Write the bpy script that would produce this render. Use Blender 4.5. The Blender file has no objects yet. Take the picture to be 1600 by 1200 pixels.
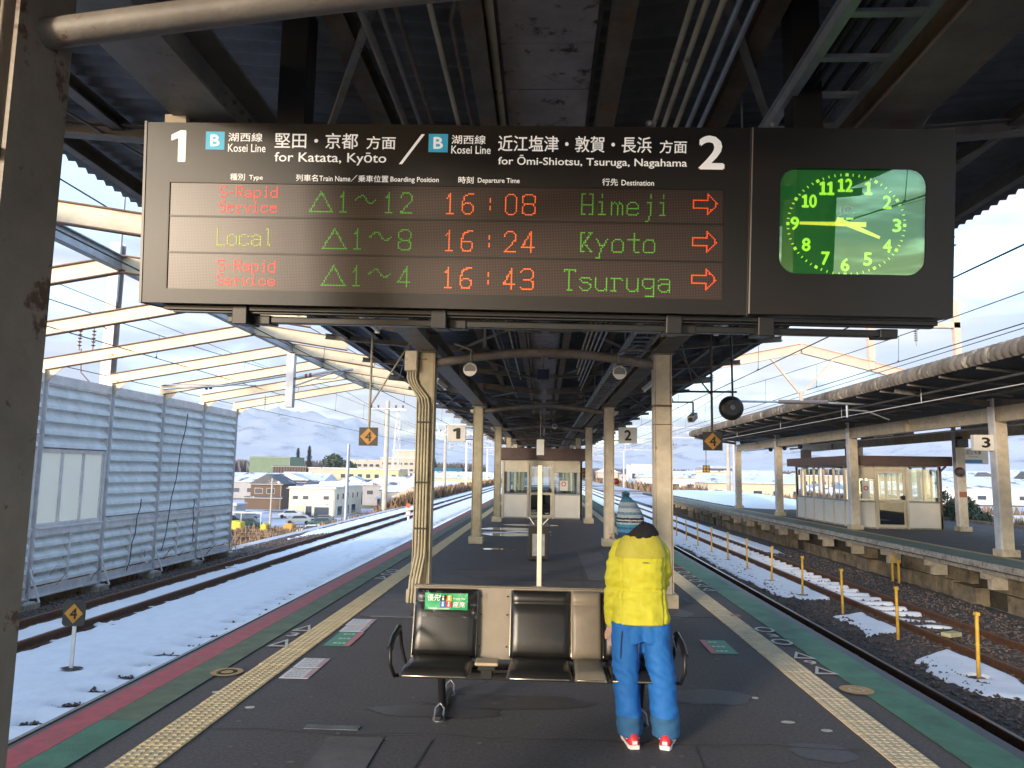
import bpy, bmesh, math, random
import numpy as np
from mathutils import Vector, Matrix, noise
random.seed(7); rng = np.random.default_rng(7)
R = math.radians; PI = math.pi
SC = bpy.context.scene; COL = SC.collection

# ---------------------------------------------------------------- camera
cd = bpy.data.cameras.new('camera'); cam = bpy.data.objects.new('camera', cd); COL.objects.link(cam)
cd.sensor_width = 36; cd.lens = 36*1150/1600; cd.clip_start = 0.05; cd.clip_end = 40000
def _cam():
    F = 1150.0
    d = Vector(((849-800)/F, (739-600)/F, 1.0)).normalized()
    hr = Vector((math.cos(R(.9)), math.sin(R(.9)), 0))
    up = hr.cross(d).normalized()
    if up.y > 0: up = -up
    x = d.cross(up)
    if x.x < 0: x = -x
    rows = [x, d, up]                                   # world axes seen from the camera (x right, y down, z forward)
    right = Vector([r.x for r in rows]); down = Vector([r.y for r in rows]); fwd = Vector([r.z for r in rows])
    m = Matrix((right, -down, -fwd)).transposed().to_4x4()
    m.translation = Vector((0, 0, 1.7)); return m
cam.matrix_world = _cam(); SC.camera = cam

# ---------------------------------------------------------------- light, sky, exposure
SUN_AZ, SUN_EL = 213.0, 9.5            # compass style: 0 = +Y, 90 = +X ; the sun stands behind and left of the camera
SKY, SUN, EXPO = 0.15, 0.75, 2.75
sdir = Vector((math.sin(R(SUN_AZ))*math.cos(R(SUN_EL)), math.cos(R(SUN_AZ))*math.cos(R(SUN_EL)), math.sin(R(SUN_EL))))
ld = bpy.data.lights.new('sun', 'SUN'); ld.energy = SUN; ld.angle = R(10); ld.color = (1, .84, .66)
lo = bpy.data.objects.new('sun', ld); COL.objects.link(lo); lo.rotation_euler = sdir.to_track_quat('Z', 'Y').to_euler(); lo.location = (0, -20, 40)
W = bpy.data.worlds.new('World'); SC.world = W; W.use_nodes = True
def world():
    nt = W.node_tree; n = nt.nodes; l = nt.links; n.clear()
    def N(t, **k):
        x = n.new(t)
        for a, b in k.items(): setattr(x, a, b)
        return x
    out = N('ShaderNodeOutputWorld'); sky = N('ShaderNodeTexSky', sky_type='NISHITA', sun_disc=False)
    sky.sun_elevation = R(SUN_EL); sky.sun_rotation = R(SUN_AZ); sky.air_density = 1; sky.dust_density = .6; sky.ozone_density = 2.2
    b1 = N('ShaderNodeBackground'); b1.inputs[1].default_value = SKY; l.new(sky.outputs[0], b1.inputs[0])
    tc = N('ShaderNodeTexCoord'); sep = N('ShaderNodeSeparateXYZ'); l.new(tc.outputs['Generated'], sep.inputs[0])
    def M(op, a, b=None, c=None):
        x = N('ShaderNodeMath', operation=op)
        for i, v in enumerate((a, b, c)):
            if v is None: continue
            if isinstance(v, (int, float)): x.inputs[i].default_value = v
            else: l.new(v, x.inputs[i])
        return x.outputs[0]
    z = M('MAXIMUM', sep.outputs[2], 0.0); dz = M('ADD', z, .13)
    u = M('DIVIDE', sep.outputs[0], dz); v = M('DIVIDE', sep.outputs[1], dz)
    cb = N('ShaderNodeCombineXYZ'); l.new(u, cb.inputs[0]); l.new(v, cb.inputs[1])
    def noise_(sc, det, rough, off, vec=None, sx=1, sy=1):
        mp = N('ShaderNodeMapping'); mp.inputs['Location'].default_value = off; mp.inputs['Scale'].default_value = (sx, sy, 1)
        l.new(vec or cb.outputs[0], mp.inputs[0])
        x = N('ShaderNodeTexNoise'); x.inputs['Scale'].default_value = sc; x.inputs['Detail'].default_value = det
        x.inputs['Roughness'].default_value = rough; x.inputs['Distortion'].default_value = .25
        l.new(mp.outputs[0], x.inputs['Vector']); return x.outputs['Fac']
    a = noise_(1.15, 9, .58, (3.1, 1.7, 0))
    bnd = noise_(1.0, 6, .55, (0, 0, 4.0), tc.outputs['Generated'], 2.2, 2.2)
    b = M('MULTIPLY_ADD', z, -.20, .17)                 # more cloud towards the horizon
    s = M('ADD', a, b)
    mr = N('ShaderNodeMapRange', interpolation_type='SMOOTHSTEP'); l.new(s, mr.inputs[0])
    mr.inputs[1].default_value = .47; mr.inputs[2].default_value = .70
    # lavender undersides against cream tops
    st = N('ShaderNodeMapping'); l.new(tc.outputs['Generated'], st.inputs[0]); st.inputs['Scale'].default_value = (2.0, 2.0, 11.0)
    nb = N('ShaderNodeTexNoise'); l.new(st.outputs[0], nb.inputs['Vector']); nb.inputs['Scale'].default_value = 1.1; nb.inputs['Detail'].default_value = 6
    m2 = N('ShaderNodeMapRange', interpolation_type='SMOOTHSTEP'); l.new(nb.outputs['Fac'], m2.inputs[0]); m2.inputs[1].default_value = .45; m2.inputs[2].default_value = .57
    cm = N('ShaderNodeMix', data_type='RGBA'); l.new(m2.outputs[0], cm.inputs[0])
    cm.inputs[6].default_value = (.60, .65, .82, 1); cm.inputs[7].default_value = (1.08, .95, .84, 1)
    b2 = N('ShaderNodeBackground'); b2.inputs[1].default_value = .168; l.new(cm.outputs[2], b2.inputs[0])
    mx = N('ShaderNodeMixShader'); l.new(M('MULTIPLY', mr.outputs[0], .92), mx.inputs[0]); l.new(b1.outputs[0], mx.inputs[1]); l.new(b2.outputs[0], mx.inputs[2])
    l.new(mx.outputs[0], out.inputs[0])
world()
vs = SC.view_settings; vs.view_transform = 'Standard'; vs.look = 'None'; vs.exposure = EXPO; vs.gamma = 1; vs.use_curve_mapping = False
SC.cycles.max_bounces = 8; SC.cycles.diffuse_bounces = 4; SC.cycles.transparent_max_bounces = 24; SC.cycles.glossy_bounces = 4
SC.cycles.use_denoising = True; SC.cycles.sample_clamp_indirect = 6
SC.cycles.volume_bounces = 0

# ---------------------------------------------------------------- materials
MATS = {}
def mat(name, col, rough=.6, metal=0, var=.12, scale=6, col2=None, mix2=.5, scale2=2, soft2=.12, bump=0, bscale=60, spec=.5, coord='w', emit=None, coat=0, stretch=(1, 1, 1)):
    """procedural paint/stone/etc.: base colour broken by two octaves of world noise, an optional second colour (rust, dirt) in patches"""
    if name in MATS: return MATS[name]
    m = bpy.data.materials.new(name); m.use_nodes = True; MATS[name] = m
    nt = m.node_tree; n = nt.nodes; l = nt.links; p = n['Principled BSDF']
    p.inputs['Roughness'].default_value = rough; p.inputs['Metallic'].default_value = metal; p.inputs['Specular IOR Level'].default_value = spec
    p.inputs['Coat Weight'].default_value = coat; p.inputs['Coat Roughness'].default_value = .15
    if coord == 'w': g = n.new('ShaderNodeNewGeometry').outputs['Position']
    else: g = n.new('ShaderNodeTexCoord').outputs['Object']
    mp = n.new('ShaderNodeMapping'); mp.inputs['Scale'].default_value = stretch; l.new(g, mp.inputs[0]); g = mp.outputs[0]
    t = n.new('ShaderNodeTexNoise'); t.inputs['Scale'].default_value = scale; t.inputs['Detail'].default_value = 7; t.inputs['Roughness'].default_value = .65; l.new(g, t.inputs['Vector'])
    r = n.new('ShaderNodeMapRange'); l.new(t.outputs['Fac'], r.inputs[0]); r.inputs[1].default_value = .3; r.inputs[2].default_value = .7
    r.inputs[3].default_value = 1-var*1.6; r.inputs[4].default_value = 1+var
    c = n.new('ShaderNodeMix'); c.data_type = 'RGBA'; c.blend_type = 'MULTIPLY'; c.inputs[0].default_value = 1
    c.inputs[6].default_value = (*col, 1); l.new(r.outputs[0], c.inputs[7]); outc = c.outputs[2]
    if col2:
        t2 = n.new('ShaderNodeTexNoise'); t2.inputs['Scale'].default_value = scale2; t2.inputs['Detail'].default_value = 9; t2.inputs['Roughness'].default_value = .7; l.new(g, t2.inputs['Vector'])
        r2 = n.new('ShaderNodeMapRange'); r2.interpolation_type = 'SMOOTHSTEP'; l.new(t2.outputs['Fac'], r2.inputs[0]); r2.inputs[1].default_value = mix2; r2.inputs[2].default_value = mix2+soft2
        c2 = n.new('ShaderNodeMix'); c2.data_type = 'RGBA'; l.new(r2.outputs[0], c2.inputs[0]); l.new(outc, c2.inputs[6]); c2.inputs[7].default_value = (*col2, 1); outc = c2.outputs[2]
    l.new(outc, p.inputs['Base Color'])
    if bump:
        t3 = n.new('ShaderNodeTexNoise'); t3.inputs['Scale'].default_value = bscale; t3.inputs['Detail'].default_value = 5; l.new(g, t3.inputs['Vector'])
        b = n.new('ShaderNodeBump'); b.inputs['Strength'].default_value = bump; b.inputs['Distance'].default_value = .01; l.new(t3.outputs['Fac'], b.inputs['Height']); l.new(b.outputs[0], p.inputs['Normal'])
    if emit:
        p.inputs['Emission Color'].default_value = (*emit[0], 1); p.inputs['Emission Strength'].default_value = emit[1]
    return m
def plain(name, col, rough=.5, emit=0, metal=0):
    if name in MATS: return MATS[name]
    m = bpy.data.materials.new(name); m.use_nodes = True; MATS[name] = m; p = m.node_tree.nodes['Principled BSDF']
    p.inputs['Base Color'].default_value = (*col, 1); p.inputs['Roughness'].default_value = rough; p.inputs['Metallic'].default_value = metal
    if emit: p.inputs['Emission Color'].default_value = (*col, 1); p.inputs['Emission Strength'].default_value = emit
    return m
def glass(name, tint=(.9, .95, .95), refl=.12, rough=.02, rc=(1, 1, 1)):
    if name in MATS: return MATS[name]
    m = bpy.data.materials.new(name); m.use_nodes = True; MATS[name] = m; nt = m.node_tree; n = nt.nodes; l = nt.links; n.clear()
    o = n.new('ShaderNodeOutputMaterial'); t = n.new('ShaderNodeBsdfTransparent'); t.inputs[0].default_value = (*tint, 1)
    g = n.new('ShaderNodeBsdfGlossy'); g.inputs[0].default_value = (*rc, 1); g.inputs['Roughness'].default_value = rough; f = n.new('ShaderNodeFresnel'); f.inputs[0].default_value = 1.5
    a = n.new('ShaderNodeMath'); a.operation = 'ADD'; a.use_clamp = True; l.new(f.outputs[0], a.inputs[0]); a.inputs[1].default_value = refl
    x = n.new('ShaderNodeMixShader'); l.new(a.outputs[0], x.inputs[0]); l.new(t.outputs[0], x.inputs[1]); l.new(g.outputs[0], x.inputs[2]); l.new(x.outputs[0], o.inputs[0])
    return m
CREAM = mat('cream_paint', (.58, .50, .37), .5, var=.16, scale=5, col2=(.24, .15, .09), mix2=.62, scale2=3.5, soft2=.07, bump=.15, bscale=30)
CREAM2 = mat('cream_paint_dirty', (.50, .42, .29), .55, var=.22, scale=3, col2=(.17, .085, .04), mix2=.60, scale2=4, soft2=.1, bump=.2, bscale=30)
OLIVE = mat('olive_cream_paint', (.40, .35, .23), .5, var=.18, scale=4, col2=(.20, .11, .05), mix2=.66, scale2=5, soft2=.06, bump=.15, bscale=30)
BROWNP = mat('grimy_brown_paint', (.20, .182, .16), .55, var=.2, scale=4, col2=(.13, .055, .025), mix2=.62, scale2=7, soft2=.05, bump=.2, bscale=40)
DARKST = mat('dark_grimy_steel', (.15, .138, .125), .6, var=.3, scale=3, col2=(.12, .055, .028), mix2=.58, scale2=5, soft2=.14, bump=.2, bscale=40)
RUSTY = mat('rusty_purlin', (.13, .10, .07), .7, var=.3, scale=5, col2=(.17, .075, .03), mix2=.48, scale2=6, soft2=.2, bump=.3, bscale=40)
ROOFU = mat('dark_roof_sheet', (.125, .130, .145), .55, var=.3, scale=2, col2=(.05, .046, .045), mix2=.54, scale2=1.2, soft2=.3, metal=.2)
BOARDM = mat('stained_ceiling_board', (.36, .305, .29), .9, var=.2, scale=3, col2=(.06, .048, .04), mix2=.54, scale2=7, soft2=.12, bump=.2, bscale=50)
GALV = mat('galvanised_steel', (.33, .36, .40), .45, metal=.5, var=.15, scale=8)
WALLP = mat('pale_blue_wall_paint', (.66, .70, .70), .45, var=.14, scale=3, col2=(.42, .36, .29), mix2=.60, scale2=5, soft2=.14, stretch=(1, 1, .22))
WALLF = mat('grey_wall_frame', (.62, .61, .61), .45, var=.14, scale=4, col2=(.33, .21, .13), mix2=.65, scale2=6, soft2=.06)
BLACKP = mat('black_plastic', (.018, .017, .018), .42, var=.2, scale=4)
BLACKM = plain('black_metal', (.009, .009, .010), .45)
CONC = mat('concrete', (.36, .31, .25), .85, var=.25, scale=5, col2=(.13, .105, .08), mix2=.55, scale2=2.5, soft2=.2, bump=.4, bscale=40)
WHITEP = mat('white_paint', (.78, .76, .70), .45, var=.06, scale=6)
SIGNW = mat('sign_white', (.72, .70, .64), .4, var=.04, scale=6)
BLACKL = plain('black_lettering', (.012, .012, .012), .5)

# ---------------------------------------------------------------- mesh helpers
ORG = {}
class MB:
    def __init__(s): s.v = []; s.f = []; s.sm = []
    def add(s, vs_, fs, smooth=False):
        k = len(s.v); s.v += [tuple(v) for v in vs_]; s.f += [tuple(i+k for i in f) for f in fs]; s.sm += [smooth]*len(fs); return s
    def box(s, x0, x1, y0, y1, z0, z1):
        return s.add([(x0,y0,z0),(x1,y0,z0),(x1,y1,z0),(x0,y1,z0),(x0,y0,z1),(x1,y0,z1),(x1,y1,z1),(x0,y1,z1)],
                     [(3,2,1,0),(4,5,6,7),(0,1,5,4),(1,2,6,5),(2,3,7,6),(3,0,4,7)])
    def bar(s, p, q, w, h, up=(0,0,1)):
        p = Vector(p); q = Vector(q); d = (q-p).normalized(); u = Vector(up)
        if abs(d.dot(u)) > .99: u = Vector((0,1,0))
        a = d.cross(u).normalized()*w/2; b = a.cross(d).normalized()*h/2
        vs_ = [c+i*a+j*b for c in (p, q) for i, j in ((-1,-1),(1,-1),(1,1),(-1,1))]
        return s.add(vs_, [(0,1,2,3),(7,6,5,4),(0,4,5,1),(1,5,6,2),(2,6,7,3),(3,7,4,0)])
    def tube(s, pts, r, n=8, cap=True, closed=False):
        pts = [Vector(p) for p in pts]; m = len(pts); rs = r if isinstance(r, (list, tuple)) else [r]*m
        k = len(s.v); ref = None; rings = []
        for i, p in enumerate(pts):
            if closed: d = (pts[(i+1) % m]-pts[i-1])
            else: d = (pts[min(i+1, m-1)]-pts[max(i-1, 0)])
            d.normalize()
            if ref is None: ref = Vector((0,0,1)) if abs(d.z) < .9 else Vector((1,0,0))
            a = (ref-d*ref.dot(d)).normalized(); ref = a; b = d.cross(a)
            rings.append([p+(a*math.cos(2*PI*j/n)+b*math.sin(2*PI*j/n))*rs[i] for j in range(n)])
        vs_ = [v for rg in rings for v in rg]; fs = []
        for i in range(m if closed else m-1):
            for j in range(n):
                a0 = i*n+j; a1 = i*n+(j+1) % n; b0 = ((i+1) % m)*n+j; b1 = ((i+1) % m)*n+(j+1) % n
                fs.append((a0, a1, b1, b0))
        s.add(vs_, fs, True)
        if cap and not closed:
            s.add(rings[0], [tuple(reversed(range(n)))]); s.add(rings[-1], [tuple(range(n))])
        return s
    def prism(s, poly, axis, a, b):
        """poly of 2-D points extruded between a and b along axis (0 x, 1 y, 2 z)"""
        def P(u, v, w): return {0: (w, u, v), 1: (u, w, v), 2: (u, v, w)}[axis]
        n = len(poly)
        return s.add([P(u, v, a) for u, v in poly]+[P(u, v, b) for u, v in poly],
                     [tuple(range(n)), tuple(reversed(range(n, 2*n)))]+[(i, i+n, (i+1) % n+n, (i+1) % n) for i in range(n)])
    def loft(s, rings, smooth=True, cap=True):
        n = len(rings[0]); vs_ = [v for r in rings for v in r]; fs = []
        for i in range(len(rings)-1):
            for j in range(n): fs.append((i*n+j, i*n+(j+1) % n, (i+1)*n+(j+1) % n, (i+1)*n+j))
        s.add(vs_, fs, smooth)
        if cap: s.add(rings[0], [tuple(reversed(range(n)))], smooth); s.add(rings[-1], [tuple(range(n))], smooth)
        return s
    def ball(s, c, r, seg=12, ring=8):
        c = Vector(c); rr = r if isinstance(r, (tuple, list)) else (r, r, r); rings = []
        for i in range(1, ring):
            t = PI*i/ring; rings.append([(c.x+rr[0]*math.sin(t)*math.cos(2*PI*j/seg), c.y+rr[1]*math.sin(t)*math.sin(2*PI*j/seg), c.z-rr[2]*math.cos(t)) for j in range(seg)])
        s.loft(rings, True, False)
        k = (c.x, c.y, c.z-rr[2]); q = (c.x, c.y, c.z+rr[2])
        s.add([k]+rings[0], [(0, 1+(j+1) % seg, 1+j) for j in range(seg)], True); s.add([q]+rings[-1], [(0, 1+j, 1+(j+1) % seg) for j in range(seg)], True)
        return s
    def xf(s, m):
        s.v = [tuple(m @ Vector(v)) for v in s.v]; return s
    def mesh(s, name='m', org=(0,0,0)):
        me = bpy.data.meshes.new(name); o = org
        me.from_pydata([(v[0]-o[0], v[1]-o[1], v[2]-o[2]) for v in s.v], [], s.f)
        me.polygons.foreach_set('use_smooth', s.sm); me.update(); return me
    def build(s, name, m, parent=None, bevel=0, org=None):
        o = org if org is not None else (ORG.get(parent.name, (0,0,0)) if parent else (0,0,0))
        me = s.mesh(name, o); me.materials.append(m); ob = bpy.data.objects.new(name, me); COL.objects.link(ob)
        if parent: ob.parent = parent; ORG[ob.name] = o
        elif org is not None: ob.location = org; ORG[ob.name] = tuple(org)
        if bevel:
            b = ob.modifiers.new('b', 'BEVEL'); b.width = bevel; b.segments = 2; b.limit_method = 'ANGLE'; b.angle_limit = R(40)
        return ob
def tag(o, label=None, cat=None, group=None, kind=None):
    if label: o['label'] = label
    if cat: o['category'] = cat
    if group: o['group'] = group
    if kind: o['kind'] = kind
    return o
def thing(name, label, cat, loc=(0,0,0), group=None):
    o = bpy.data.objects.new(name, None); COL.objects.link(o); o.location = loc; o.empty_display_size = .1; ORG[o.name] = tuple(loc)
    return tag(o, label, cat, group)
def struct(mb, name, m, label=None):
    return tag(mb.build(name, m), label, None, None, 'structure')
def piece(me, name, parent, loc, m=None, rot=None, scale=None):
    """one more part sharing the mesh me; loc in world"""
    if m and not me.materials: me.materials.append(m)
    o = bpy.data.objects.new(name, me); COL.objects.link(o); o.parent = parent; g = ORG.get(parent.name, (0,0,0))
    o.location = (loc[0]-g[0], loc[1]-g[1], loc[2]-g[2])
    if rot: o.rotation_euler = rot
    if scale: o.scale = scale
    ORG[o.name] = tuple(loc)
    return o
KIDS = {}
def copy_tree(o, loc=None, parent=None):
    c = o.copy(); COL.objects.link(c); c.parent = parent
    if loc is not None: c.location = loc; ORG[c.name] = tuple(loc)
    else: ORG[c.name] = ORG.get(parent.name, (0,0,0)) if parent else (0,0,0)
    for ch in [x for x in list(COL.objects) if x.parent == o]: copy_tree(ch, None, c)
    return c
def ibeam(mb, p, q, w, h, t=.012):
    """I section from p to q, p and q on the centre line"""
    p = Vector(p); q = Vector(q); d = (q-p).normalized(); u = Vector((0,0,1))
    if abs(d.z) > .9: u = Vector((0,1,0))
    b = d.cross(u).normalized().cross(d).normalized()
    mb.bar(p+b*(h/2-t/2), q+b*(h/2-t/2), w, t, u); mb.bar(p-b*(h/2-t/2), q-b*(h/2-t/2), w, t, u); mb.bar(p, q, t, h-2*t, u)
    return mb
# flat lettering: text turned to mesh, fitted to a rectangle, placed on a plane
ONE = [(.20,0),(.33,0),(.33,.68),(.23,.68),(.06,.585),(.06,.47),(.20,.535)]
ONES = [(.06,0),(.46,0),(.46,.085),(.33,.085),(.33,.68),(.23,.68),(.06,.60),(.06,.52),(.20,.535),(.20,.085),(.06,.085)]
def _raw(s):
    c = bpy.data.curves.new('t', 'FONT'); c.body = s; c.size = 1; c.extrude = 0; c.resolution_u = 3
    o = bpy.data.objects.new('t', c); COL.objects.link(o)
    dg = bpy.context.evaluated_depsgraph_get(); me = bpy.data.meshes.new_from_object(o.evaluated_get(dg))
    co = [v.co[:2] for v in me.vertices]; fs = [tuple(p.vertices) for p in me.polygons]
    bpy.data.objects.remove(o); bpy.data.curves.remove(c); bpy.data.meshes.remove(me); return co, fs
def text_mb(s, x0, x1, y0, y1, fat=0., serif=False):
    """lettering fitted to a rectangle; strokes are thickened by laying slightly shifted copies on each other"""
    if s.isdigit() and '1' in s:
        co, fs, cur = [], [], 0
        for ch in s:
            if ch == '1': c_, f_ = (ONES if serif else ONE), [tuple(range(len(ONES if serif else ONE)))]
            else: c_, f_ = _raw(ch)
            mn = min(p[0] for p in c_); k = len(co); co += [(p[0]-mn+cur, p[1]) for p in c_]; fs += [tuple(i+k for i in q) for q in f_]; cur = max(p[0] for p in co)+.07
    else: co, fs = _raw(s)
    co = np.array(co); lo_, hi = co.min(0), co.max(0); sx = (x1-x0)/(hi[0]-lo_[0]); sy = (y1-y0)/(hi[1]-lo_[1])
    mb = MB(); d = fat*.6
    offs = [(0, 0)] if not fat else [(0, 0), (d, 0), (-d, 0), (0, d), (0, -d)]
    for i, (ox, oy) in enumerate(offs): mb.add([((x-lo_[0]+ox)*sx+x0, (y-lo_[1]+oy)*sy+y0, i*.00025) for x, y in co], fs)
    return mb
def rect(x0, x1, y0, y1): return MB().add([(x0,y0,0),(x1,y0,0),(x1,y1,0),(x0,y1,0)], [(0,1,2,3)])
def onfloor(mb, x, y, z=.0, rz=0): return mb.xf(Matrix.Translation((x, y, z)) @ Matrix.Rotation(rz, 4, 'Z'))
def onwall(mb, x, y, z, rz=0):
    """text plane stood upright, facing -Y when rz=0"""
    return mb.xf(Matrix.Translation((x, y, z)) @ Matrix.Rotation(rz, 4, 'Z') @ Matrix.Rotation(PI/2, 4, 'X'))
def rrect(w, h, r, n=6):
    pts = []
    for cx, cy, a0 in ((w/2-r, h/2-r, 0), (-w/2+r, h/2-r, PI/2), (-w/2+r, -h/2+r, PI), (w/2-r, -h/2+r, 1.5*PI)):
        for i in range(n+1): a = a0+PI/2*i/n; pts.append((cx+r*math.cos(a), cy+r*math.sin(a)))
    return pts
# ================================================================ GROUND
def fbm(x, y, s, o=0, oct_=4): return noise.fractal(Vector((x*s, y*s, o)), .9, 2.0, oct_)
def sstep(a, b, x):
    t = min(1, max(0, (x-a)/(b-a))); return t*t*(3-2*t)
def grid_mesh(xs, ys, fz, smooth=True):
    mb = MB(); nx = len(xs); vs_ = [(x, y, fz(x, y)) for y in ys for x in xs]
    fs = [(j*nx+i, j*nx+i+1, (j+1)*nx+i+1, (j+1)*nx+i) for j in range(len(ys)-1) for i in range(nx-1)]
    return mb.add(vs_, fs, smooth)
def terr(x, y):
    z = -1.16
    if x < -11: z = -1.16-(5.84)*sstep(-11, -21, x) if False else -1.16-5.84*sstep(0, 1, (-11-x)/10)
    if x > 17.5: z = -1.16-2.3*sstep(0, 1, (x-17.5)/7)
    return z
SNOWG = mat('snowy_fields', (.50, .52, .58), .9, var=.1, scale=.05, col2=(.20, .14, .085), mix2=.5, scale2=.045, soft2=.06)
xs = [-6000,-3500,-2000,-1200,-800,-500,-300,-200,-140,-100,-80,-65,-52,-42,-34,-28,-24,-21,-19,-17,-15.5,-14,-12.8,-11.8,-11,-10,0,9,17.5,19,20.5,22,24.5,28,34,45,60,90,130,200,300,500,800,1300,2200,3500,6000]
ys = [-60,-30,-10,0,10,20,30,40,50,65,80,100,130,170,220,300,400,550,800,1200,1900,3000,4500,6500,9000]
struct(grid_mesh(xs, ys, terr), 'ground', SNOWG)
BALL = mat('ballast', (.085, .07, .06), .95, var=.5, scale=14, col2=(.14, .085, .055), mix2=.5, scale2=2, soft2=.2, bump=1, bscale=25)
def ysteps(a, b, k, mn=.04):
    o = [a]
    while o[-1] < b: o.append(o[-1]+max(mn, k*abs(o[-1])))
    return o
# ballast beds
def bed_l(x, y): return -1.10+.03*fbm(x, y, 6, 2, 3)-.05*sstep(-9.6, -10.4, x)
struct(grid_mesh(np.arange(-10.9, -3.1, .12), ysteps(1, 140, .01, .1), bed_l), 'ballast_bed', BALL)
def bed_r(x, y): return -1.09+.035*fbm(x, y, 6, 5, 3)+.05*math.exp(-((x-5.75)/.5)**2)
struct(grid_mesh(np.arange(2.9, 9.9, .12), ysteps(2, 140, .01, .1), bed_r), 'ballast_bed', BALL)
# loose ballast stones on the near beds
def stones(n, xr, yr, fz, s0, s1, m, name):
    V = []; F = []; base = np.array([(1,0,0),(-1,0,0),(0,1,0),(0,-1,0),(0,0,.7),(0,0,-.7)]); tri = [(0,2,4),(2,1,4),(1,3,4),(3,0,4),(2,0,5),(1,2,5),(3,1,5),(0,3,5)]
    for i in range(n):
        x = rng.uniform(*xr); y = yr[0]+(yr[1]-yr[0])*rng.random()**1.7; s = rng.uniform(s0, s1)
        q = base*s*rng.uniform(.6, 1.3, (6, 1))+rng.normal(0, s*.12, (6, 3)); a = rng.uniform(0, 6.28); ca, sa = math.cos(a), math.sin(a)
        q = np.stack([q[:,0]*ca-q[:,1]*sa+x, q[:,0]*sa+q[:,1]*ca+y, q[:,2]+fz(x, y)+s*.25], 1); k = len(V); V += q.tolist(); F += [(a_+k, b_+k, c_+k) for a_, b_, c_ in tri]
    mb = MB(); mb.add(V, F); return tag(mb.build(name, m), None, None, None, 'stuff')
STONE = mat('ballast_stone', (.15, .12, .105), .9, var=.6, scale=18, col2=(.20, .115, .07), mix2=.52, scale2=3, soft2=.1)
stones(15000, (4.9, 9.6), (6.5, 30), bed_r, .018, .04, STONE, 'ballast_gravel')
stones(5200, (-10.7, -9.1), (9, 34), bed_l, .018, .04, STONE, 'ballast_gravel')
stones(1800, (-5.7, -5.1), (4.5, 24), bed_l, .02, .04, STONE, 'ballast_gravel')

# ================================================================ TRACKS
RAILM = mat('rusty_rail', (.13, .062, .032), .7, metal=.3, var=.3, scale=20)
RAILT = mat('polished_rail_head', (.42, .40, .38), .28, metal=.9, var=.15, scale=20)
RAILR = mat('rusted_rail_head', (.24, .11, .055), .6, metal=.3, var=.25, scale=15)
SLP = mat('weathered_sleeper', (.13, .088, .06), .9, var=.35, scale=6, bump=.4)
def rail_prof(x): return [(x-.064,-1.10),(x+.064,-1.10),(x+.064,-1.088),(x+.012,-1.07),(x+.012,-.995),(x+.033,-.985),(x+.033,-.956),(x+.026,-.95),(x-.026,-.95),(x-.033,-.956),(x-.033,-.985),(x-.012,-.995),(x-.012,-1.07),(x-.064,-1.088)]
def track(xc, label, y0, y1, shiny, sleepers, ys0=3, zoff=0):
    t = thing('railway_track', label, 'railway track', (xc, 0, -1.1)); t['kind'] = 'structure'
    for s in (-1, 1):
        r = MB().prism([(a, b) for a, b in rail_prof(xc+s*.5335)], 1, y0, y1).build('rail', RAILM, t)
        x = xc+s*.5335; MB().box(x-.024, x+.024, y0, y1, -.9495, -.947).build('rail_head', RAILT if shiny else RAILR, r)
    if sleepers:
        me = MB().box(-1.03, 1.03, -.105, .105, -.08, 0).mesh('sleeper'); me.materials.append(SLP)
        for i in range(sleepers):
            piece(me, 'sleeper', t, (xc+rng.uniform(-.02, .02), ys0+i*.6, -1.082+rng.uniform(-.006, .004)), rot=(0, 0, rng.uniform(-.012, .012)))
    return t
track(-4.57, 'track under snow directly beside platform one on the left side', -6, 300, True, 60, 2)
track(-8.41, 'second track out from platform one, rusty rails lying in snow below the steel wall', -6, 300, False, 80, 4)
track(4.43, 'track directly beside the green edge of platform two with one shiny rail', -6, 300, True, 60, 2)
track(7.30, 'rust-brown track beside platform three with snow between its sleepers', -6, 300, False, 110, 6)

# ================================================================ SNOW
SNOW = mat('snow', (.93, .93, .94), .8, var=.04, scale=3, bump=.6, bscale=14, col2=(.84, .84, .87), mix2=.60, scale2=5, soft2=.15)
def _snow():
    p = MATS['snow'].node_tree.nodes['Principled BSDF']; p.inputs['Subsurface Weight'].default_value = 0
_snow()
def snow_l(x, y):
    z = -1.01+.022*fbm(x, y, .9, 1)+.009*fbm(x, y, 5, 3)
    ph = (y-2) % .6
    # dips along the sleeper ends of the hidden near track and along the wall
    d = math.exp(-((x+5.47-.12*fbm(x, y, 1.1, 4))/.20)**2)*math.exp(-(((y/.6) % 1-.5)/.24)**2)*(.20+.14*fbm(x, y, 1.3, 7))
    z -= max(0, d)
    if x > -5.15: z -= .05
    # beside the rails of the second track: notched between the sleepers
    for xr in (-7.8765, -8.9435):
        z -= (.10 if abs(x-xr) < .16 else 0)*sstep(.22, .06, abs(x-xr))*(.75+.6*math.sin(y/.6*2*PI))
    z -= .22*sstep(-9.15, -9.45, x+.12*fbm(x, y, .8, 5))*sstep(34, 26, y+3*fbm(x, y, .2, 5))
    if x < -10.4: z -= .3
    z -= .055*sstep(-7.2, -7.6, x)
    z += .006*fbm(x, y, 14, 17, 2)
    z += .06*fbm(x, y, 3.5, 11)*sstep(.35, .6, fbm(x, y, .35, 13))
    return z
struct(grid_mesh(np.concatenate([np.arange(-10.7, -6.2, .06), np.arange(-6.2, -4.9, .03), np.arange(-4.9, -3.2, .2)]), ysteps(3, 160, .0065, .05), snow_l), 'snow', SNOW)
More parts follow.
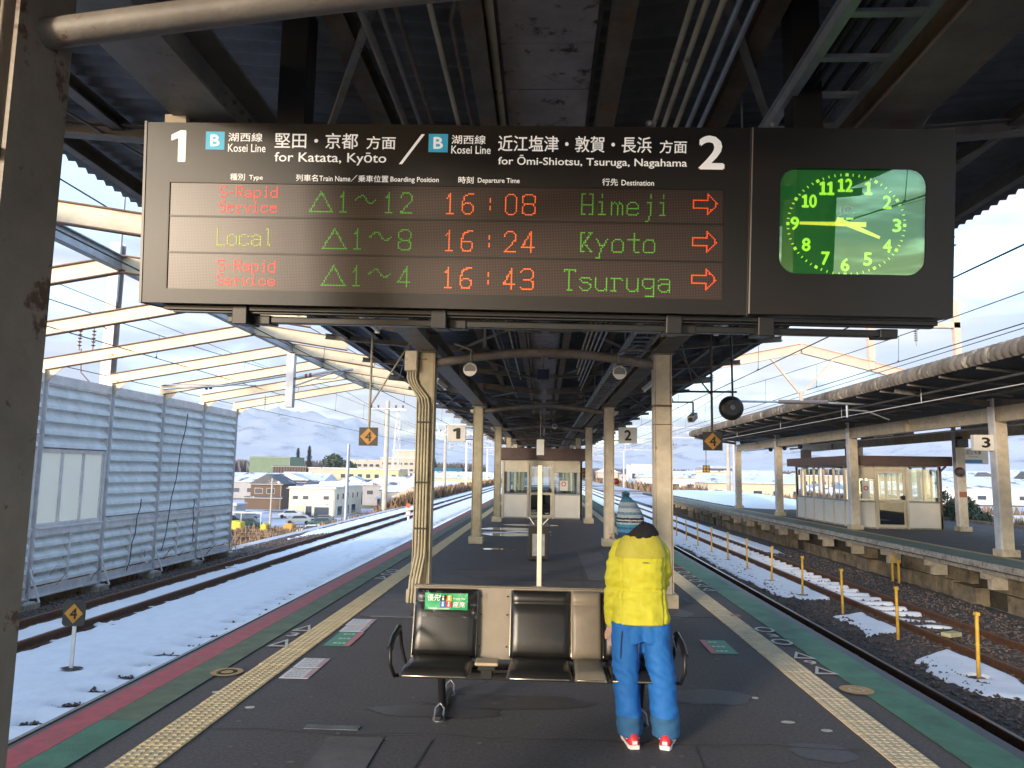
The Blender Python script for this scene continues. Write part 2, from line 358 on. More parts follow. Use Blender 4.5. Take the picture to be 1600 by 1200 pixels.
def snow_r(x, y):
    e = .25*fbm(x, y, .8, 21, 2)+.05*fbm(x, y, 3, 22, 2)
    # the strip of snow between the two right-hand tracks, broken in three
    l = 5.42+.10*math.sin(y*.5)-.35*sstep(20, 34, y); r = 6.62
    m = sstep(l-.05, l+.3, x+e)*sstep(r+.05, r-.1, x+e*.6)
    gap = max(math.exp(-((y-12.95-(x-6)*.9)/.75)**2), math.exp(-((y-16.4-(x-6)*.7)/.85)**2))
    m *= 1-sstep(.25, .6, gap+e*.25)
    m *= sstep(9.6, 10.1, y+e)
    if y > 17.6: m = max(m, sstep(l-.05, l+.12, x+e*.5)*sstep(r+.02, r-.05, x))
    # between rails of the rusty track: only between the sleepers
    if 6.85 < x < 7.75:
        b = 1-abs(((y-6)/.6) % 1-.5)*2          # 1 midway between sleepers, 0 on one
        b = abs((((y-6)/.6)+.5) % 1-.5)*2
        m = sstep(.45, .75, b)*sstep(12.4, 16, y+4*e)*sstep(.1, .3, .62+e*.8)
        if y > 24: m = max(m, sstep(24, 34, y)*.7)
    if x > 7.95: m = sstep(8.0, 8.3, x)*sstep(9.1, 8.8, x)*sstep(24, 30, y+6*e)
    if x < 5.3 and y > 40: m = .7
    ph = min([abs(y-(10.92+2.34*i)) for i in range(12)])
    if math.hypot(x-6.06, ph) < .13: m *= .2
    return -1.26+.245*m+.008*fbm(x, y, 2, 30)
struct(grid_mesh(np.arange(4.9, 9.3, .04), ysteps(6, 160, .004, .035), snow_r), 'snow', SNOW)

# ================================================================ MAIN PLATFORM
ASPH = mat('worn_asphalt', (.082, .073, .073), .75, var=.3, scale=40, col2=(.056, .052, .053), mix2=.48, scale2=1.1, soft2=.25, bump=.7, bscale=150)
ASPH2 = mat('asphalt_patch', (.110, .103, .103), .8, var=.2, scale=3, bump=.5, bscale=120)
DKASPH = mat('dark_asphalt', (.055, .049, .048), .45, var=.2, scale=4, bump=.2, bscale=120)
plat = thing('platform', 'island platform surface', None, (0, 0, 0)); del plat['label']; plat['kind'] = 'structure'
XL, XR = -3.22, 3.03
MB().box(XL, XR, -12, 90, -.26, 0).build('asphalt_deck', ASPH, plat)
MB().box(XL+.3, XR-.3, -12, 90, -1.3, -.262).build('platform_wall', CONC, plat)
# edge copings
cop = MB()
for s, x in ((1, XL), (-1, XR)): cop.box(min(x, x+s*.1)-.0, max(x, x+s*.1), -12, 90, .001, .006)
cop.build('edge_nosing', mat('dark_edge_rubber', (.02, .02, .021), .5), plat)
RED = mat('red_edge_paint', (.36, .05, .055), .6, var=.2, scale=8, col2=(.20, .08, .07), mix2=.54, scale2=9, soft2=.1, bump=.3, bscale=90)
GRN = mat('worn_green_paint', (.105, .145, .08), .7, var=.25, scale=4, col2=(.07, .075, .06), mix2=.52, scale2=2.5, soft2=.2, bump=.4, bscale=100)
GRN2 = mat('green_paint', (.05, .17, .095), .65, var=.3, scale=3, col2=(.075, .095, .072), mix2=.53, scale2=1.2, soft2=.2, bump=.4, bscale=100)
MB().box(XL+.04, -2.95, -12, 90, .004, .010).build('red_strip', RED, plat)
MB().box(-2.949, -2.68, 5.05, 90, .004, .009).build('green_strip', GRN, plat)
MB().box(-2.949, -2.68, -12, 5.05, .004, .009).build('green_strip', GRN2, plat)
MB().box(2.56, 2.93, -12, 90, .004, .009).build('green_strip', GRN2, plat)
# patches, joints and darker, smoother blobs in the asphalt
def blob(cx, cy, rx, ry, z, seed, n=40, rz=0):
    pts = []
    for i in range(n):
        a = 2*PI*i/n; k = 1+.32*noise.noise(Vector((math.cos(a)*1.4+seed, math.sin(a)*1.4, seed*2)))+.1*noise.noise(Vector((math.cos(a)*5+seed, math.sin(a)*5, 1)))
        x, y = math.cos(a)*rx*k, math.sin(a)*ry*k; pts.append((cx+x*math.cos(rz)-y*math.sin(rz), cy+x*math.sin(rz)+y*math.cos(rz), z))
    return MB().add(pts, [tuple(range(n))])
blob(-.25, 5.72, .62, .17, .004, 3.3).build('dark_blob', DKASPH, plat)
blob(-.75, 5.45, .5, .12, .0045, 6.1).build('dark_blob', DKASPH, plat)
blob(-.75, 20.6, .9, .5, .004, 1.3).build('puddle', plain('puddle_water', (.02, .02, .022), .04), plat)
blob(-1.0, 22.6, .8, .55, .004, 2.3).build('puddle', MATS['puddle_water'], plat)
blob(-.3, 24.4, .9, .4, .004, 5.3).build('puddle', MATS['puddle_water'], plat)
blob(-1.0, 16.7, .35, .2, .004, 8.3).build('puddle', MATS['puddle_water'], plat)
blob(-.45, 21.7, .6, .3, .006, 4.2).build('snow_patch', SNOW, plat)
blob(-1.3, 21.2, .5, .2, .006, 9.2).build('snow_patch', SNOW, plat)
MB().box(.75, 1.25, 12.2, 16.5, .003, .006).build('asphalt_patch', ASPH2, plat)
MB().box(-1.35, -1.0, 4.2, 4.9, .003, .006).build('asphalt_patch', ASPH2, plat)
MB().box(-2.16, -1.55, 8.85, 10.4, .003, .006).build('asphalt_patch', ASPH2, plat)
DRAIN = mat('dull_grey_metal', (.11, .12, .125), .6, var=.3)
MB().box(-1.56, -1.2, 5.02, 5.10, .003, .007).build('joint_cover', DRAIN, plat)
MB().box(-2.0, -1.45, 8.78, 8.86, .003, .008).build('joint_cover', DRAIN, plat)
jt = MB()
for x0, x1, y in ((-2.15, 2.05, 4.96), (-2.6, -2.2, 9.0), (.6, 2.2, 9.2), (-1.5, 1.2, 13.1)): 
    pts = [(x0+(x1-x0)*i/14, y+.03*math.sin(i*1.7)+.02*fbm(i, y, .7)) for i in range(15)]
    for a, b in zip(pts, pts[1:]): jt.bar((a[0], a[1], .004), (b[0], b[1], .004), .009, .002)
for x, y0, y1 in ((-.74, 4.2, 4.9), (.93, 4.2, 4.95), (.62, 11.5, 13.0)): jt.bar((x, y0, .004), (x+.05, y1, .004), .007, .002)
jt.build('crack', mat('dark_crack', (.040, .037, .037), .9), plat)
gm = MB(); gd = MB()
for i in range(260):
    y = 3.6+14*rng.random()**1.5; x = rng.uniform(-2.15, 2.1); r_ = rng.uniform(.008, .022); b_ = blob(x, y, r_, r_*rng.uniform(.6, 1), .0032+.00001*i, i*.37, 9); (gm if i % 3 else gd).add(b_.v, b_.f)
tag(gm.build('gum_spots', mat('old_gum', (.15, .14, .14), .8), plat), None, None, None, 'stuff'); tag(gd.build('dark_spots', mat('oil_spot', (.05, .046, .046), .6), plat), None, None, None, 'stuff')
st_ = mat('faint_stain', (.074, .067, .067), .6, var=.2, scale=30)
for i, (x, y, a, b_) in enumerate(((.3, 7.4, .9, .25), (1.3, 6.0, .35, .2), (-.5, 9.2, .8, .3), (1.5, 9.5, .4, .4), (-.1, 12.3, 1.0, .35), (1.75, 4.9, .2, .15))): blob(x, y, a, b_, .0022+i*.0001, i*1.7+.3, 50).build('stain', st_, plat)
lt_ = mat('pale_wear', (.088, .083, .086), .8, var=.3, scale=30)
for i, (x, y, a, b_) in enumerate(((-1.5, 12, .3, .5),)): blob(x, y, a, b_, .0012+i*.0001, i*2.7+.9, 50).build('worn_patch', lt_, plat)
# ---- tactile paving: every tile by itself near the camera
TAC = mat('tactile_yellow', (.60, .46, .24), .65, var=.14, scale=7, col2=(.36, .29, .18), mix2=.55, scale2=9, soft2=.2, bump=.3, bscale=80)
TAC2 = mat('worn_tactile_beige', (.58, .48, .31), .7, var=.15, scale=7, col2=(.33, .28, .2), mix2=.55, scale2=9, soft2=.2, bump=.3, bscale=80)
def tac_tile(w, dots, bars=False):
    mb = MB(); h = w/2-.004
    mb.add([(-h,-h,0),(h,-h,0),(h,h,0),(-h,h,0),(-h,-h,.008),(h,-h,.008),(h,h,.008),(-h,h,.008)], [(4,5,6,7),(0,1,5,4),(1,2,6,5),(2,3,7,6),(3,0,4,7)])
    k = 5; s = w/k
    for i in range(k):
        for j in range(k):
            x = -w/2+(i+.5)*s; y = -w/2+(j+.5)*s; a, b = s*.30, s*.18
            mb.add([(x-a,y-a*.0-a,.008),(x+a,y-a,.008),(x+a,y+a,.008),(x-a,y+a,.008),(x-b,y-b,.0115),(x+b,y-b,.0115),(x+b,y+b,.0115),(x-b,y+b,.0115)], [(4,5,6,7),(0,1,5,4),(1,2,6,5),(2,3,7,6),(3,0,4,7)])
    return mb.mesh('tactile_tile')
for xc, m, w in ((-2.325, TAC, .275), (2.235, TAC2, .26)):
    me = tac_tile(w, 5); me.materials.append(m); i = 0; y = 1.2
    while y < 26:
        piece(me, 'tactile_tile', plat, (xc+rng.uniform(-.002, .002), y, rng.uniform(.0, .0015)), rot=(0, 0, rng.uniform(-.006, .006))); y += w
    far = MB()
    while y < 80: far.box(xc-w/2+.004, xc+w/2-.004, y-w/2+.004, y+w/2-.004, 0, .009); y += w
    tag(far.build('tactile_tile', m, plat), None, None, None, 'stuff')
# ---- floor markings (flat print)
PW = mat('worn_white_marking', (.55, .52, .46), .7, var=.15, scale=20, col2=(.2, .18, .16), mix2=.6, scale2=25, soft2=.08)
PO = mat('worn_orange_marking', (.42, .27, .10), .7, var=.15, scale=20, col2=(.15, .11, .07), mix2=.56, scale2=25, soft2=.08)
PG = mat('green_floor_sticker', (.06, .26, .16), .6, var=.1, scale=20, col2=(.2, .24, .2), mix2=.62, scale2=18, soft2=.1)
PP = mat('pink_marking', (.50, .16, .17), .6, var=.1, scale=20)
PWS = mat('white_floor_sticker', (.62, .62, .62), .6, var=.06, scale=20, col2=(.4, .38, .36), mix2=.62, scale2=18, soft2=.1)
def floor_text(s, x, y, w, h, m, rz=0, fat=.02, nm='marking'):
    onfloor(text_mb(s, -w/2, w/2, -h/2, h/2, fat), x, y, .0125, rz).build(nm, m, plat)
def ring(x, y, r0, r1, m, n=28, z=.0125):
    mb = MB(); v = [(x+r*math.cos(2*PI*i/n), y+r*math.sin(2*PI*i/n), z) for r in (r0, r1) for i in range(n)]
    mb.add(v, [(i, i+n, (i+1) % n+n, (i+1) % n) for i in range(n)]); mb.build('marking', m, plat)
# boarding marks, read from the platform: triangles and numbers turned to face the edge
for x, y, s in ((-2.53, 7.35, '△'), (-2.55, 7.72, '3'), (-2.53, 8.05, '△'), (-2.55, 11.9, '△')): floor_text(s, x, y, .2 if s == '△' else .1, .30 if s == '△' else .16, PW, 0, .03)
for y in (12.3, 12.7): floor_text('○', -2.55, y, .2, .26, PW, 0, .03)
for y, s in ((8.55, '○'), (8.25, '3'), (7.95, '○'), (7.40, '△'), (7.12, '6'), (6.86, '△'), (12.3, '○'), (12.8, '○'), (11.8, '△'), (11.4, '△'), (13.3, '○')): floor_text(s, 2.47, y, .2 if s in '○△' else .1, .26 if s in '○△' else .14, PW, PI if s in '36' and y < 8 else 0, .03)
ring(-2.62, 6.28, .085, .13, PO); ring(-2.62, 6.28, .0, .05, PO); ring(2.53, 6.27, .0, .13, PO); ring(2.53, 6.27, .05, .06, PW, z=.0135)
MB().box(2.30, 2.42, 9.3, 9.42, .0105, .0125).build('marking', mat('faded_red_marking', (.35, .15, .11), .7, var=.2, scale=20), plat)
MB().box(2.42, 2.60, 13.9, 14.05, .0105, .0125).build('marking', MATS['faded_red_marking'], plat)
for x, y, rx in ((-2.08, 5.42, .035), (1.72, 5.45, .045), (1.93, 5.3, .035), (1.65, 6.0, .025), (-2.47, 5.75, .035)): blob(x, y, rx, .03, .0035, x+y, 14).build('marking', PW, plat)
def sticker(x0, x1, y0, y1, kind):
    s = MB().box(x0, x1, y0, y1, .004, .006).build('floor_sticker', PWS if kind == 'w' else PG, plat)
    pz = .0075
    if kind == 'w':
        MB().add([(x1-.05,y0+.01,pz),(x1-.005,y0+.01,pz),(x1-.005,y1-.01,pz),(x1-.05,y1-.01,pz)], [(0,1,2,3)]).build('print', mat('faint_pink_print', (.50, .30, .31), .6), s)
        mb = MB()
        for i in range(5):
            yy = y0+.04+(y1-y0-.08)*i/4; a = x0+.03; 
            while a < x1-.08:
                b = min(a+rng.uniform(.012, .04), x1-.07); mb.add([(a,yy-.008,pz),(b,yy-.008,pz),(b,yy+.008,pz),(a,yy+.008,pz)], [(0,1,2,3)]); a = b+.012
        mb.build('print', mat('grey_print', (.33, .27, .27), .6), s)
    else:
        MB().add([(x1-.06,y0,pz),(x1,y0,pz),(x1,y1,pz),(x1-.06,y1,pz)] if x0 < 0 else [(x0,y0,pz),(x0+.06,y0,pz),(x0+.06,y1,pz),(x0,y1,pz)], [(0,1,2,3)]).build('print', PP, s)
        mb = MB()
        for i in range(3):
            yy = y0+.1+(y1-y0-.2)*i/2; a = x0+.07
            while a < x1-.09: b = a+rng.uniform(.02, .045); mb.add([(a,yy-.03,pz),(b,yy-.03,pz),(b,yy+.03,pz),(a,yy+.03,pz)], [(0,1,2,3)]); a = b+.012
        mb.build('print', mat('pale_print', (.45, .55, .42), .6), s)
sticker(-2.14, -1.90, 6.17, 6.47, 'w'); sticker(-2.14, -1.90, 6.50, 6.82, 'w')
sticker(-2.12, -1.86, 7.32, 7.92, 'g'); sticker(-2.14, -1.88, 7.95, 8.25, 'w'); sticker(-2.16, -1.89, 8.28, 8.62, 'w')
sticker(1.63, 1.89, 7.40, 7.98, 'g')
MB().box(1.95, 2.0, 10.2, 10.6, .003, .006).build('asphalt_patch', ASPH2, plat)
# ================================================================ MAIN CANOPY
FR = [2.2+7.9*k for k in range(-2, 8)]     # column frames
FR = [-13.6, -5.95, 1.98, 9.93, 17.95, 25.9, 33.9, 41.8, 49.7, 57.6]
CXL, CXR = -1.60, 1.58
Y0, Y1 = -14.0, 62.0
can = thing('platform_canopy', 'dark butterfly canopy over the island platform with cream columns and corrugated roof', 'canopy', (0, 0, 0))
RUSTG = mat('rusty_girder', (.15, .12, .095), .7, var=.25, scale=3, col2=(.15, .065, .03), mix2=.50, scale2=2.2, soft2=.12, bump=.4, bscale=40)
SHADEC = mat('shaded_rusty_column_paint', (.25, .21, .165), .5, var=.2, scale=3, col2=(.10, .05, .03), mix2=.57, scale2=4, soft2=.05, bump=.2, bscale=40)  # near columns' shade put into the base colour; the spots are rust
def roofz(x): return 3.86+.30*max(0, abs(x)-.26)/3.7
def roof_bay(y0, y1, side):
    xe = -3.9 if side < 0 else 4.1; n = max(8, int((y1-y0)/.13*6)); mb = MB(); xs_ = [side*.26, side*1.6, side*2.9, xe]
    v = []; 
    for i in range(n+1):
        y = y0+(y1-y0)*i/n; w = .042*abs(math.sin(PI*y/.13))-.02; 
        for x in xs_: v.append((x, y, roofz(x)+w+.03))
    m = 4; f = [(i*m+j, i*m+j+1, (i+1)*m+j+1, (i+1)*m+j) for i in range(n) for j in range(m-1)]
    mb.add(v, f, True)
    k = [(x, y, z+.012) for x, y, z in v]; mb.add(k, f, True)
    e = [(v[i*m+3], v[(i+1)*m+3], k[(i+1)*m+3], k[i*m+3]) for i in range(n)]
    for q in e: mb.add(q, [(0,1,2,3)])
    return mb
ys_ = list(np.linspace(Y0, Y1, 20))
for a, b in zip(ys_, ys_[1:]):
    for s in (-1, 1): roof_bay(a, b, s).build('roof_sheet', ROOFU, can)
# centre boarding (underside of the valley gutter)
me = MB().box(-.235, .235, -.222, .222, 0, .02).mesh('ceiling_board'); me.materials.append(BOARDM)
y = 1.0
while y < 24: piece(me, 'ceiling_board', can, (0, y, 3.845+rng.uniform(0, .004))); y += .45
fb = MB()
while y < 61.5: fb.box(-.235, .235, y-.222, y+.222, 3.845, 3.865); y += .45
y = .55
while y > -13.5: fb.box(-.235, .235, y-.222, y+.222, 3.845, 3.865); y -= .45
tag(fb.build('ceiling_board', BOARDM, can), None, None, None, 'stuff')
MB().box(-.26, .26, Y0, Y1, 3.87, 4.0).build('valley_gutter', DARKST, can)
# purlins
for x, w, h in ((-.34, .10, .12), (.34, .10, .12), (-1.0, .11, .10), (1.02, .11, .10), (-2.1, .08, .09), (2.15, .08, .09), (-2.9, .08, .09), (3.0, .08, .09), (-3.45, .07, .12), (3.62, .07, .12)):
    z = roofz(x)-.03-h/2; mb = MB(); mb.box(x-w/2, x+w/2, Y0, Y1, z+h/2-.012, z+h/2); s = 1 if x > 0 else -1
    mb.box(x-w/2, x-w/2+.012, Y0, Y1, z-h/2, z+h/2-.012); mb.box(x-w/2+.012, x+w/2, Y0, Y1, z-h/2, z-h/2+.012)
    mb.build('purlin', RUSTY if abs(x) < 1.5 else DARKST, can)
# longitudinal girders on the columns
for x in (CXL, CXR):
    g = MB(); ibeam(g, (x, Y0+.3, 3.46), (x, Y1-.3, 3.46), .27, .28, .016); g.build('girder', BROWNP if x < 0 else RUSTG, can)
    if x < 0: pass
    g = MB()
    for f in FR:
        for k in (-2.65, 0, 2.65):
            g.box(x-.13, x-.008, f+k-.006, f+k+.006, 3.34, 3.58); g.box(x+.008, x+.13, f+k-.006, f+k+.006, 3.34, 3.58)
    g.build('web_stiffener', BROWNP, can)['kind'] = 'stuff'
# splice plates with bolts on the girders
def splice(x, y, side):
    p = MB().box(x+side*.008 if side > 0 else x-.02, x+.02 if side > 0 else x-.008, y-.3, y+.3, 3.36, 3.56).build('splice_plate', BROWNP, can)
    b = MB()
    for i in range(6):
        for j in range(3): b.tube([(x+side*.02, y-.25+i*.1, 3.39+j*.07), (x+side*.034, y-.25+i*.1, 3.39+j*.07)], .012, 6)
    b.build('bolt', DARKST, p)['kind'] = 'stuff'
splice(CXL, 3.6, 1); splice(CXL, 7.4, 1); splice(CXR, 4.2, -1)
# rafters in every frame and twice between
allr = []
for a, b in zip(FR, FR[1:]): allr += [a, a+(b-a)/3, a+(b-a)*2/3]
allr.append(FR[-1])
for f in allr:
    main = f in FR; h = .14 if main else .09
    for s, xe in ((-1, -3.85), (1, 4.05)):
        mb = MB(); ibeam(mb, (s*.05, f, roofz(0)-.15-h/2+.03), (xe, f, roofz(xe)-.11-h/2+.03), .10, h, .01); mb.build('rafter', DARKST if abs(f) < 40 else DARKST, can)
# columns
col_me = {}
for f in FR:
    for s, x in ((-1, CXL), (1, CXR)):
        lab = None
        cm_ = SHADEC if f < 5 else OLIVE if s < 0 else CREAM; c = MB().box(x-.10, x+.10, f-.10, f+.10, 0, 3.315).build('column', cm_, can, .006)
        MB().box(x-.17, x+.17, f-.17, f+.17, .0, .17).build('column_base', CREAM2, c, .01)
        MB().box(x-.11, x+.11, f-.11, f+.11, 3.61, 3.86).build('column_head', DARKST, c)
        MB().box(x-.15, x+.15, f-.15, f+.15, 3.30, 3.317).build('cap_plate', BROWNP, c)
        fl = MB()
        for q in (-1, 1): fl.box(x+q*.112-.006, x+q*.112+.006, f-.115, f+.115, .18, 3.295)
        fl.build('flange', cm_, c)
    # arched tie between the two columns
    pts = [(CXL+.1+(CXR-CXL-.2)*i/14, f, 3.17+.16*math.sin(PI*i/14) if f != 1.98 else 2.965+.20*math.sin(.62*PI*i/14)) for i in range(15)]
    MB().tube(pts, .062 if f != 1.98 else .043, 12).build('arched_tie', BROWNP, can)
    # haunch brackets outwards under the eaves
    for s, x in ((-1, CXL), (1, CXR)):
        MB().bar((x+s*.13, f, 3.55), (x+s*1.5, f, roofz(x+s*1.5)-.18), .07, .08).build('bracket_strut', DARKST, can)
# wind bracing rods under the sheets
br = MB()
for a, b in zip(FR, FR[1:]):
    for s in (-1, 1):
        br.bar((s*.4, a+.2, 3.74), (s*1.5, a+(b-a)/3, 3.80), .035, .035); br.bar((s*1.5, a+(b-a)/3, 3.80), (s*.4, a+(b-a)*2/3, 3.74), .035, .035)
        br.tube([(s*1.75, a, 3.83), (s*3.6, b, 3.98)], .011, 6); br.tube([(s*3.6, a, 3.98), (s*1.75, b, 3.83)], .011, 6)
br.build('wind_brace', BROWNP, can)['kind'] = 'stuff'
# ---------------------------------------------------------------- conduits under the roof
def conduit(pts, r, label, m=BROWNP, n=8):
    return tag(MB().tube(pts, r, n).build('conduit', m), label, 'conduit', 'conduits running under the canopy')
conduit([(-.27, Y0, 3.80), (-.27, 40, 3.80)], .022, 'pipe hugging the left side of the stained boards along the ridge of the canopy', CREAM2)
conduit([(-.82, -6, 3.70), (-.82, 9.9, 3.70), (-.82, 9.9, 3.4)], .02, 'thick conduit just right of the left brown purlin under the roof')
conduit([(-.74, -6, 3.72), (-.74, 20, 3.72)], .014, 'thin conduit second from the left brown purlin, running straight back under the roof')
conduit([(-.67, -6, 3.72), (-.67, 14, 3.72)], .013, 'thin rusty conduit third from the left brown purlin under the roof', RUSTY)
conduit([(-.52, -6, 3.73), (-.52, 16, 3.73)], .014, 'lone conduit midway between the left purlin and the ridge boards', CREAM2)
conduit([(-.42, -6, 3.73), (-.42, 2.75, 3.73), (-.40, 2.95, 3.73), (-.44, 3.1, 3.73), (-.44, 12, 3.73)], .012, 'kinked brown conduit nearest the ridge boards on their left', RUSTY)
for i, (x, lab) in enumerate(((.66, 'leftmost'), (.72, 'second'), (.79, 'middle'), (.86, 'fourth'), (.93, 'rightmost'))):
    conduit([(x-.06, -6, 3.72), (x-.04, 2.55, 3.72), (x-.04, 14+i, 3.72)], .015, lab+' of five parallel conduits right of the ridge boards', CREAM2 if i < 3 else GALV)
conduit([(-1.25, 3.3, 3.30), (-1.22, 3.7, 3.36), (-1.0, 6, 3.6)], .018, 'black cable sagging behind the left hanger of the departure board', BLACKP)
# ---------------------------------------------------------------- cable ladder
cl = thing('cable_ladder', 'grey galvanised cable ladder hung along the right columns under the roof', 'cable ladder', (1.26, 0, 3.52))
for x in (1.10, 1.40): 
    r_ = MB(); r_.box(x-.004, x+.004, -8, 55, 3.40, 3.47); r_.box(x-.02, x+.02, -8, 55, 3.395, 3.399); r_.box(x-.02, x+.02, -8, 55, 3.471, 3.475); r_.build('side_rail', GALV, cl)
rung = MB().box(-.145, .145, -.018, .018, -.008, .008).mesh('rung'); rung.materials.append(GALV)
y = -1.0
while y < 52: piece(rung, 'rung', cl, (1.25, y, 3.415)); y += .30
cb_ = MB()
for i, x in enumerate((1.16, 1.20, 1.25, 1.33)): cb_.tube([(x+.01*math.sin(j*.9+i), -8+j*1.0, 3.437) for j in range(62)], .011, 6)
cb_.build('cable', BLACKP, cl)['kind'] = 'stuff'
hg = MB()
for y in np.arange(-6, 52, 2.0): hg.tube([(1.10, y, 3.42), (1.10, y, 3.9)], .006, 5); hg.tube([(1.40, y, 3.42), (1.40, y, 3.9)], .006, 5); hg.box(1.07, 1.43, y-.02, y+.02, 3.375, 3.394)
hg.build('hanger', GALV, cl)['kind'] = 'stuff'
# ---------------------------------------------------------------- fluorescent lamps beside the girders
LAMPW = mat('lamp_housing', (.62, .60, .54), .4, var=.08)
def lamp(x, y, z, name_label, grp, L=1.2, rz=0):
    t = thing('fluorescent_lamp', name_label, 'lamp', (x, y, z), grp)
    MB().box(x-.05, x+.05, y-L/2, y+L/2, z+.02, z+.055).build('housing', LAMPW, t)
    MB().tube([(x, y-L/2+.04, z), (x, y+L/2-.04, z)], .018, 8).build('tube', plain('lamp_tube', (.8, .8, .78), .3), t)
    e = MB(); e.box(x-.025, x+.025, y-L/2, y-L/2+.035, z-.03, z+.02); e.box(x-.025, x+.025, y+L/2-.035, y+L/2, z-.03, z+.02); e.build('end_cap', LAMPW, t)
    s = MB(); s.tube([(x, y-L/3, z+.055), (x, y-L/3, 3.8)], .008, 5); s.tube([(x, y+L/3, z+.055), (x, y+L/3, 3.8)], .008, 5); s.build('stem', BROWNP, t)
    return t
names = ['nearest', 'second', 'third', 'fourth', 'fifth', 'sixth']
for i, y in enumerate((7.7, 13.6, 20.2, 28, 36)):
    lamp(-1.93, y, 3.30, f'unlit tube lamp outside the left girder of the island canopy, {names[i]} from the camera', 'tube lamps along the left girder')
    lamp(1.93, y, 3.30, f'unlit tube lamp outside the right girder of the island canopy, {names[i]} from the camera', 'tube lamps along the right girder')
# ---------------------------------------------------------------- loudspeakers
def speaker(x, y, z, sx, label, dz=0):
    t = thing('loudspeaker', label, 'loudspeaker', (x, y, z), 'loudspeakers under the canopy')
    MB().tube([(x, y-.12, z-.05), (x, y-.115, z-.05), (x, y+.02, z), (x, y+.16, z+.03)], [.085, .082, .07, .045], 18).build('horn', WHITEP, t)
    MB().tube([(x, y-.125, z-.052), (x, y-.121, z-.051)], .07, 18).build('grille', plain('grey_grille', (.2, .2, .2), .6), t)
    MB().tube([(x, y+.02, z+.08), (x, y+.02, z+.22), (x+sx*.22, y+.02, z+.30)], .014, 6).build('mount', BROWNP, t)
speaker(-.93, 9.2, 3.02, -1, 'white horn loudspeaker hanging near the left column behind the departure board')
speaker(.93, 9.2, 3.0, 1, 'white horn loudspeaker hanging near the right column beside the cable ladder')
speaker(.35, 24, 3.25, 1, 'small distant loudspeaker hanging right of centre far down the canopy')
t = thing('junction_box', 'small dark blue box under the middle of the canopy between two columns', 'box', (-.02, 12.5, 3.32))
MB().box(-.12, .08, 12.4, 12.6, 3.28, 3.45).build('case', plain('dark_blue_paint', (.012, .02, .07), .5), t, .008); MB().bar((-.02, 12.5, 3.45), (-.02, 12.5, 3.86), .03, .03).build('stem', BROWNP, t)
for x in (-.4, .4):
    t = thing('emergency_lamp', 'small yellow lamp box under the canopy, %s of the pair beyond the departure board' % ('left' if x < 0 else 'right'), 'lamp box', (x, 8.3, 3.2))
    MB().box(x-.055, x+.055, 8.25, 8.33, 3.32, 3.39).build('case', plain('yellowed_plastic', (.38, .30, .05), .5), t, .005); MB().bar((x, 8.3, 3.39), (x, 8.3, 3.85), .015, .015).build('stem', BROWNP, t)

# ---------------------------------------------------------------- pipes on the near-left column, box and conduits on the second
def vpipe(x, y, z0, z1, r, label, m=CREAM):
    t = tag(MB().tube([(x, y, z0), (x, y, z1)], r, 10).build('pipe', m, None, 0, (x, y, z0)), label, 'pipe', 'pipes strapped to canopy columns')
    c = MB()
    for z in np.arange(z0+.3, z1-.1, .75): c.box(x-r-.02, x+r+.02, y-r-.006, y+r+.02, z-.015, z+.015)
    c.build('clamp', RUSTY, t); 
    k = MB()
    for z in (z0+1.1, z0+2.35): k.tube([(x, y, z-.05), (x, y, z+.05)], r+.008, 10)
    k.build('coupling', m, t); return t
vpipe(-1.545, 1.835, 0, 3.2, .024, 'cream pipe strapped to the near left column, closer to the camera side edge')
vpipe(-1.62, 1.835, 0, 3.2, .024, 'cream pipe strapped to the near left column, farther from the platform centre')
F2 = FR[3]
for i, (x, nm) in enumerate(((-1.665, 'leftmost'), (-1.625, 'second from left'), (-1.585, 'third from left'), (-1.545, 'rightmost'))):
    xs0 = -1.84+.035*i
    pts = [(xs0, F2-.14, 3.04), (xs0, F2-.14, 2.95), (xs0+.03, F2-.14, 2.86), (x-.02, F2-.14, 2.68), (x, F2-.14, 2.58), (x, F2-.14, .75), (x, F2-.16, .6), (x-.05, F2-.2, .3), (x-.07, F2-.2, .0)]
    t = tag(MB().tube(pts, .016, 8).build('conduit', OLIVE, None, 0, (x, F2, 0)), nm+' of four grey-green conduits curving down the second left column', 'conduit', 'conduits on the second left column')
    c = MB()
    for z in (.95, 1.55, 2.35): c.box(x-.021, x+.021, F2-.162, F2-.115, z-.012, z+.012)
    c.build('clamp', BLACKM, t)
t = thing('junction_box', 'cream metal junction box beside the top of the second left column', 'box', (-1.79, F2-.12, 3.05))
MB().box(-1.88, -1.71, F2-.2, F2-.08, 3.04, 3.31).build('case', CREAM, t, .006); MB().box(-1.87, -1.72, F2-.21, F2-.2, 3.05, 3.30).build('door', CREAM, t, .003)
MB().box(-1.72, -1.6, F2-.12, F2-.10, 3.2, 3.22).build('bracket', BROWNP, t)
# small red fixture and band on the right column
MB().box(CXR-.118, CXR+.118, F2-.12, F2+.12, 2.60, 2.625).build('strap', RUSTY, can)
MB().box(CXR-.118, CXR+.118, F2-.12, F2+.12, 2.36, 2.368).build('strap', RUSTY, can)

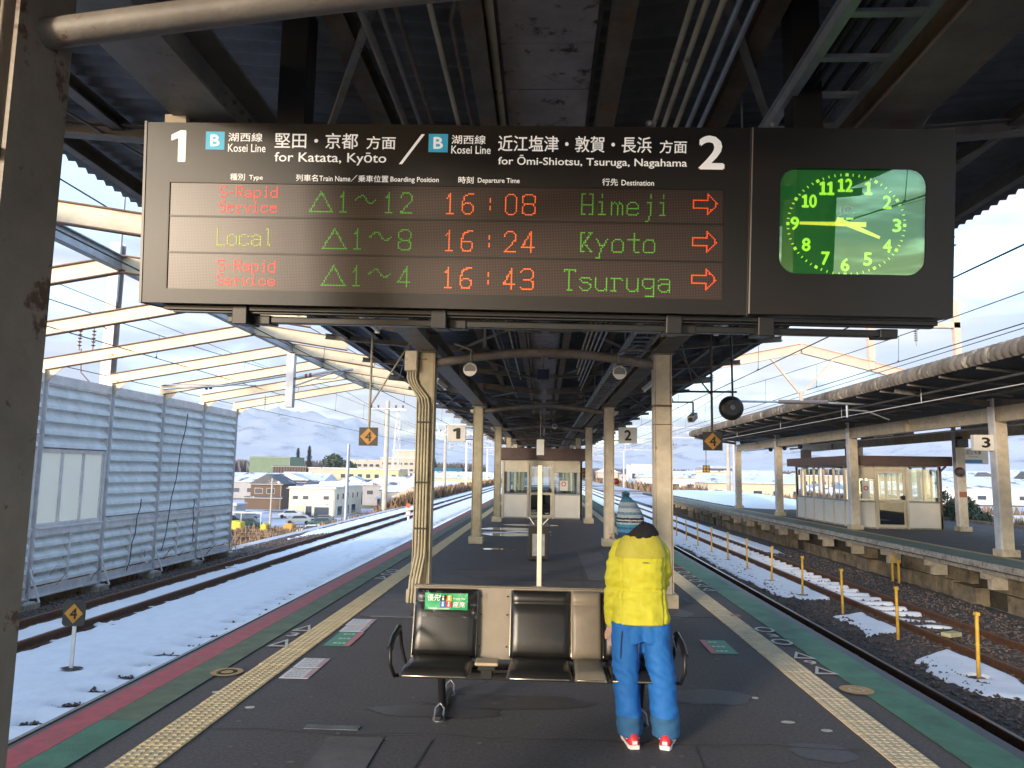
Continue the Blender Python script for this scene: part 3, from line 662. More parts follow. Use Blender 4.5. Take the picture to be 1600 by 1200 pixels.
# ================================================================ DEPARTURE BOARD (local frame: x right, y up the face, z towards the camera)
al, ti = R(.9), R(6)
ex = Vector((math.cos(al), 0, -math.sin(al))); ez = Vector((math.sin(al), 0, math.cos(al))); ey = Vector((0, 1, 0))
upv = ez*math.cos(ti)-ey*math.sin(ti); nv = ex.cross(upv)
BM = Matrix((ex, upv, nv)).transposed().to_4x4(); BM.translation = Vector((-.04, 3.2, 2.85))
def bb(mb, name, m, parent, bevel=0): return mb.xf(BM).build(name, m, parent, bevel)
BF = mat('board_black_coating', (.012, .011, .011), .42, var=.1, scale=3, spec=.42, bump=.03, bscale=300)
LT = plain('board_white_lettering', (.86, .82, .76), .55, emit=.07)
CY = plain('board_blue_mark', (.05, .42, .62), .5, emit=.05)
dep = thing('departure_board', 'wide black electronic departure board hanging under the canopy, lines one and two', 'departure board', (-.04, 3.2, 2.85))
fx0, fx1, fy0, fy1 = -1.70, .830, -.362, .132
case = MB()
case.box(-1.81, .938, fy1, .405, -.2, 0).box(-1.81, .938, -.428, fy0, -.2, 0).box(-1.81, fx0, fy0, fy1, -.2, 0).box(fx1, .938, fy0, fy1, -.2, 0)
bb(case, 'case', BF, dep)
bb(MB().box(-1.809, .937, -.427, .404, -.23, -.2005), 'back_cover', BLACKM, dep)
for q in (MB().box(-1.822, -1.8105, -.432, .41, -.2, .004), MB().box(.9385, .9425, -.43, .41, -.2, .003)): bb(q, 'edge_strip', mat('edge_grey', (.07, .068, .062), .4), dep)
# LED rows
def led_mat():
    m = bpy.data.materials.new('led_matrix'); m.use_nodes = True; nt = m.node_tree; n = nt.nodes; l = nt.links; p = n['Principled BSDF']
    p.inputs['Roughness'].default_value = .36; p.inputs['Specular IOR Level'].default_value = .45; tc = n.new('ShaderNodeTexCoord'); s = n.new('ShaderNodeSeparateXYZ')
    # the LED lattice is printed on in the board's own frame, 7 mm pitch
    mp = n.new('ShaderNodeMapping'); mp.vector_type = 'TEXTURE'; e = BM.to_euler(); mp.inputs['Rotation'].default_value = e; l.new(tc.outputs['Object'], mp.inputs[0]); l.new(mp.outputs[0], s.inputs[0])
    fr = []
    for i in (0, 1):
        a = n.new('ShaderNodeMath'); a.operation = 'DIVIDE'; l.new(s.outputs[i], a.inputs[0]); a.inputs[1].default_value = .007
        b = n.new('ShaderNodeMath'); b.operation = 'FRACT'; l.new(a.outputs[0], b.inputs[0])
        c = n.new('ShaderNodeMath'); c.operation = 'SUBTRACT'; l.new(b.outputs[0], c.inputs[0]); c.inputs[1].default_value = .5
        d = n.new('ShaderNodeMath'); d.operation = 'ABSOLUTE'; l.new(c.outputs[0], d.inputs[0]); fr.append(d.outputs[0])
    x = n.new('ShaderNodeMath'); x.operation = 'MAXIMUM'; l.new(fr[0], x.inputs[0]); l.new(fr[1], x.inputs[1])
    r = n.new('ShaderNodeMapRange'); l.new(x.outputs[0], r.inputs[0]); r.inputs[1].default_value = .28; r.inputs[2].default_value = .38
    c = n.new('ShaderNodeMix'); c.data_type = 'RGBA'; l.new(r.outputs[0], c.inputs[0]); c.inputs[6].default_value = (.085, .052, .043, 1); c.inputs[7].default_value = (.012, .009, .008, 1)
    l.new(c.outputs[2], p.inputs['Base Color']); return m
LEDM = led_mat()
rows = [(-.022, fy1), (-.19, -.030), (fy0, -.198)]
for i, (a, b) in enumerate(rows): bb(MB().box(fx0, fx1, a, b, -.03, -.006), 'led_row', LEDM, dep)
for a, b in ((-.030, -.022), (-.198, -.190)): bb(MB().box(fx0, fx1, a, b, -.03, -.0035), 'row_divider', BF, dep)
mb__ = 0; fr = MB().box(fx0, fx1, fy1-.004, fy1, -.0057, -.0005).box(fx0, fx0+.004, fy0, fy1-.004, -.0057, -.0005)
bb(fr, 'window_trim', BLACKM, dep)
# stroke font for the LED characters (x 0-4, y 0-8; y up)
G = {'1': '16 28 20|10 30', '6': '48 38 17 03 02 10 30 42 43 34 14 03', '0': '18 06 02 10 30 42 46 38 18', '8': '18 07 05 14 34 43 41 30 10 01 03 14|34 45 47 38 18', '2': '06 07 18 38 47 45 00 40',
     '4': '30 38 02 42', '3': '07 18 38 47 45 34 14|34 43 41 30 10 01', ':': '22 22 23|26 26 25', 'H': '00 08|40 48|04 44|08 18|38 48|00 10|30 40', 'i': '15 25 20|10 30|27 28', 'm': '00 05|04 15 24 20|24 35 44 40', 'e': '03 43 44 35 15 04 01 10 30 41',
     'j': '25 35 30 2. 1.|37 38', 'K': '00 08|02 48|14 40|08 18|00 10|38 48', 'y': '05 22|45 22 1. 0.', 'o': '15 04 01 10 30 41 44 35 15', 't': '28 21 30 40|05 45', 'T': '08 48 47|08 07|28 20|10 30', 's': '44 35 15 04 13 33 42 41 30 10 01', 'u': '05 01 10 30 41|45 40', 'r': '05 15 10|13 25 35 44|00 20',
     'g': '44 35 15 04 02 11 31 42|45 4. 3. 1.', 'a': '04 15 35 44 40|43 13 02 01 10 30 41', 'L': '08 00 40', 'c': '44 35 15 04 01 10 30 41', 'l': '18 28 21 30', 'S': '47 38 18 07 05 14 34 43 41 30 10 01', '-': '14 34', 'R': '00 08 38 47 45 34 04|24 40', 'p': '05 0.|05 35 44 41 30 00', 'd': '48 40 10 01 04 15 45', 'v': '05 20 45', ' ': '',
     '△': '00 48 80 00', '~': '05 16 27 37 45 54 64 75'}
def led_text(s, x0, x1, y0, y1, m, adv=None, widths=None):
    P = .007; cells = []; cur = 0
    for ch in s:
        w = {'△': 8, '~': 8, ':': 4}.get(ch, 4); cells.append((ch, cur)); cur += w+(adv if adv else 2)
    tot = cur-(adv if adv else 2); dots = set(); sx = (x1-x0)/tot; sy = (y1-y0)/8
    for ch, c0 in cells:
        g = G[ch]
        for pl in g.split('|'):
            pts = []
            for q in pl.split():
                yy = -2 if q[1] == '.' else int(q[1]); pts.append((x0+(c0+int(q[0]))*sx, y0+yy*sy))
            if len(pts) == 1: pts *= 2
            for a, b in zip(pts, pts[1:]):
                n = max(1, int(max(abs(a[0]-b[0]), abs(a[1]-b[1]))/P*1.3+.5))
                for k in range(n+1): dots.add((math.floor((a[0]+(b[0]-a[0])*k/n)/P), math.floor((a[1]+(b[1]-a[1])*k/n)/P)))
    mb = MB(); r = .0026
    for i, j in dots:
        x, y = (i+.5)*P, (j+.5)*P; mb.add([(x-r,y-r,-.0045),(x+r,y-r,-.0045),(x+r,y+r,-.0045),(x-r,y+r,-.0045)], [(0,1,2,3)])
    bb(mb, 'led_lettering', m, dep)
LO = plain('led_orange', (1, .17, .03), .5, emit=.09); LG = plain('led_green', (.12, .50, .04), .5, emit=.026); LR = plain('led_red', (1, .05, .03), .5, emit=.08); LYG = plain('led_yellow_green', (.35, .46, .03), .5, emit=.07)
def arrow_dots(x, y, w, h):
    P = .007; pts = [(x, y-h*.22), (x+w*.6, y-h*.22), (x+w*.6, y-h*.5), (x+w, y), (x+w*.6, y+h*.5), (x+w*.6, y+h*.22), (x, y+h*.22), (x, y-h*.22)]; d = set()
    for a, b in zip(pts, pts[1:]):
        n = int(max(abs(a[0]-b[0]), abs(a[1]-b[1]))/P*1.2)+1
        for k in range(n+1): d.add((math.floor((a[0]+(b[0]-a[0])*k/n)/P), math.floor((a[1]+(b[1]-a[1])*k/n)/P)))
    mb = MB(); r = .0027
    for i, j in d:
        xx, yy = (i+.5)*P, (j+.5)*P; mb.add([(xx-r,yy-r,-.0045),(xx+r,yy-r,-.0045),(xx+r,yy+r,-.0045),(xx-r,yy+r,-.0045)], [(0,1,2,3)])
    bb(mb, 'led_arrow', plain('led_orange_red', (1, .11, .02), .5, emit=.085), dep)
for yb, a, bcar, h, m_, dest, dx in ((.002, 'S-Rapid|Service', '△1~12', '08', LG, 'Himeji', (.2, .585)), (-.167, 'Local', '△1~8', '24', LG, 'Kyoto', (.2, .53)), (-.336, 'S-Rapid|Service', '△1~4', '43', LG, 'Tsuruga', (.13, .595))):
    if '|' in a:
        u, v = a.split('|'); led_text(u, -1.462, -1.192, yb+.062, yb+.112, LR); led_text(v, -1.462, -1.195, yb-.006, yb+.044, LR)
    else: led_text(a, -1.47, -1.21, yb+.008, yb+.088, LYG)
    x0 = -1.04 if bcar.endswith('12') else -.975
    led_text(bcar, x0, -.57, yb, yb+.092, m_)
    led_text('16', -.42, -.29, yb, yb+.094, LO); led_text(':', -.225, -.195, yb, yb+.094, LO); led_text(h, -.145, -.012, yb, yb+.094, LO)
    led_text(dest, dx[0], dx[1], yb+.006, yb+.096, LG)
    arrow_dots(.697, yb+.062, .105, .09)
# printed lettering
def bt(s, x0, x1, y0, y1, m=None, fat=.02, nm='lettering'): bb(text_mb(s, x0, x1, y0, y1, fat).xf(Matrix.Translation((0, 0, .0015))), nm, m or LT, dep)
bt('1', -1.692, -1.628, .224, .366, fat=.02); bt('2', .718, .822, .222, .364, fat=.04)
for x in (-1.533, -.501):
    bb(MB().box(x, x+.088, .281, .364, .0, .0012), 'line_symbol', CY, dep); q = text_mb('B', x+.024, x+.064, .297, .348, .035); bb(q.xf(Matrix.Translation((0, 0, .0022))), 'lettering', LT, dep)
bt('湖西線', -1.427, -1.268, .319, .359, fat=.012); bt('Kosei Line', -1.427, -1.252, .271, .308, fat=.012)
bt('湖西線', -.396, -.242, .319, .359, fat=.012); bt('Kosei Line', -.396, -.218, .275, .311, fat=.012)
bt('堅田・京都', -1.210, -.825, .291, .362, fat=.014); bt('方面', -.785, -.652, .291, .350, fat=.012); bt('for Katata, Kyōto', -1.208, -.693, .216, .274, fat=.012)
bt('近江塩津・敦賀・長浜', -.184, .503, .288, .360, fat=.014); bt('方面', .540, .660, .288, .345, fat=.012); bt('for Ōmi-Shiotsu, Tsuruga, Nagahama', -.182, .662, .218, .272, fat=.018)
bb(MB().add([(-.634, .224, .0015), (-.619, .224, .0015), (-.519, .362, .0015), (-.534, .362, .0015)], [(0,1,2,3)]), 'lettering', LT, dep)
for s, a, b, y0, y1 in (('種別', -1.413, -1.344, .140, .171), ('Type', -1.324, -1.260, .138, .165), ('列車名', -1.106, -1.005, .140, .171), ('Train Name', -.998, -.855, .142, .166), ('／', -.852, -.823, .142, .172), ('乗車位置', -.818, -.680, .140, .171), ('Boarding Position', -.670, -.450, .137, .166), ('時刻', -.360, -.292, .140, .171), ('Departure Time', -.272, -.083, .138, .166), ('行先', .288, .357, .139, .171), ('Destination', .374, .518, .141, .165)):
    bt(s, a, b, y0, y1, fat=.012)
# hangers, lugs, rails under the board
for x in (-1.18, 1.165): MB().box(x-.065, x+.065, 3.17, 3.30, 3.24, 3.86).build('hanger_post', BLACKM, dep, .004)
bb(MB().box(-1.74, -1.64, .4055, .45, -.06, -.02).box(-1.64, -1.56, .4055, .412, -.05, -.02), 'lug', CREAM2, dep)
for a, b in ((-.49, -.36), (.52, .65), (.99, 1.1)): bb(MB().box(a, b, .41, .415, -.05, -.03), 'lug', CREAM2, dep)
for x in (1.05, .50): bb(MB().ball((x, .44, -.06), .02, 8, 6), 'eye_bolt', GALV, dep)
rl = MB(); rl.box(-1.74, 1.80, -.452, -.430, -.13, -.06); rl.box(-1.46, 1.62, -.500, -.470, -.20, -.12); rl.box(-1.7, 1.79, -.463, -.4525, -.115, -.075)
bb(rl, 'lower_rail', mat('rail_black', (.007, .008, .010), .4), dep, .003)
for x in (-1.37, -.44, .63, 1.04): bb(MB().box(x-.035, x+.035, -.515, -.428, -.21, -.045), 'clamp', BLACKM, dep, .004)
for x in (-1.28, -.35, .71, 1.62): bb(MB().box(x-.05, x+.03, -.508, -.465, -.23, -.11), 'clamp', BLACKM, dep, .004)
# ---------------------------------------------------------------- clock
ck = thing('station_clock', 'lit green clock with rounded square face in the black box right of the departure board', 'clock', (1.35, 3.2, 2.85))
cx, cy = 1.392, -.004
CGR = plain('clock_green', (.010, .12, .025), .5, emit=.08); NUM = plain('clock_numerals', (.48, .95, .06), .5, emit=.12)
# front plate with a rounded opening
hole = [(cx+x, cy+y) for x, y in rrect(.632, .470, .075, 8)]
x0, x1, y0, y1 = .946, 1.832, -.422, .408
outer = []
for i, (hx, hy) in enumerate(hole):
    dx, dy = hx-cx, hy-cy; k = min((x1-cx)/dx if dx > 1e-6 else 1e9, (x0-cx)/dx if dx < -1e-6 else 1e9, (y1-cy)/dy if dy > 1e-6 else 1e9, (y0-cy)/dy if dy < -1e-6 else 1e9); outer.append((cx+dx*k, cy+dy*k))
n = len(hole)
# project outer corners so that the plate is a full rectangle
cor = [(x1, y1), (x0, y1), (x0, y0), (x1, y0)]
for c in cor:
    j = min(range(n), key=lambda q: (outer[q][0]-c[0])**2+(outer[q][1]-c[1])**2); outer[j] = c
mb = MB(); mb.add([(x, y, 0) for x, y in hole]+[(x, y, 0) for x, y in outer], [(i, i+n, (i+1) % n+n, (i+1) % n) for i in range(n)])
mb.add([(x, y, 0) for x, y in hole]+[(x, y, -.03) for x, y in hole], [(i, (i+1) % n, (i+1) % n+n, i+n) for i in range(n)])
mb.add([(x, y, 0) for x, y in outer]+[(x, y, -.2) for x, y in outer], [(i, i+n, (i+1) % n+n, (i+1) % n) for i in range(n)])
bb(mb, 'case', BF, ck)
bb(MB().box(x0+.001, x1-.001, y0+.001, y1-.001, -.22, -.2), 'back_cover', BLACKM, ck)
mb = MB(); mb.add([(x, y, -.029) for x, y in hole], [tuple(range(n))]); bb(mb, 'dial', CGR, ck)
bb(MB().box(x0, x0+.006, y0, y1, 0, .003), 'edge_strip', plain('thin_brass_edge', (.3, .27, .22), .4), ck)
rx, ry = .222, .182
num = MB()
posn = {12: (1.368, .163), 1: (1.470, .150), 2: (1.552, .090), 3: (1.596, -.013), 4: (1.556, -.105), 5: (1.472, -.165), 6: (1.374, -.192), 7: (1.288, -.165), 8: (1.202, -.105), 9: (1.150, -.011), 10: (1.212, .090), 11: (1.288, .148)}
for k, (px_, py_) in posn.items():
    w = .034 if k < 10 else .062; w = .030 if k == 1 else w
    q = text_mb(str(k), px_-w/2, px_+w/2, py_-.028, py_+.028, .05, True); q.xf(Matrix.Translation((0, 0, -.026))); num.add(q.v, q.f)
    if k in (1, 2, 3, 4, 5, 7, 8, 10, 11, 6): pass
bb(num, 'numeral', NUM, ck)
tk = MB()
for i in range(60):
    a = 2*PI*i/60; big = i % 5 == 0; X, Y = 1.375+.255*math.sin(a)*(1.0), -.012+.222*math.cos(a); r = .007 if big else .0022; L = .007 if big else .006
    if abs(X-1.375) > .25 and False: continue
    ca, sa = math.cos(-a), math.sin(-a)
    tk.add([(X+u*ca-v*sa, Y+u*sa+v*ca, -.0265) for u, v in ((-r,-L),(r,-L),(r,L),(-r,L))], [(0,1,2,3)])
bb(tk, 'tick', NUM, ck)
def hand(ang, L, tail, w0, w1, z):
    a = R(ang); d = Vector((math.sin(a), math.cos(a), 0)); s = Vector((math.cos(a), -math.sin(a), 0)); c = Vector((1.375, -.012, 0)); vs_ = []
    for zz in (z, z+.003): vs_ += [c-d*tail-s*w0+Vector((0,0,zz)), c-d*tail+s*w0+Vector((0,0,zz)), c+d*L+s*w1+Vector((0,0,zz)), c+d*L-s*w1+Vector((0,0,zz))]
    return MB().add(vs_, [(3,2,1,0),(4,5,6,7),(0,1,5,4),(1,2,6,5),(2,3,7,6),(3,0,4,7)])
HN = plain('clock_hand_yellow', (.80, .85, .10), .5, emit=.12)
bb(hand(270.5, .205, .085, .011, .006, -.022), 'minute_hand', HN, ck); bb(hand(112.5, .155, .05, .013, .006, -.017), 'hour_hand', HN, ck)
# emblem and maker's line on the dial
q = text_mb('JR', 1.337, 1.412, .028, .068, .05); bb(q.xf(Matrix.Translation((0, 0, -.0262))), 'emblem', plain('emblem_white', (.6, .7, .6), .5), ck)
q = text_mb('JR', 1.340, 1.409, .031, .065, .015); bb(q.xf(Matrix.Translation((0, 0, -.0255))), 'emblem', plain('emblem_blue', (.02, .08, .35), .5), ck)
bb(MB().box(1.345, 1.363, .010, .018, -.026, -.0252).box(1.375, 1.405, .010, .018, -.026, -.0252), 'luminous_mark', NUM, ck)
mb = MB(); gp = rrect(.628, .466, .073, 8); mb.add([(cx+x, cy+y, -.004) for x, y in gp], [tuple(range(len(gp)))]); bb(mb, 'cover_glass', glass('clock_glass', (.93, 1, .93), .17, .0, (.72, 1, .66)), ck)
# ================================================================ BENCH
LEA = mat('black_leatherette', (.013, .0125, .0125), .33, var=.2, scale=8, bump=.12, bscale=250, spec=.6)
TAU = mat('taupe_leatherette', (.22, .185, .14), .42, var=.1, scale=8, bump=.1, bscale=250, spec=.5)
TAUP = mat('taupe_panel', (.24, .205, .155), .45, var=.08, scale=6)
CHR = plain('seat_edging', (.42, .38, .31), .25, metal=.8)
BY = 5.0
bench = thing('bench', 'black and taupe padded waiting bench with a green priority seat cover on its left seat', 'bench', (0, 5.3, 0))
def pad(x0, x1, name, m, thick=.05, back=True):
    """rounded cushion: back cushions lean, seat cushions lie"""
    n = 8; w = x1-x0; mb = MB(); rings = []
    if back:
        y0_, z0_, y1_, z1_ = 5.40, .395, 5.52, .845
        prof = [(0, .0), (.03, .55), (.10, .9), (.3, 1), (.62, 1), (.78, .93), (.80, .72), (.82, .93), (.93, .95), (.985, .6), (1, 0)]
    else:
        y0_, z0_, y1_, z1_ = 4.93, .385, 5.38, .372
        prof = [(0, .0), (.03, .6), (.12, .95), (.5, 1), (.9, .9), (1, 0)]
    d = Vector((0, y1_-y0_, z1_-z0_)); nrm = Vector((0, -d.z, d.y)).normalized() if back else Vector((0, 0, 1))
    if back and nrm.y > 0: nrm = -nrm
    e = .014
    cols_ = [(0, 0), (.02, .6), (.06, .92), (.14, 1), (.5, 1.04), (.86, 1), (.94, .92), (.98, .6), (1, 0)]
    v = []; 
    for t, h in prof:
        for u, g in cols_:
            p = Vector((x0+w*u, y0_, z0_))+d*t+nrm*(thick*h*g); v.append(p)
    a, b = len(prof), len(cols_); f = [(i*b+j, i*b+j+1, (i+1)*b+j+1, (i+1)*b+j) for i in range(a-1) for j in range(b-1)]
    if not back or True: f = [tuple(reversed(q)) for q in f] if not back else f
    mb.add(v, f, True)
    # flat underside
    q = [v[0], v[b-1], v[-1], v[-b]]; mb.add([Vector(p)-nrm*.012 for p in q]+q, [(0,1,2,3),(0,1,5,4),(1,2,6,5),(2,3,7,6),(3,0,4,7)])
    o = mb.build(name, m, bench)
    # thin bright edging round the cushion
    c = MB(); r = .005; k = .02
    loop = [Vector((x, y0_, z0_))+d*t-nrm*.004 for x, t in ((x0+k, .0), (x1-k, .0), (x1, .04), (x1, .96), (x1-k, 1.0), (x0+k, 1.0), (x0, .96), (x0, .04))]
    c.tube(loop, r, 6, closed=True); c.build('edging', CHR, o)
    return o
segs = [(-.925, -.47, LEA), (-.225, .200, LEA), (.212, .425, TAU), (.437, .865, LEA)]
for x0, x1, m in segs: pad(x0, x1, 'backrest', m); pad(x0+.005, x1-.005, 'seat', m, back=False)
# rear panel with screws
MB().add([(-.94, 5.45, .37), (.875, 5.45, .37), (.875, 5.56, .855), (-.94, 5.56, .855), (-.94, 5.475, .37), (.875, 5.475, .37), (.875, 5.585, .855), (-.94, 5.585, .855)], [(0,1,2,3),(7,6,5,4),(0,4,5,1),(1,5,6,2),(2,6,7,3),(3,7,4,0)]).build('back_panel', TAUP, bench, .004)
MB().box(-.945, .88, 5.548, 5.592, .853, .868).build('top_rail', CHR, bench, .004)
sc = MB()
for x in (-.445, -.252):
    for t in (.18, .62, .88): sc.tube([(x, 5.45+.11*t-.003, .37+.485*t), (x, 5.45+.11*t-.010, .37+.485*t)], .006, 8)
sc.build('screw', BLACKM, bench)
MB().box(-.90, .86, 5.20, 5.27, .295, .345).box(-.90, .86, 5.36, 5.41, .30, .36).build('beam', BLACKM, bench, .004)
MB().box(-.44, -.285, 5.02, 5.16, .43, .452).build('armrest_pad', mat('tan_plastic', (.42, .34, .22), .5, var=.15, scale=10), bench, .008)
MB().box(-.40, -.325, 5.05, 5.14, .34, .43).box(-.42, -.305, 5.045, 5.06, .395, .43).build('armrest_bracket', BLACKM, bench, .004)
for s, x in ((-1, -.95), (1, .885)):
    pts = [(x, 5.32, .36), (x+s*.03, 5.30, .48), (x+s*.035, 5.27, .58), (x+s*.035, 5.22, .625), (x+s*.035, 5.02, .60), (x+s*.035, 4.93, .55), (x+s*.03, 4.92, .45), (x+s*.01, 4.97, .37), (x-s*.01, 5.10, .34)]
    a = MB().tube(pts, .013, 8).build('arm_loop', BLACKM, bench)
    MB().tube(pts[3:6], .021, 8).build('arm_grip', LEA, a)
for x in (-.70, .69):
    lg = MB().tube([(x, 5.33, .31), (x, 5.45, .04)], .028, 10).box(x-.03, x+.03, 5.30, 5.44, .28, .31).build('leg', BLACKM, bench)
    MB().box(x-.022, x+.022, 5.22, 5.92, .012, .04).build('foot_bar', BLACKM, lg, .006)
    ft = MB()
    for y in (5.28, 5.86): ft.tube([(x, y, 0), (x, y, .016)], .045, 12); ft.tube([(x-.03, y-.02, .016), (x-.03, y+.03, .07), (x, y+.05, .10), (x+.03, y+.03, .07), (x+.03, y-.02, .016)], .007, 6)
    ft.build('foot', plain('dull_chrome', (.35, .35, .36), .3, metal=.8), lg)
# green cover in clear film over the first backrest
PB = Matrix(((1, 0, 0, 0), (0, 0, -1, 0), (0, 1, 0, 0), (0, 0, 0, 1)))
lean = Matrix.Translation((-.69, 5.428, .665)) @ Matrix.Rotation(R(75), 4, 'X')
def bc(mb, nm, m, par=None): return mb.xf(lean).build(nm, m, par or cov)
cov = thing('seat_cover', 'green priority seat notice in clear film over the left backrest of the bench', 'notice', (-.69, 5.45, .67))
GC = mat('green_notice', (.02, .40, .16), .4, var=.08, scale=12, coord='o')
n_ = 14
def wav(x, y): return .006*math.sin(x*22+1)*math.sin(y*30)+.018
v = [(-.155+.31*i/n_, .045+.115*j/6, wav(-.155+.31*i/n_, .045+.115*j/6)) for j in range(7) for i in range(n_+1)]
mb = MB().add(v, [(j*(n_+1)+i, j*(n_+1)+i+1, (j+1)*(n_+1)+i+1, (j+1)*(n_+1)+i) for j in range(6) for i in range(n_)], True); bc(mb, 'green_sheet', GC)
def on_cov(mb, nm, m, lift=.012):
    mb.v = [(x, y, z+wav(x, y)+lift-.006) for x, y, z in mb.v]; return bc(mb, nm, m)
on_cov(text_mb('優先', -.135, -.048, .105, .150, .02), 'lettering', plain('notice_white', (.8, .82, .78), .5))
on_cov(text_mb('座席', .050, .137, .062, .100, .02), 'lettering', MATS['notice_white'])
on_cov(text_mb('Priority Seat', .050, .137, .112, .132, .01), 'lettering', MATS['notice_white'])
for x, y, c, nm in ((-.043, .105, (.02, .02, .02), 'k'), (.0, .105, (.75, .38, .02), 'o'), (-.043, .062, (.02, .10, .50), 'b'), (.0, .062, (.60, .03, .03), 'r')):
    on_cov(rect(x, x+.039, y, y+.040), 'pictogram', plain('pictogram_'+nm, c, .5), .0135)
    q = MB(); q.add([(x+.0195+.006*math.cos(a), y+.031+.006*math.sin(a), 0) for a in np.linspace(0, 2*PI, 9)[:-1]], [tuple(range(8))]); q.add([(x+.013, y+.006, 0), (x+.026, y+.006, 0), (x+.024, y+.023, 0), (x+.014, y+.023, 0)], [(0,1,2,3)]); on_cov(q, 'pictogram', MATS['notice_white'], .015)
for y in (.050, .055): on_cov(rect(-.13, .03 if y < .052 else -.06, y-.0012, y+.0012), 'lettering', MATS['notice_white'], .0135)
v = [(-.222+.444*i/20, -.01+.185*j/10, .024+.012*noise.noise(Vector((i*.7, j*.9, 3)))+.008*noise.noise(Vector((i*1.9, j*1.7, 5)))) for j in range(11) for i in range(21)]
bc(MB().add(v, [(j*21+i, j*21+i+1, (j+1)*21+i+1, (j+1)*21+i) for j in range(10) for i in range(20)], True), 'clear_film', glass('clear_film', (.97, .97, .97), .03, .12))

# ================================================================ WHITE SLAB SIGN, BIN
t = thing('platform_sign_board', 'narrow cream sign board seen edge on behind the bench in mid platform', 'sign board', (-.03, 7.6, 0))
MB().box(-.052, -.008, 7.1, 8.3, .45, 1.775).build('board', mat('sign_cream', (.66, .60, .48), .5, var=.05), t, .005)
for y in (7.25, 8.15): MB().box(-.045, -.015, y-.03, y+.03, 0, .45).build('leg', CREAM, t)
t = thing('hanging_sign_board', 'small white sign seen edge on, hanging from a thin rod above the shelter front', 'sign', (-.06, 16, 2.3))
MB().box(-.15, .01, 16.0, 16.9, 2.08, 2.42).build('panel', SIGNW, t, .004); MB().tube([(-.07, 16.1, 2.42), (-.07, 16.1, 3.8)], .008, 6).tube([(-.07, 16.8, 2.42), (-.07, 16.8, 3.8)], .008, 6).build('rod', BROWNP, t)
t = thing('waste_bin', 'black framed litter bin with grey front and pale flaps in the middle of the platform', 'bin', (-.08, 14.7, 0))
MB().box(-.28, .12, 14.6, 14.95, .03, .66).build('cabinet', BLACKP, t, .01); MB().box(-.20, .04, 14.585, 14.599, .10, .52).build('front_panel', mat('scuffed_grey_panel', (.36, .36, .37), .4, var=.2, scale=9), t)
MB().add([(-.28,14.6,.662),(.12,14.6,.662),(.12,14.95,.662),(-.28,14.95,.662),(-.2,14.65,.78),(.04,14.65,.78),(.04,14.9,.78),(-.2,14.9,.78)], [(0,1,5,4),(1,2,6,5),(2,3,7,6),(3,0,4,7),(4,5,6,7)]).build('hood', plain('grey_hood', (.09, .09, .10), .5), t)
MB().bar((-.17, 14.6, .70), (-.27, 14.6, .84), .05, .02).bar((.0, 14.6, .70), (.11, 14.6, .82), .05, .02).build('flap', WHITEP, t)
MB().box(-.27, -.22, 14.62, 14.67, 0, .03).box(.06, .11, 14.62, 14.67, 0, .03).box(-.27, -.22, 14.88, 14.93, 0, .03).box(.06, .11, 14.88, 14.93, 0, .03).build('foot', BLACKM, t)

# ================================================================ NUMBER SIGNS, MARKERS, MIRROR, CAMERA
def numbox(x0, x1, y, z0, z1, s, label, mx):
    t = thing('platform_number_sign', label, 'sign', ((x0+x1)/2, y, z0))
    MB().box(x0, x1, y-.05, y+.05, z0, z1).build('light_box', SIGNW, t, .006)
    w = (x1-x0); h = z1-z0; q = text_mb(s, -w*.17, w*.17, -h*.31, h*.31, .05); onwall(q, (x0+x1)/2, y-.053, (z0+z1)/2).build('number', BLACKL, t)
    MB().box(min(x1 if mx > x1 else mx, x0), 0, 0, 0, 0, 0) if False else None
    a, b = (x1, mx) if mx > x1 else (mx, x0)
    MB().box(a, b, y-.02, y+.02, z0+.05, z0+.07).box(a, b, y-.02, y+.02, z1-.07, z1-.05).build('bracket', BLACKM, t)
    return t
numbox(-2.33, -1.89, 17.85, 2.42, 2.82, '1', 'cream box sign with black number 1 beside a left column', -1.72)
numbox(1.80, 2.24, 17.85, 2.44, 2.82, '2', 'cream box sign with black number 2 beside a right column', 1.69)
YD = mat('marker_orange', (.60, .27, .03), .5, var=.15, scale=12); MKB = mat('marker_black', (.05, .045, .035), .5, var=.2)
def diamond(t, x, y, z, s, front=-.004):
    r = s*.5*.93; MB().add([(x-r, y+front, z), (x, y+front, z-r), (x+r, y+front, z), (x, y+front, z+r)], [(0,1,2,3)]).build('diamond', YD, t)
    onwall(text_mb('4', -s*.17, s*.17, -s*.25, s*.25, .03), x, y+front*1.6, z).build('number', BLACKL, t)
for x, lab, s in ((-2.88, 'dark square marker with orange diamond 4 hanging from the left eave of the canopy', -1), (2.72, 'dark square marker with orange diamond 4 hanging from the right eave beside the round mirror', 1)):
    t = thing('stop_marker', lab, 'marker sign', (x, 12, 2.25), 'hanging number four markers')
    MB().box(x-.155, x+.155, 12.0, 12.02, 2.10, 2.40).build('plate', MKB, t); diamond(t, x, 12.0, 2.25, .30)
    MB().tube([(x, 12.03, 2.12), (x, 12.03, 4.03)], .02, 8).build('pole', OLIVE if s < 0 else RUSTY, t)
    MB().tube([(x, 12.03, 2.75 if s < 0 else 3.0), (x-s*.65, 12.03, 3.85)], .014, 6).build('stay', OLIVE if s < 0 else RUSTY, t)
t = thing('trackside_marker', 'black plate with orange diamond 4 on a white post standing in the snow', 'marker sign', (-6.27, 9.96, -1.02))
oc = [(-6.29+.155*a, -.275+.165*b) for a, b in ((-.8,-1),(.8,-1),(1,-.8),(1,.8),(.8,1),(-.8,1),(-1,.8),(-1,-.8))]
MB().prism(oc, 1, 9.94, 9.955).build('plate', MKB, t); diamond(t, -6.29, 9.94, -.275, .28)
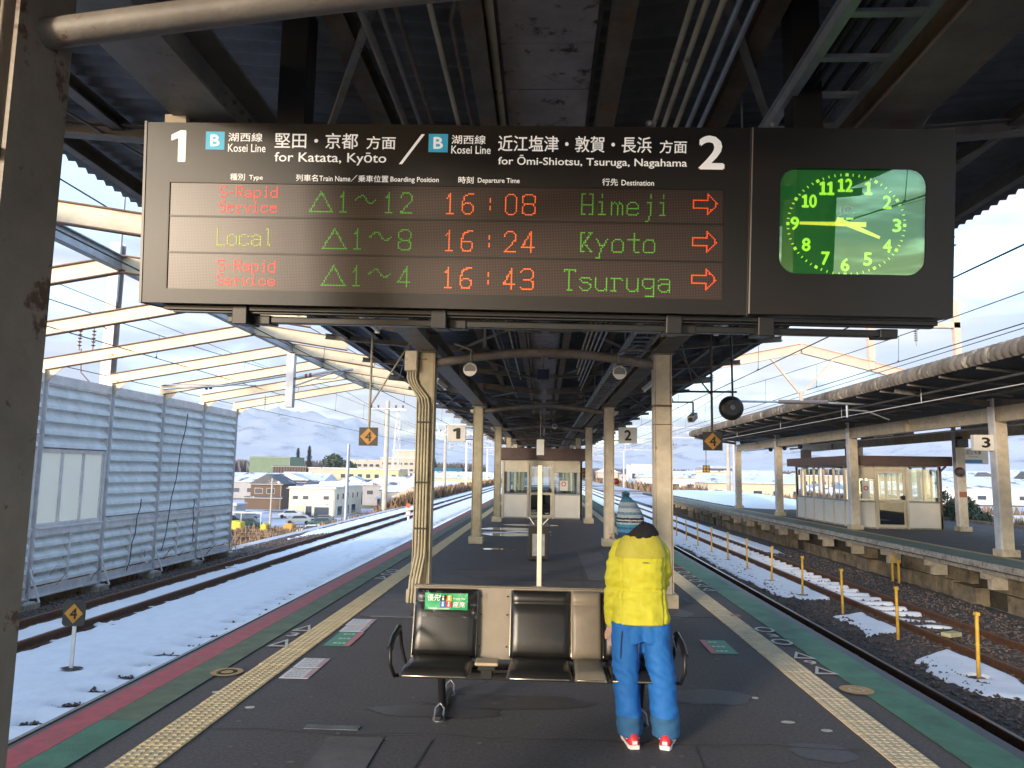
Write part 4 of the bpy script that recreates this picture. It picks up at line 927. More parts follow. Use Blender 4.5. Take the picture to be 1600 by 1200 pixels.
MB().box(-6.305, -6.255, 9.957, 9.975, -1.05, -.42).build('post', WHITEP, t); blob(-6.27, 9.96, .14, .09, -.985, 4.4, 16).build('footing', mat('wet_soil', (.06, .045, .035), .8), t)
t = thing('round_mirror', 'black round platform mirror seen from behind, hanging on a black pole beyond the right eave', 'mirror', (2.51, 9.9, 2.6))
MB().tube([(2.5, 9.86, 2.60), (2.5, 9.87, 2.60), (2.5, 9.90, 2.6), (2.5, 9.93, 2.6)], [.10, .145, .16, .165], 28).build('shell', BLACKP, t)
MB().tube([(2.5, 9.931, 2.6), (2.5, 9.94, 2.6)], .155, 28).build('mirror_glass', plain('mirror_glass', (.8, .8, .8), .03, metal=1), t)
MB().tube([(2.5, 9.84, 2.72), (2.5, 9.84, 2.82), (2.5, 9.86, 4.0)], .014, 8).tube([(1.69, 9.86, 2.81), (2.56, 9.86, 2.81)], .014, 8).tube([(1.69, 9.9, 2.67), (1.99, 9.9, 2.67)], .011, 8).build('pole', BLACKM, t)
MB().tube([(2.5, 9.862, 2.6), (2.5, 9.84, 2.6)], .035, 12).build('hub', plain('grey_hub', (.15, .15, .16), .4), t)
t = thing('security_camera', 'grey box camera hanging under a bracket on the right column', 'camera', (1.99, 9.9, 2.5))
MB().tube([(1.99, 9.9, 2.67), (1.99, 9.9, 2.53)], .012, 6).build('stem', BLACKM, t)
MB().bar((1.93, 9.78, 2.43), (2.03, 10.0, 2.50), .085, .085).build('housing', plain('camera_grey', (.28, .28, .29), .4), t, .01); MB().tube([(1.926, 9.771, 2.427), (1.931, 9.782, 2.43)], .03, 12).build('lens', BLACKM, t)

# ================================================================ WAITING ROOMS
PANEL = mat('shelter_panel', (.74, .70, .62), .5, var=.05, scale=2); FRAME = mat('shelter_frame_cream', (.60, .53, .40), .5, var=.08, scale=5)
FASC = mat('brown_fascia', (.10, .060, .050), .55, var=.15, scale=3); SGL = glass('shelter_glass', (.86, .92, .92), .10, .01)
DKGL = glass('door_glass', (.25, .28, .30), .08, .02)
ALU = mat('grey_aluminium', (.30, .31, .32), .45, metal=.4, var=.1)
def wall_run(t, p, d, L, cells, h, sill, door=None, tf=.06):
    """a glazed wall from p along unit vector d; cells = list of (length, kind)"""
    d = Vector(d); nn = Vector((d.y, -d.x, 0)); a = 0; M_ = Matrix.Translation(p) @ Matrix(((d.x, nn.x, 0, 0), (d.y, nn.y, 0, 0), (0, 0, 1, 0), (0, 0, 0, 1)))
    # local x along the wall, local y outwards
    posts = MB(); posts.box(-.04, .04, -.04, .04, 0, h)
    for ln, kd in cells:
        b = a+ln
        posts.box(b-.035, b+.035, -.04, .04, 0, h)
        if kd == 'w':
            MB().box(a+.04, b-.04, -.015, .015, .05, sill).xf(M_).build('panel', PANEL, t)
            w = MB().box(a+.04, b-.04, -.004, .004, sill+.06, h-.10).xf(M_).build('pane', SGL, t)
            MB().box(a+.036, b-.036, -.03, .03, sill, sill+.05).xf(M_).build('sill', ALU, w)
            m = (a+b)/2
            if ln > .8: MB().box(m-.015, m+.015, -.02, .02, sill+.05, h-.1).xf(M_).build('mullion', FRAME, w)
        elif kd == 'b':
            MB().box(a+.04, b-.04, -.015, .015, .05, sill).xf(M_).build('panel', PANEL, t)
            w = MB().box(a+.04, b-.04, -.004, .004, sill+.06, h-.45).xf(M_).build('pane', SGL, t); MB().box(a+.036, b-.036, -.03, .03, sill, sill+.05).xf(M_).build('sill', ALU, w)
            MB().box(a+.04, b-.04, -.015, .015, h-.44, h-.02).xf(M_).build('panel', FRAME, t)
        elif kd == 'd':
            dr = MB().box(a+.04, a+.11, -.05, -.01, .02, h-.15).box(b-.11, b-.04, -.05, -.01, .02, h-.15).box(a+.11, b-.11, -.05, -.01, h-.24, h-.15).box(a+.11, b-.11, -.05, -.01, .02, .14).box(a+.11, b-.11, -.05, -.01, .88, .97).xf(M_).build('door', FRAME, t)
            MB().box(a+.11, b-.11, -.034, -.028, .97, h-.24).xf(M_).build('pane', SGL, dr); MB().box(a+.11, b-.11, -.034, -.028, .14, .88).xf(M_).build('pane', DKGL, dr)
            MB().box(b-.19, b-.08, -.005, .03, .98, 1.12).xf(M_).build('handle_box', BLACKM, dr)
            MB().box(a+.036, b-.036, -.04, .03, h-.15, h-.02).xf(M_).build('transom', FRAME, t)
        a = b
    posts.box(-.04, a+.04, -.03, .03, h-.019, h+.06); posts.xf(M_).build('frame', FRAME, t)
def shelter(x0, x1, y0, y1, h, fasc, label, front, side, fo):
    t = thing('waiting_room', label, 'waiting room', (x0, y0, 0))
    L = x1-x0; D = y1-y0
    wall_run(t, (x0, y0, 0), (1, 0, 0), L, front, h, .88)
    wall_run(t, (x0, y1, 0), (0, -1, 0), D, side, h, .88)
    wall_run(t, (x1, y1, 0), (-1, 0, 0), L, [(L/3, 'w')]*3, h, .88)
    wall_run(t, (x1, y0, 0), (0, 1, 0), D, side, h, .88)
    MB().box(x0-fo, x1+fo, y0-fo, y1+fo, h+.02, h+fasc).build('roof', FASC, t, .01)
    MB().box(x0-.03, x1+.03, y0-.03, y1+.03, .002, .045).build('plinth', CONC, t)
    # seats inside
    s_ = MB()
    for i in range(int(D/.6)-1): s_.box(x1-.55, x1-.12, y0+.5+i*.6, y0+.98+i*.6, .38, .43); s_.box(x1-.16, x1-.11, y0+.5+i*.6, y0+.98+i*.6, .43, .8)
    s_.build('inner_seat', plain('seat_blue_grey', (.05, .06, .09), .4), t)
    return t
sh1 = shelter(-1.52, 1.42, 28.0, 33.0, 2.17, .46, 'cream waiting room with brown roof band in the middle of the island platform', [(.95, 'b'), (.95, 'd'), (1.04, 'b')], [(1.0, 'w')]*5, .22)
MB().box(.62, .92, 27.93, 27.96, 1.05, 1.42).build('notice', SIGNW, sh1); onwall(ringm := MB().add([(r*math.cos(a), r*math.sin(a), 0) for r in (.06, .09) for a in np.linspace(0, 2*PI, 17)[:-1]], [(i, (i+1) % 16, (i+1) % 16+16, i+16) for i in range(16)]), .77, 27.925, 1.30).build('print', plain('red_print', (.6, .03, .02), .5), sh1)
for x in (-1.3, -1.05, -.8, .9, 1.15): MB().box(x-.02, x+.02, 28.25, 28.27, .95, 2.05).build('blind_strip', PANEL, sh1)
bx = MB(); bx.ball((-.6, 30.2, 2.70), .10, 8, 6).ball((-.05, 30.2, 2.70), .10, 8, 6).ball((.55, 30, 2.70), .09, 8, 6); bx.build('roof_vent', BLACKP, sh1)
sh3 = shelter(10.72, 13.5, 25.9, 31.9, 2.12, .34, 'cream waiting room with purple-brown roof band on the far platform three', [(.62, 'b'), (1.05, 'd'), (1.11, 'w')], [(1.0, 'w')]*6, .30)
MB().box(10.86, 11.12, 25.83, 25.86, 1.0, 1.6).build('notice', SIGNW, sh3); onwall(MB().add([(r*math.cos(a), r*math.sin(a), 0) for r in (.05, .08) for a in np.linspace(0, 2*PI, 17)[:-1]], [(i, (i+1) % 16, (i+1) % 16+16, i+16) for i in range(16)]), .0+10.99, 25.82, 1.36).build('print', MATS['red_print'], sh3)
MB().tube([(13.62, 25.7, 2.14), (13.45, 25.75, 1.95), (13.44, 25.75, .45)], .04, 8).build('drain_pipe', FASC, sh3)
MB().box(10.6, 10.9, 26.1, 26.5, 2.47, 2.8).box(10.6, 10.9, 30.6, 31.0, 2.47, 2.8).build('roof_box', plain('dark_box', (.05, .04, .045), .6), sh3)

# ================================================================ PERSON
pe = thing('person', 'person in yellow jacket, blue ski trousers and striped bobble hat standing at the bench', 'person', (.68, 5.0, 0))
SKIN = mat('skin', (.55, .36, .27), .5, var=.04, coord='o')
def ell(c, a, b, n=24, tilt=0, sq=2.0):
    out = []
    for i in range(n):
        t = 2*PI*i/n; x = math.copysign(abs(math.cos(t))**(2/sq), math.cos(t))*a; y = math.copysign(abs(math.sin(t))**(2/sq), math.sin(t))*b
        out.append((c[0]+x, c[1]+y, c[2]+tilt*y))
    return out
def limb(pts, rs, n=16, rb=None):
    """tapered round limb through pts"""
    mb = MB(); mb.tube(pts, rs, n); return mb
def smooth_pts(pts, rs, k=5):
    P = [Vector(p) for p in pts]; out = []; ro = []
    for i in range(len(P)-1):
        p0 = P[max(i-1, 0)]; p1 = P[i]; p2 = P[i+1]; p3 = P[min(i+2, len(P)-1)]
        for j in range(k):
            t = j/k; out.append(.5*((2*p1)+(p2-p0)*t+(2*p0-5*p1+4*p2-p3)*t*t+(3*p1-p0-3*p2+p3)*t**3)); ro.append(rs[i]+(rs[i+1]-rs[i])*(t*t*(3-2*t)))
    return out+[P[-1]], ro+[rs[-1]]
def fuse(mb, name, m, parent, vox, disp=None, smooth=2):
    me = mb.mesh('tmp'); o = bpy.data.objects.new('tmp', me); COL.objects.link(o)
    r = o.modifiers.new('r', 'REMESH'); r.mode = 'VOXEL'; r.voxel_size = vox; r.use_smooth_shade = True
    s = o.modifiers.new('s', 'SMOOTH'); s.iterations = smooth; s.factor = .5
    dg = bpy.context.evaluated_depsgraph_get(); nm = bpy.data.meshes.new_from_object(o.evaluated_get(dg)); bpy.data.objects.remove(o)
    if disp:
        nm.update(); ns = [v.normal.copy() for v in nm.vertices]
        for v, n in zip(nm.vertices, ns): v.co += n*disp(v.co, n)
    g = ORG[parent.name]
    for v in nm.vertices: v.co -= Vector(g)
    nm.polygons.foreach_set('use_smooth', [True]*len(nm.polygons)); nm.materials.clear(); nm.materials.append(m); nm.update()
    o = bpy.data.objects.new(name, nm); COL.objects.link(o); o.parent = parent; ORG[o.name] = g; return o
# body: one continuous skin surface
b = MB()
HC = Vector((.592, 5.060, 1.400))
b.ball(HC, (.068, .080, .105), 20, 14); b.ball(HC+Vector((0, .07, -.055)), (.045, .045, .04), 14, 10)            # cranium, jaw
b.ball(HC+Vector((0, .098, -.02)), (.013, .022, .022), 10, 8); b.ball(HC+Vector((-.070, .01, -.02)), (.010, .018, .028), 8, 8); b.ball(HC+Vector((.070, .01, -.02)), (.010, .018, .028), 8, 8)
b.tube([(.625, 5.04, 1.22), (.612, 5.065, 1.36)], [.055, .05], 16)
b.loft([ell((.65, 5.02, z), a, d) for z, a, d in ((.70, .15, .10), (.80, .155, .105), (.92, .135, .09), (1.08, .155, .10), (1.20, .165, .10), (1.26, .10, .07))])
for s, hx, kx, fx in ((-1, .575, .57, .565), (1, .735, .775, .79)):
    p, r = smooth_pts([(hx, 5.02, .78), (kx, 5.0, .44), (fx, 4.985, .09)], [.085, .06, .042]); b.tube(p, r, 16); b.tube([(fx, 4.97, .06), (fx, 5.1, .045)], [.04, .03], 12)
armL = [(.510, 5.04, 1.19), (.470, 5.05, .95), (.470, 5.11, .70)]; armR = [(.785, 5.04, 1.19), (.800, 5.12, .98), (.745, 5.28, .88)]
for a_ in (armL, armR): p, r = smooth_pts(a_, [.05, .04, .028]); b.tube(p, r, 14)
def handm(b, w, d, side):
    w = Vector(w); d = Vector(d).normalized(); s = d.cross(Vector((0, 0, 1))).normalized()*side; dn = Vector((0, 0, -1))
    b.tube([w-d*.01, w+d*.04, w+d*.085], [.024, .033, .030], 12)
    for k, (o_, L) in enumerate(((-.025, .055), (-.009, .064), (.008, .060), (.024, .046))):
        q = w+d*.08+s*o_; b.tube([q, q+d*L*.5+dn*.008, q+d*L*.85+dn*.03], [.009, .0085, .007], 8)
    q = w+d*.03+s*(-.028); b.tube([q, q+d*.03-s*.02+dn*.01, q+d*.055-s*.018+dn*.028], [.011, .010, .008], 8)
handm(b, armL[-1], (.10, .35, -.9), 1); handm(b, armR[-1], (-.45, .85, -.25), -1)
fuse(b, 'body', SKIN, pe, .007, smooth=2)
for s in (-1, 1):
    e_ = MB().ball(HC+Vector((s*.028, .083, .008)), .011, 10, 8).build('eye', plain('eye_white', (.8, .8, .78), .2), pe); MB().ball(HC+Vector((s*.028, .0925, .008)), .005, 8, 6).build('iris', plain('iris_brown', (.05, .03, .02), .2), e_)
MB().tube([HC+Vector((-.022, .112, -.062)), HC+Vector((0, .118, -.066)), HC+Vector((.022, .112, -.062))], .0045, 6).build('mouth', plain('lips', (.45, .17, .15), .4), pe)
hr = MB()
for i in range(60):
    a = rng.uniform(PI*.95, 2.05*PI) ; c0 = HC+Vector((.060*math.cos(a), .062*math.sin(a), rng.uniform(-.09, -.07))); hr.tube([c0, c0+Vector((.004*math.cos(a), .004*math.sin(a), -.03)), c0+Vector((.002*math.cos(a), -.002, -.06+rng.uniform(-.015, .01)))], [.005, .006, .002], 5, False)
hr.build('hair', plain('dark_hair', (.012, .009, .008), .45), pe)
# trousers
BLUE = mat('blue_ski_fabric', (.008, .125, .42), .75, var=.06, scale=14, bump=.9, bscale=15, coord='o', col2=(.007, .10, .34), mix2=.56, scale2=9, soft2=.2)
tr = MB(); tr.loft([ell((.645, 5.02, z), a, d, sq=2.3) for z, a, d in ((.62, .190, .12), (.70, .178, .118), (.80, .155, .10), (.90, .125, .08))])
for hx, kx, fx, top in ((.555, .553, .572, -1), (.745, .772, .795, 1)):
    pts = [(hx, 5.02, .74), (hx+.0*top, 5.015, .62), (kx, 5.0, .45), ((kx+fx)/2, 4.985, .28), (fx, 4.975, .14), (fx+.003, 4.965, .055)]; rs = [.100, .098, .094, .090, .091, .088]
    p, r = smooth_pts(pts, rs); tr.loft([ell(q, rr*1.0, rr*1.12) for q, rr in zip(reversed(p), reversed(r))])
def dtr(c, n):
    f = noise.fractal(Vector((c.x*7, c.y*7, c.z*10+c.x*9)), 1, 2, 3)*.006
    k = 1-min(1, abs(c.z-.42)/.16); f += .004*math.sin(c.z*95+c.x*30+2*noise.noise(Vector((c.x*9, c.y*9, 1))))*max(0, k)
    k2 = max(0, 1-abs(c.z-.16)/.12); f += .003*math.sin(c.z*80-c.x*40)*k2
    f -= .016*math.exp(-((c.x-.648)/.022)**2)*sstep(.80, .64, c.z)*(1 if c.y < 5.02 else 0)
    return f
tro = fuse(tr, 'trousers', BLUE, pe, .0075, dtr, 2)
GP = mat('grey_cuff_patch', (.022, .10, .22), .8, var=.1, coord='o')
tro.data.materials.append(GP)
for p_ in tro.data.polygons:
    c_ = p_.center
    if c_.z < .178 and c_.y < .0: p_.material_index = 1
MB().tube([(.515, 4.905, .70), (.508, 4.905, .62), (.505, 4.908, .53)], .0035, 6).tube([(.84, 4.93, .68), (.865, 4.93, .57)], .003, 6).build('zip', plain('dark_zip', (.01, .03, .09), .5), pe)
# jacket
YEL = mat('yellow_jacket', (.56, .53, .030), .7, var=.05, scale=14, bump=.9, bscale=17, coord='o'); YEL2 = mat('yellow_yoke', (.42, .385, .035), .65, var=.06, scale=14, bump=.6, bscale=25, coord='o')
jk = MB(); jk.loft([ell((.650-.004*(1.2-z), 5.03, z), a, d, sq=2.25) for z, a, d in ((.735, .188, .150), (.75, .191, .152), (.85, .180, .143), (.97, .163, .130), (1.08, .163, .132), (1.16, .166, .130), (1.215, .160, .118), (1.262, .135, .105), (1.30, .10, .09), (1.335, .085, .08))])
for a_, sd in ((armL, -1), (armR, 1)):
    p, r = smooth_pts([(.65+sd*.08, 5.03, 1.225)]+a_, [.060, .060, .058, .045]); jk.tube(p, r, 18)
def djk(c, n):
    f = noise.fractal(Vector((c.x*6+c.z*4, c.y*6, c.z*15)), 1, 2, 3)*.008
    f += .004*math.sin(c.z*70+c.x*26+3*noise.noise(Vector((c.x*8, c.y*8, c.z*5))))*max(0, 1-abs(c.z-1.02)/.13)
    f += .004*math.sin(c.x*60+c.z*12)*max(0, 1-abs(c.z-.80)/.08)
    if c.x < .50 or c.x > .82: f += .0028*math.sin(c.z*70+c.y*60+4*noise.noise(c*9))
    f -= .010*math.exp(-((c.z-.955)/.012)**2)
    xs_ = .515-.02*(1.15-c.z)
    if c.y < 5.05: f -= .009*math.exp(-((c.x-xs_)/.007)**2)*sstep(1.2, 1.12, c.z)+.007*math.exp(-((c.x-.79)/.007)**2)*sstep(1.2, 1.12, c.z)
    return f
fuse(jk, 'jacket', YEL, pe, .0085, djk, 2)
# yoke: a second layer across shoulders, hem seam and a small mark on the back
yk = MB(); rg = []
for z, a, d in ((1.16, .168, .131), (1.19, .166, .127), (1.225, .157, .119), (1.262, .138, .108), (1.30, .105, .094)):
    e_ = ell((.650, 5.03, z), a+.009, d+.009, 48, sq=2.25); rg.append(e_[26:47])
v = [p for q in rg for p in q]; m_ = 21
yk.add(v, [(i*m_+j, i*m_+j+1, (i+1)*m_+j+1, (i+1)*m_+j) for i in range(4) for j in range(m_-1)], True); yk.build('yoke', YEL2, pe)
q = text_mb('HELLY', -.02, .02, -.003, .003, 0) if False else rect(-.02, .02, -.0028, .0028); onwall(q, .665, 4.878, 1.135).build('back_mark', plain('dark_mark', (.03, .03, .03), .5), pe)
cl_ = MB(); cl_.tube([(.655, 5.03, 1.262), (.652, 5.035, 1.290), (.645, 5.045, 1.318), (.632, 5.055, 1.340)], [.112, .122, .110, .078], 22)
fuse(cl_, 'collar', plain('black_fleece', (.009, .008, .009), .9), pe, .008, lambda c, n: .008*noise.fractal(Vector((c.x*22, c.y*22, c.z*30)), 1, 2, 3), 1)
# knitted hat with bobble, tipped forward and left
KNIT = bpy.data.materials.new('knitted_stripes'); KNIT.use_nodes = True
def knit():
    nt = KNIT.node_tree; n = nt.nodes; l = nt.links; p = n['Principled BSDF']; p.inputs['Roughness'].default_value = .95
    tc = n.new('ShaderNodeTexCoord'); s = n.new('ShaderNodeSeparateXYZ'); l.new(tc.outputs['Object'], s.inputs[0])
    nz = n.new('ShaderNodeTexNoise'); nz.inputs['Scale'].default_value = 90; l.new(tc.outputs['Object'], nz.inputs['Vector'])
    a = n.new('ShaderNodeMath'); a.operation = 'MULTIPLY_ADD'; l.new(nz.outputs['Fac'], a.inputs[0]); a.inputs[1].default_value = .012; l.new(s.outputs[2], a.inputs[2])
    r = n.new('ShaderNodeMapRange'); l.new(a.outputs[0], r.inputs[0]); r.inputs[1].default_value = 1.305; r.inputs[2].default_value = 1.555
    c = n.new('ShaderNodeValToRGB'); l.new(r.outputs[0], c.inputs[0]); c.color_ramp.interpolation = 'CONSTANT'; e = c.color_ramp.elements
    st = [(0, (.02, .05, .13)), (.07, (.05, .20, .32)), (.15, (.02, .10, .24)), (.21, (.04, .20, .30)), (.28, (.30, .36, .42)), (.33, (.01, .015, .04)), (.37, (.38, .42, .46)), (.40, (.01, .02, .05)), (.45, (.28, .34, .40)), (.53, (.11, .19, .27)), (.60, (.32, .38, .43)), (.70, (.14, .22, .29)), (.77, (.26, .33, .39)), (.86, (.04, .16, .25))]
    e[0].position = 0; e[0].color = (*st[0][1], 1); e[1].position = st[1][0]; e[1].color = (*st[1][1], 1)
    for q, cc in st[2:]: x = e.new(q); x.color = (*cc, 1)
    l.new(c.outputs[0], p.inputs['Base Color'])
    v = n.new('ShaderNodeTexVoronoi'); v.inputs['Scale'].default_value = 110; mp = n.new('ShaderNodeMapping'); mp.inputs['Scale'].default_value = (1.3, 1.3, .8); l.new(tc.outputs['Object'], mp.inputs[0]); l.new(mp.outputs[0], v.inputs['Vector'])
    b = n.new('ShaderNodeBump'); b.inputs['Strength'].default_value = 1; b.inputs['Distance'].default_value = .006; b.invert = True; l.new(v.outputs['Distance'], b.inputs['Height']); l.new(b.outputs[0], p.inputs['Normal'])
knit()
hb = MB(); prof = [(-.118, .080), (-.095, .088), (-.04, .092), (0, .091), (.04, .081), (.08, .067), (.11, .050), (.135, .034), (.147, .014)]
hb.tube([HC+Vector((-.004-.17*max(0, h)-.04*h, -.002, h)) for h, _ in prof], [r for _, r in prof], 30)
ho = fuse(hb, 'hat', KNIT, pe, .006, lambda c, n: .0022*math.sin(math.atan2(c.y-HC.y, c.x-HC.x)*34)+.003*noise.noise(c*14), 1)
pb = MB()
for i in range(160):
    d_ = Vector(rng.normal(0, 1, 3)).normalized(); c0 = HC+Vector((-.034, 0, .162)); pb.tube([c0, c0+d_*.028*rng.uniform(.8, 1.15)], [.004, .0015], 4, False)
pb.build('bobble', mat('teal_yarn', (.03, .13, .22), .9, coord='o'), ho)
# shoes
SHR = plain('red_shoe', (.60, .03, .04), .45); SHW = plain('white_sole', (.78, .76, .74), .5)
for x, rz in ((.575, .10), (.805, -.28)):
    M_ = Matrix.Translation((x, 4.965, 0)) @ Matrix.Rotation(rz, 4, 'Z')
    up = [[(w*math.cos(a), y+.0*a, .022+h*max(0, math.sin(a))) for a in np.linspace(0, PI, 11)] for y, w, h in ((-.115, .022, .035), (-.105, .034, .062), (-.05, .038, .08), (.02, .042, .07), (.09, .046, .052), (.14, .038, .038), (.165, .016, .02))]
    s_ = MB().loft(up, True, True).xf(M_).build('shoe', SHR, pe)
    so = MB(); ol = [(-.028, -.118), (.028, -.118), (.038, -.09), (.038, -.02), (.046, .08), (.038, .145), (.012, .172), (-.012, .172), (-.038, .145), (-.046, .08), (-.038, -.02), (-.038, -.09)]
    so.prism([(a, b_) for a, b_ in ol], 2, .0, .024); so.xf(M_).build('sole', SHW, s_); st = MB(); st.bar((-.040, -.06, .045), (-.030, .0, .07), .01, .006).bar((.040, -.06, .045), (.030, 0, .07), .01, .006).box(-.015, .015, -.121, -.112, .03, .05); st.xf(M_).build('stripe', SHW, s_)
# ================================================================ STEEL NOISE WALL WITH OPEN ROOF FRAMES (left)
WX = -10.2; PY = [23.85-2.35*i for i in range(12)]
wall = thing('noise_barrier', 'pale blue ribbed steel wall beyond the left tracks with frosted windows', 'wall', (WX, 20, -1))
# one rib shared by every bay: a shallow folded louvre
def rib(w, h, deep=.11):
    p = [(0, 0), (deep, .03*h/.27), (deep*.92, .10*h/.27), (.012, h*.80), (0, h)]; mb = MB(); 
    mb.add([(x, 0, z) for x, z in p]+[(x, w, z) for x, z in p]+[(-.012, 0, 0), (-.012, 0, h), (-.012, w, 0), (-.012, w, h)],
           [(0,1,6,5),(1,2,7,6),(2,3,8,7),(3,4,9,8),(10,12,13,11),(0,1,2,3,4,11,10),(5,12,13,9,8,7,6),(4,9,13,11),(0,10,12,5)]); return mb
rm = rib(2.17, .27).mesh('rib'); rm.materials.append(WALLP); rl_ = rib(2.17, .25).mesh('rib'); rl_.materials.append(WALLP)
for i, y in enumerate(PY):
    a, b = y-2.35+.09, y-.09
    p = MB(); ibeam(p, (WX, y, -1.0), (WX, y, 3.62), .16, .16, .014); p.box(WX-.15, WX+.15, y-.15, y+.15, -1.0, -.98); p.build('post', WALLF, wall)
    MB().box(WX-.22, WX+.22, y-.22, y+.22, -1.35, -1.0).build('footing', CONC, wall, .02)
    MB().bar((WX+.09, y, -.35), (WX+.34, y, -.98), .03, .03).build('foot_strut', WALLF, wall)
    if i == len(PY)-1: break
    window = i >= 3
    top = 3.36
    z = 2.04 if window else .52; n = int(round((top-z)/.27))
    for k in range(n): piece(rm, 'rib', wall, (WX-.02, a+.0, z+k*(top-z)/n), scale=(1, 1, (top-z)/n/.27))
    n = 4
    for k in range(n): piece(rl_, 'rib', wall, (WX-.02, a, -.72+k*.25), scale=(1, 1, 1))
    MB().box(WX-.07, WX+.09, y-2.27, y-.08, 3.37, 3.56).build('top_rail', WALLF, wall)
    MB().box(WX-.05, WX+.10, y-2.27, y-.08, .28, .42).box(WX-.05, WX+.13, y-2.27, y-.08, .42, .45).build('middle_rail', WALLF, wall)
    MB().box(WX-.05, WX+.10, y-2.27, y-.08, -.90, -.76).box(WX-.05, WX+.14, y-2.27, y-.08, -.93, -.90).build('bottom_rail', WALLF, wall)
    MB().box(WX-.0, WX+.10, y-1.2, y-1.15, -.75, .27).build('mid_post', WALLF, wall)
    if window:
        MB().box(WX-.04, WX+.05, a, b, .45, .52).box(WX-.04, WX+.05, a, b, 1.97, 2.04).build('window_rail', WALLF, wall)
        w3 = (b-a)/3
        for k in range(3):
            w = MB().box(WX-.012, WX-.004, a+k*w3+.03, a+(k+1)*w3-.03, .52, 1.97).build('pane', None or bpy.data.materials.get('frosted') or plain('frosted', (.70, .74, .74), .35), wall)
            MB().box(WX-.03, WX+.03, a+(k+1)*w3-.03, a+(k+1)*w3+.03, .52, 1.97).build('window_bar', WALLF, wall)
    else:
        MB().box(WX-.04, WX+.05, a, b, .45, .52).build('window_rail', WALLF, wall)
def frosted():
    p = MATS['frosted'].node_tree.nodes['Principled BSDF']; m = MATS['frosted']; nt = m.node_tree; n = nt.nodes; l = nt.links
    t = n.new('ShaderNodeBsdfTranslucent'); t.inputs[0].default_value = (.70, .74, .72, 1); x = n.new('ShaderNodeMixShader'); x.inputs[0].default_value = .5
    l.new(p.outputs[0], x.inputs[1]); l.new(t.outputs[0], x.inputs[2]); l.new(x.outputs[0], n['Material Output'].inputs[0])
frosted()
# small insulators and hanging wires on the wall
vn = MB()
for y, z0, z1, dy in ((20.3, 3.2, -.5, -.9), (18.2, .9, -.8, -.4), (21.0, .8, -.4, .1)):
    pts = [(WX+.17, y+dy*i/8+.04*math.sin(i*2.1), z0+(z1-z0)*i/8) for i in range(9)]; vn.tube(pts, .012, 5)
tag(vn.build('dead_vine', plain('dead_vine', (.04, .03, .03), .9), None, 0, (WX, 20, 0)), 'dark dead vines climbing the ribbed steel wall', 'vine')
# ---- gabled frames above the tracks
FRM = mat('frame_cream_rust', (.66, .55, .38), .5, var=.12, scale=3, col2=(.33, .12, .045), mix2=.63, scale2=2.6, soft2=.06, stretch=(1, 1, 1.6))
FRMD = mat('rusty_flange_edge', (.16, .075, .04), .6, var=.2, scale=5)
FRP = mat('faded_pink_cream', (.62, .47, .38), .5, var=.1, scale=3, col2=(.3, .12, .06), mix2=.66, scale2=3)
def frame(y, x0, z0, xa, za, x1, z1, name, label, grp, m, h=.24):
    t = thing(name, label, 'steel frame', (xa, y, za), grp)
    for p, q in (((x0, y, z0), (xa, y, za)), ((xa, y, za), (x1, y, z1))):
        w = MB(); P = Vector(p); Q = Vector(q); w.bar(P, Q, .014, h, (0, 0, 1)); w.build('rafter_web', m, t)
        d = (Q-P).normalized(); u = Vector((-d.z, 0, d.x)); u = u if u.z > 0 else -u; f = MB(); f.bar(P+u*(h/2+.007), Q+u*(h/2+.007), .10, .014); f.bar(P-u*(h/2+.007), Q-u*(h/2+.007), .10, .014); f.build('flange', FRMD if m is FRM else m, t)
    return t
ordn = ['farthest', 'second farthest', 'third farthest', 'fourth farthest', 'fifth farthest', 'sixth farthest', 'seventh farthest', 'eighth farthest', 'ninth farthest', 'tenth farthest', 'eleventh farthest', 'nearest']
for i, y in enumerate(PY):
    t = frame(y, WX, 3.74, -5.9, 4.50, -3.95, 4.20, 'roof_frame', f'cream rust-streaked gabled steel frame over the left tracks, {ordn[i]}', 'gabled frames over the left tracks', FRM, .22)
    MB().add([(WX-.08, y, 3.40), (WX+.08, y, 3.40), (WX+.42, y, 3.70), (WX+.0, y, 3.86), (WX-.08, y, 3.84)], [(0,1,2,3,4)]).add([(WX-.08, y+.015, 3.40), (WX+.08, y+.015, 3.40), (WX+.42, y+.015, 3.70), (WX+.0, y+.015, 3.86), (WX-.08, y+.015, 3.84)], [(4,3,2,1,0)]).build('gusset', FRM, t)
rb = MB(); ibeam(rb, (-5.9, -3, 4.50), (-5.9, 23.9, 4.50), .12, .20, .014)
tag(rb.build('ridge_beam', GALV, None, 0, (-5.9, 10, 4.5)), 'grey steel ridge beam joining the gabled frames above the left track', 'beam')
eb = MB(); ibeam(eb, (-5.2, -3, 4.36), (-4.3, 24, 4.22), .08, .09, .01)
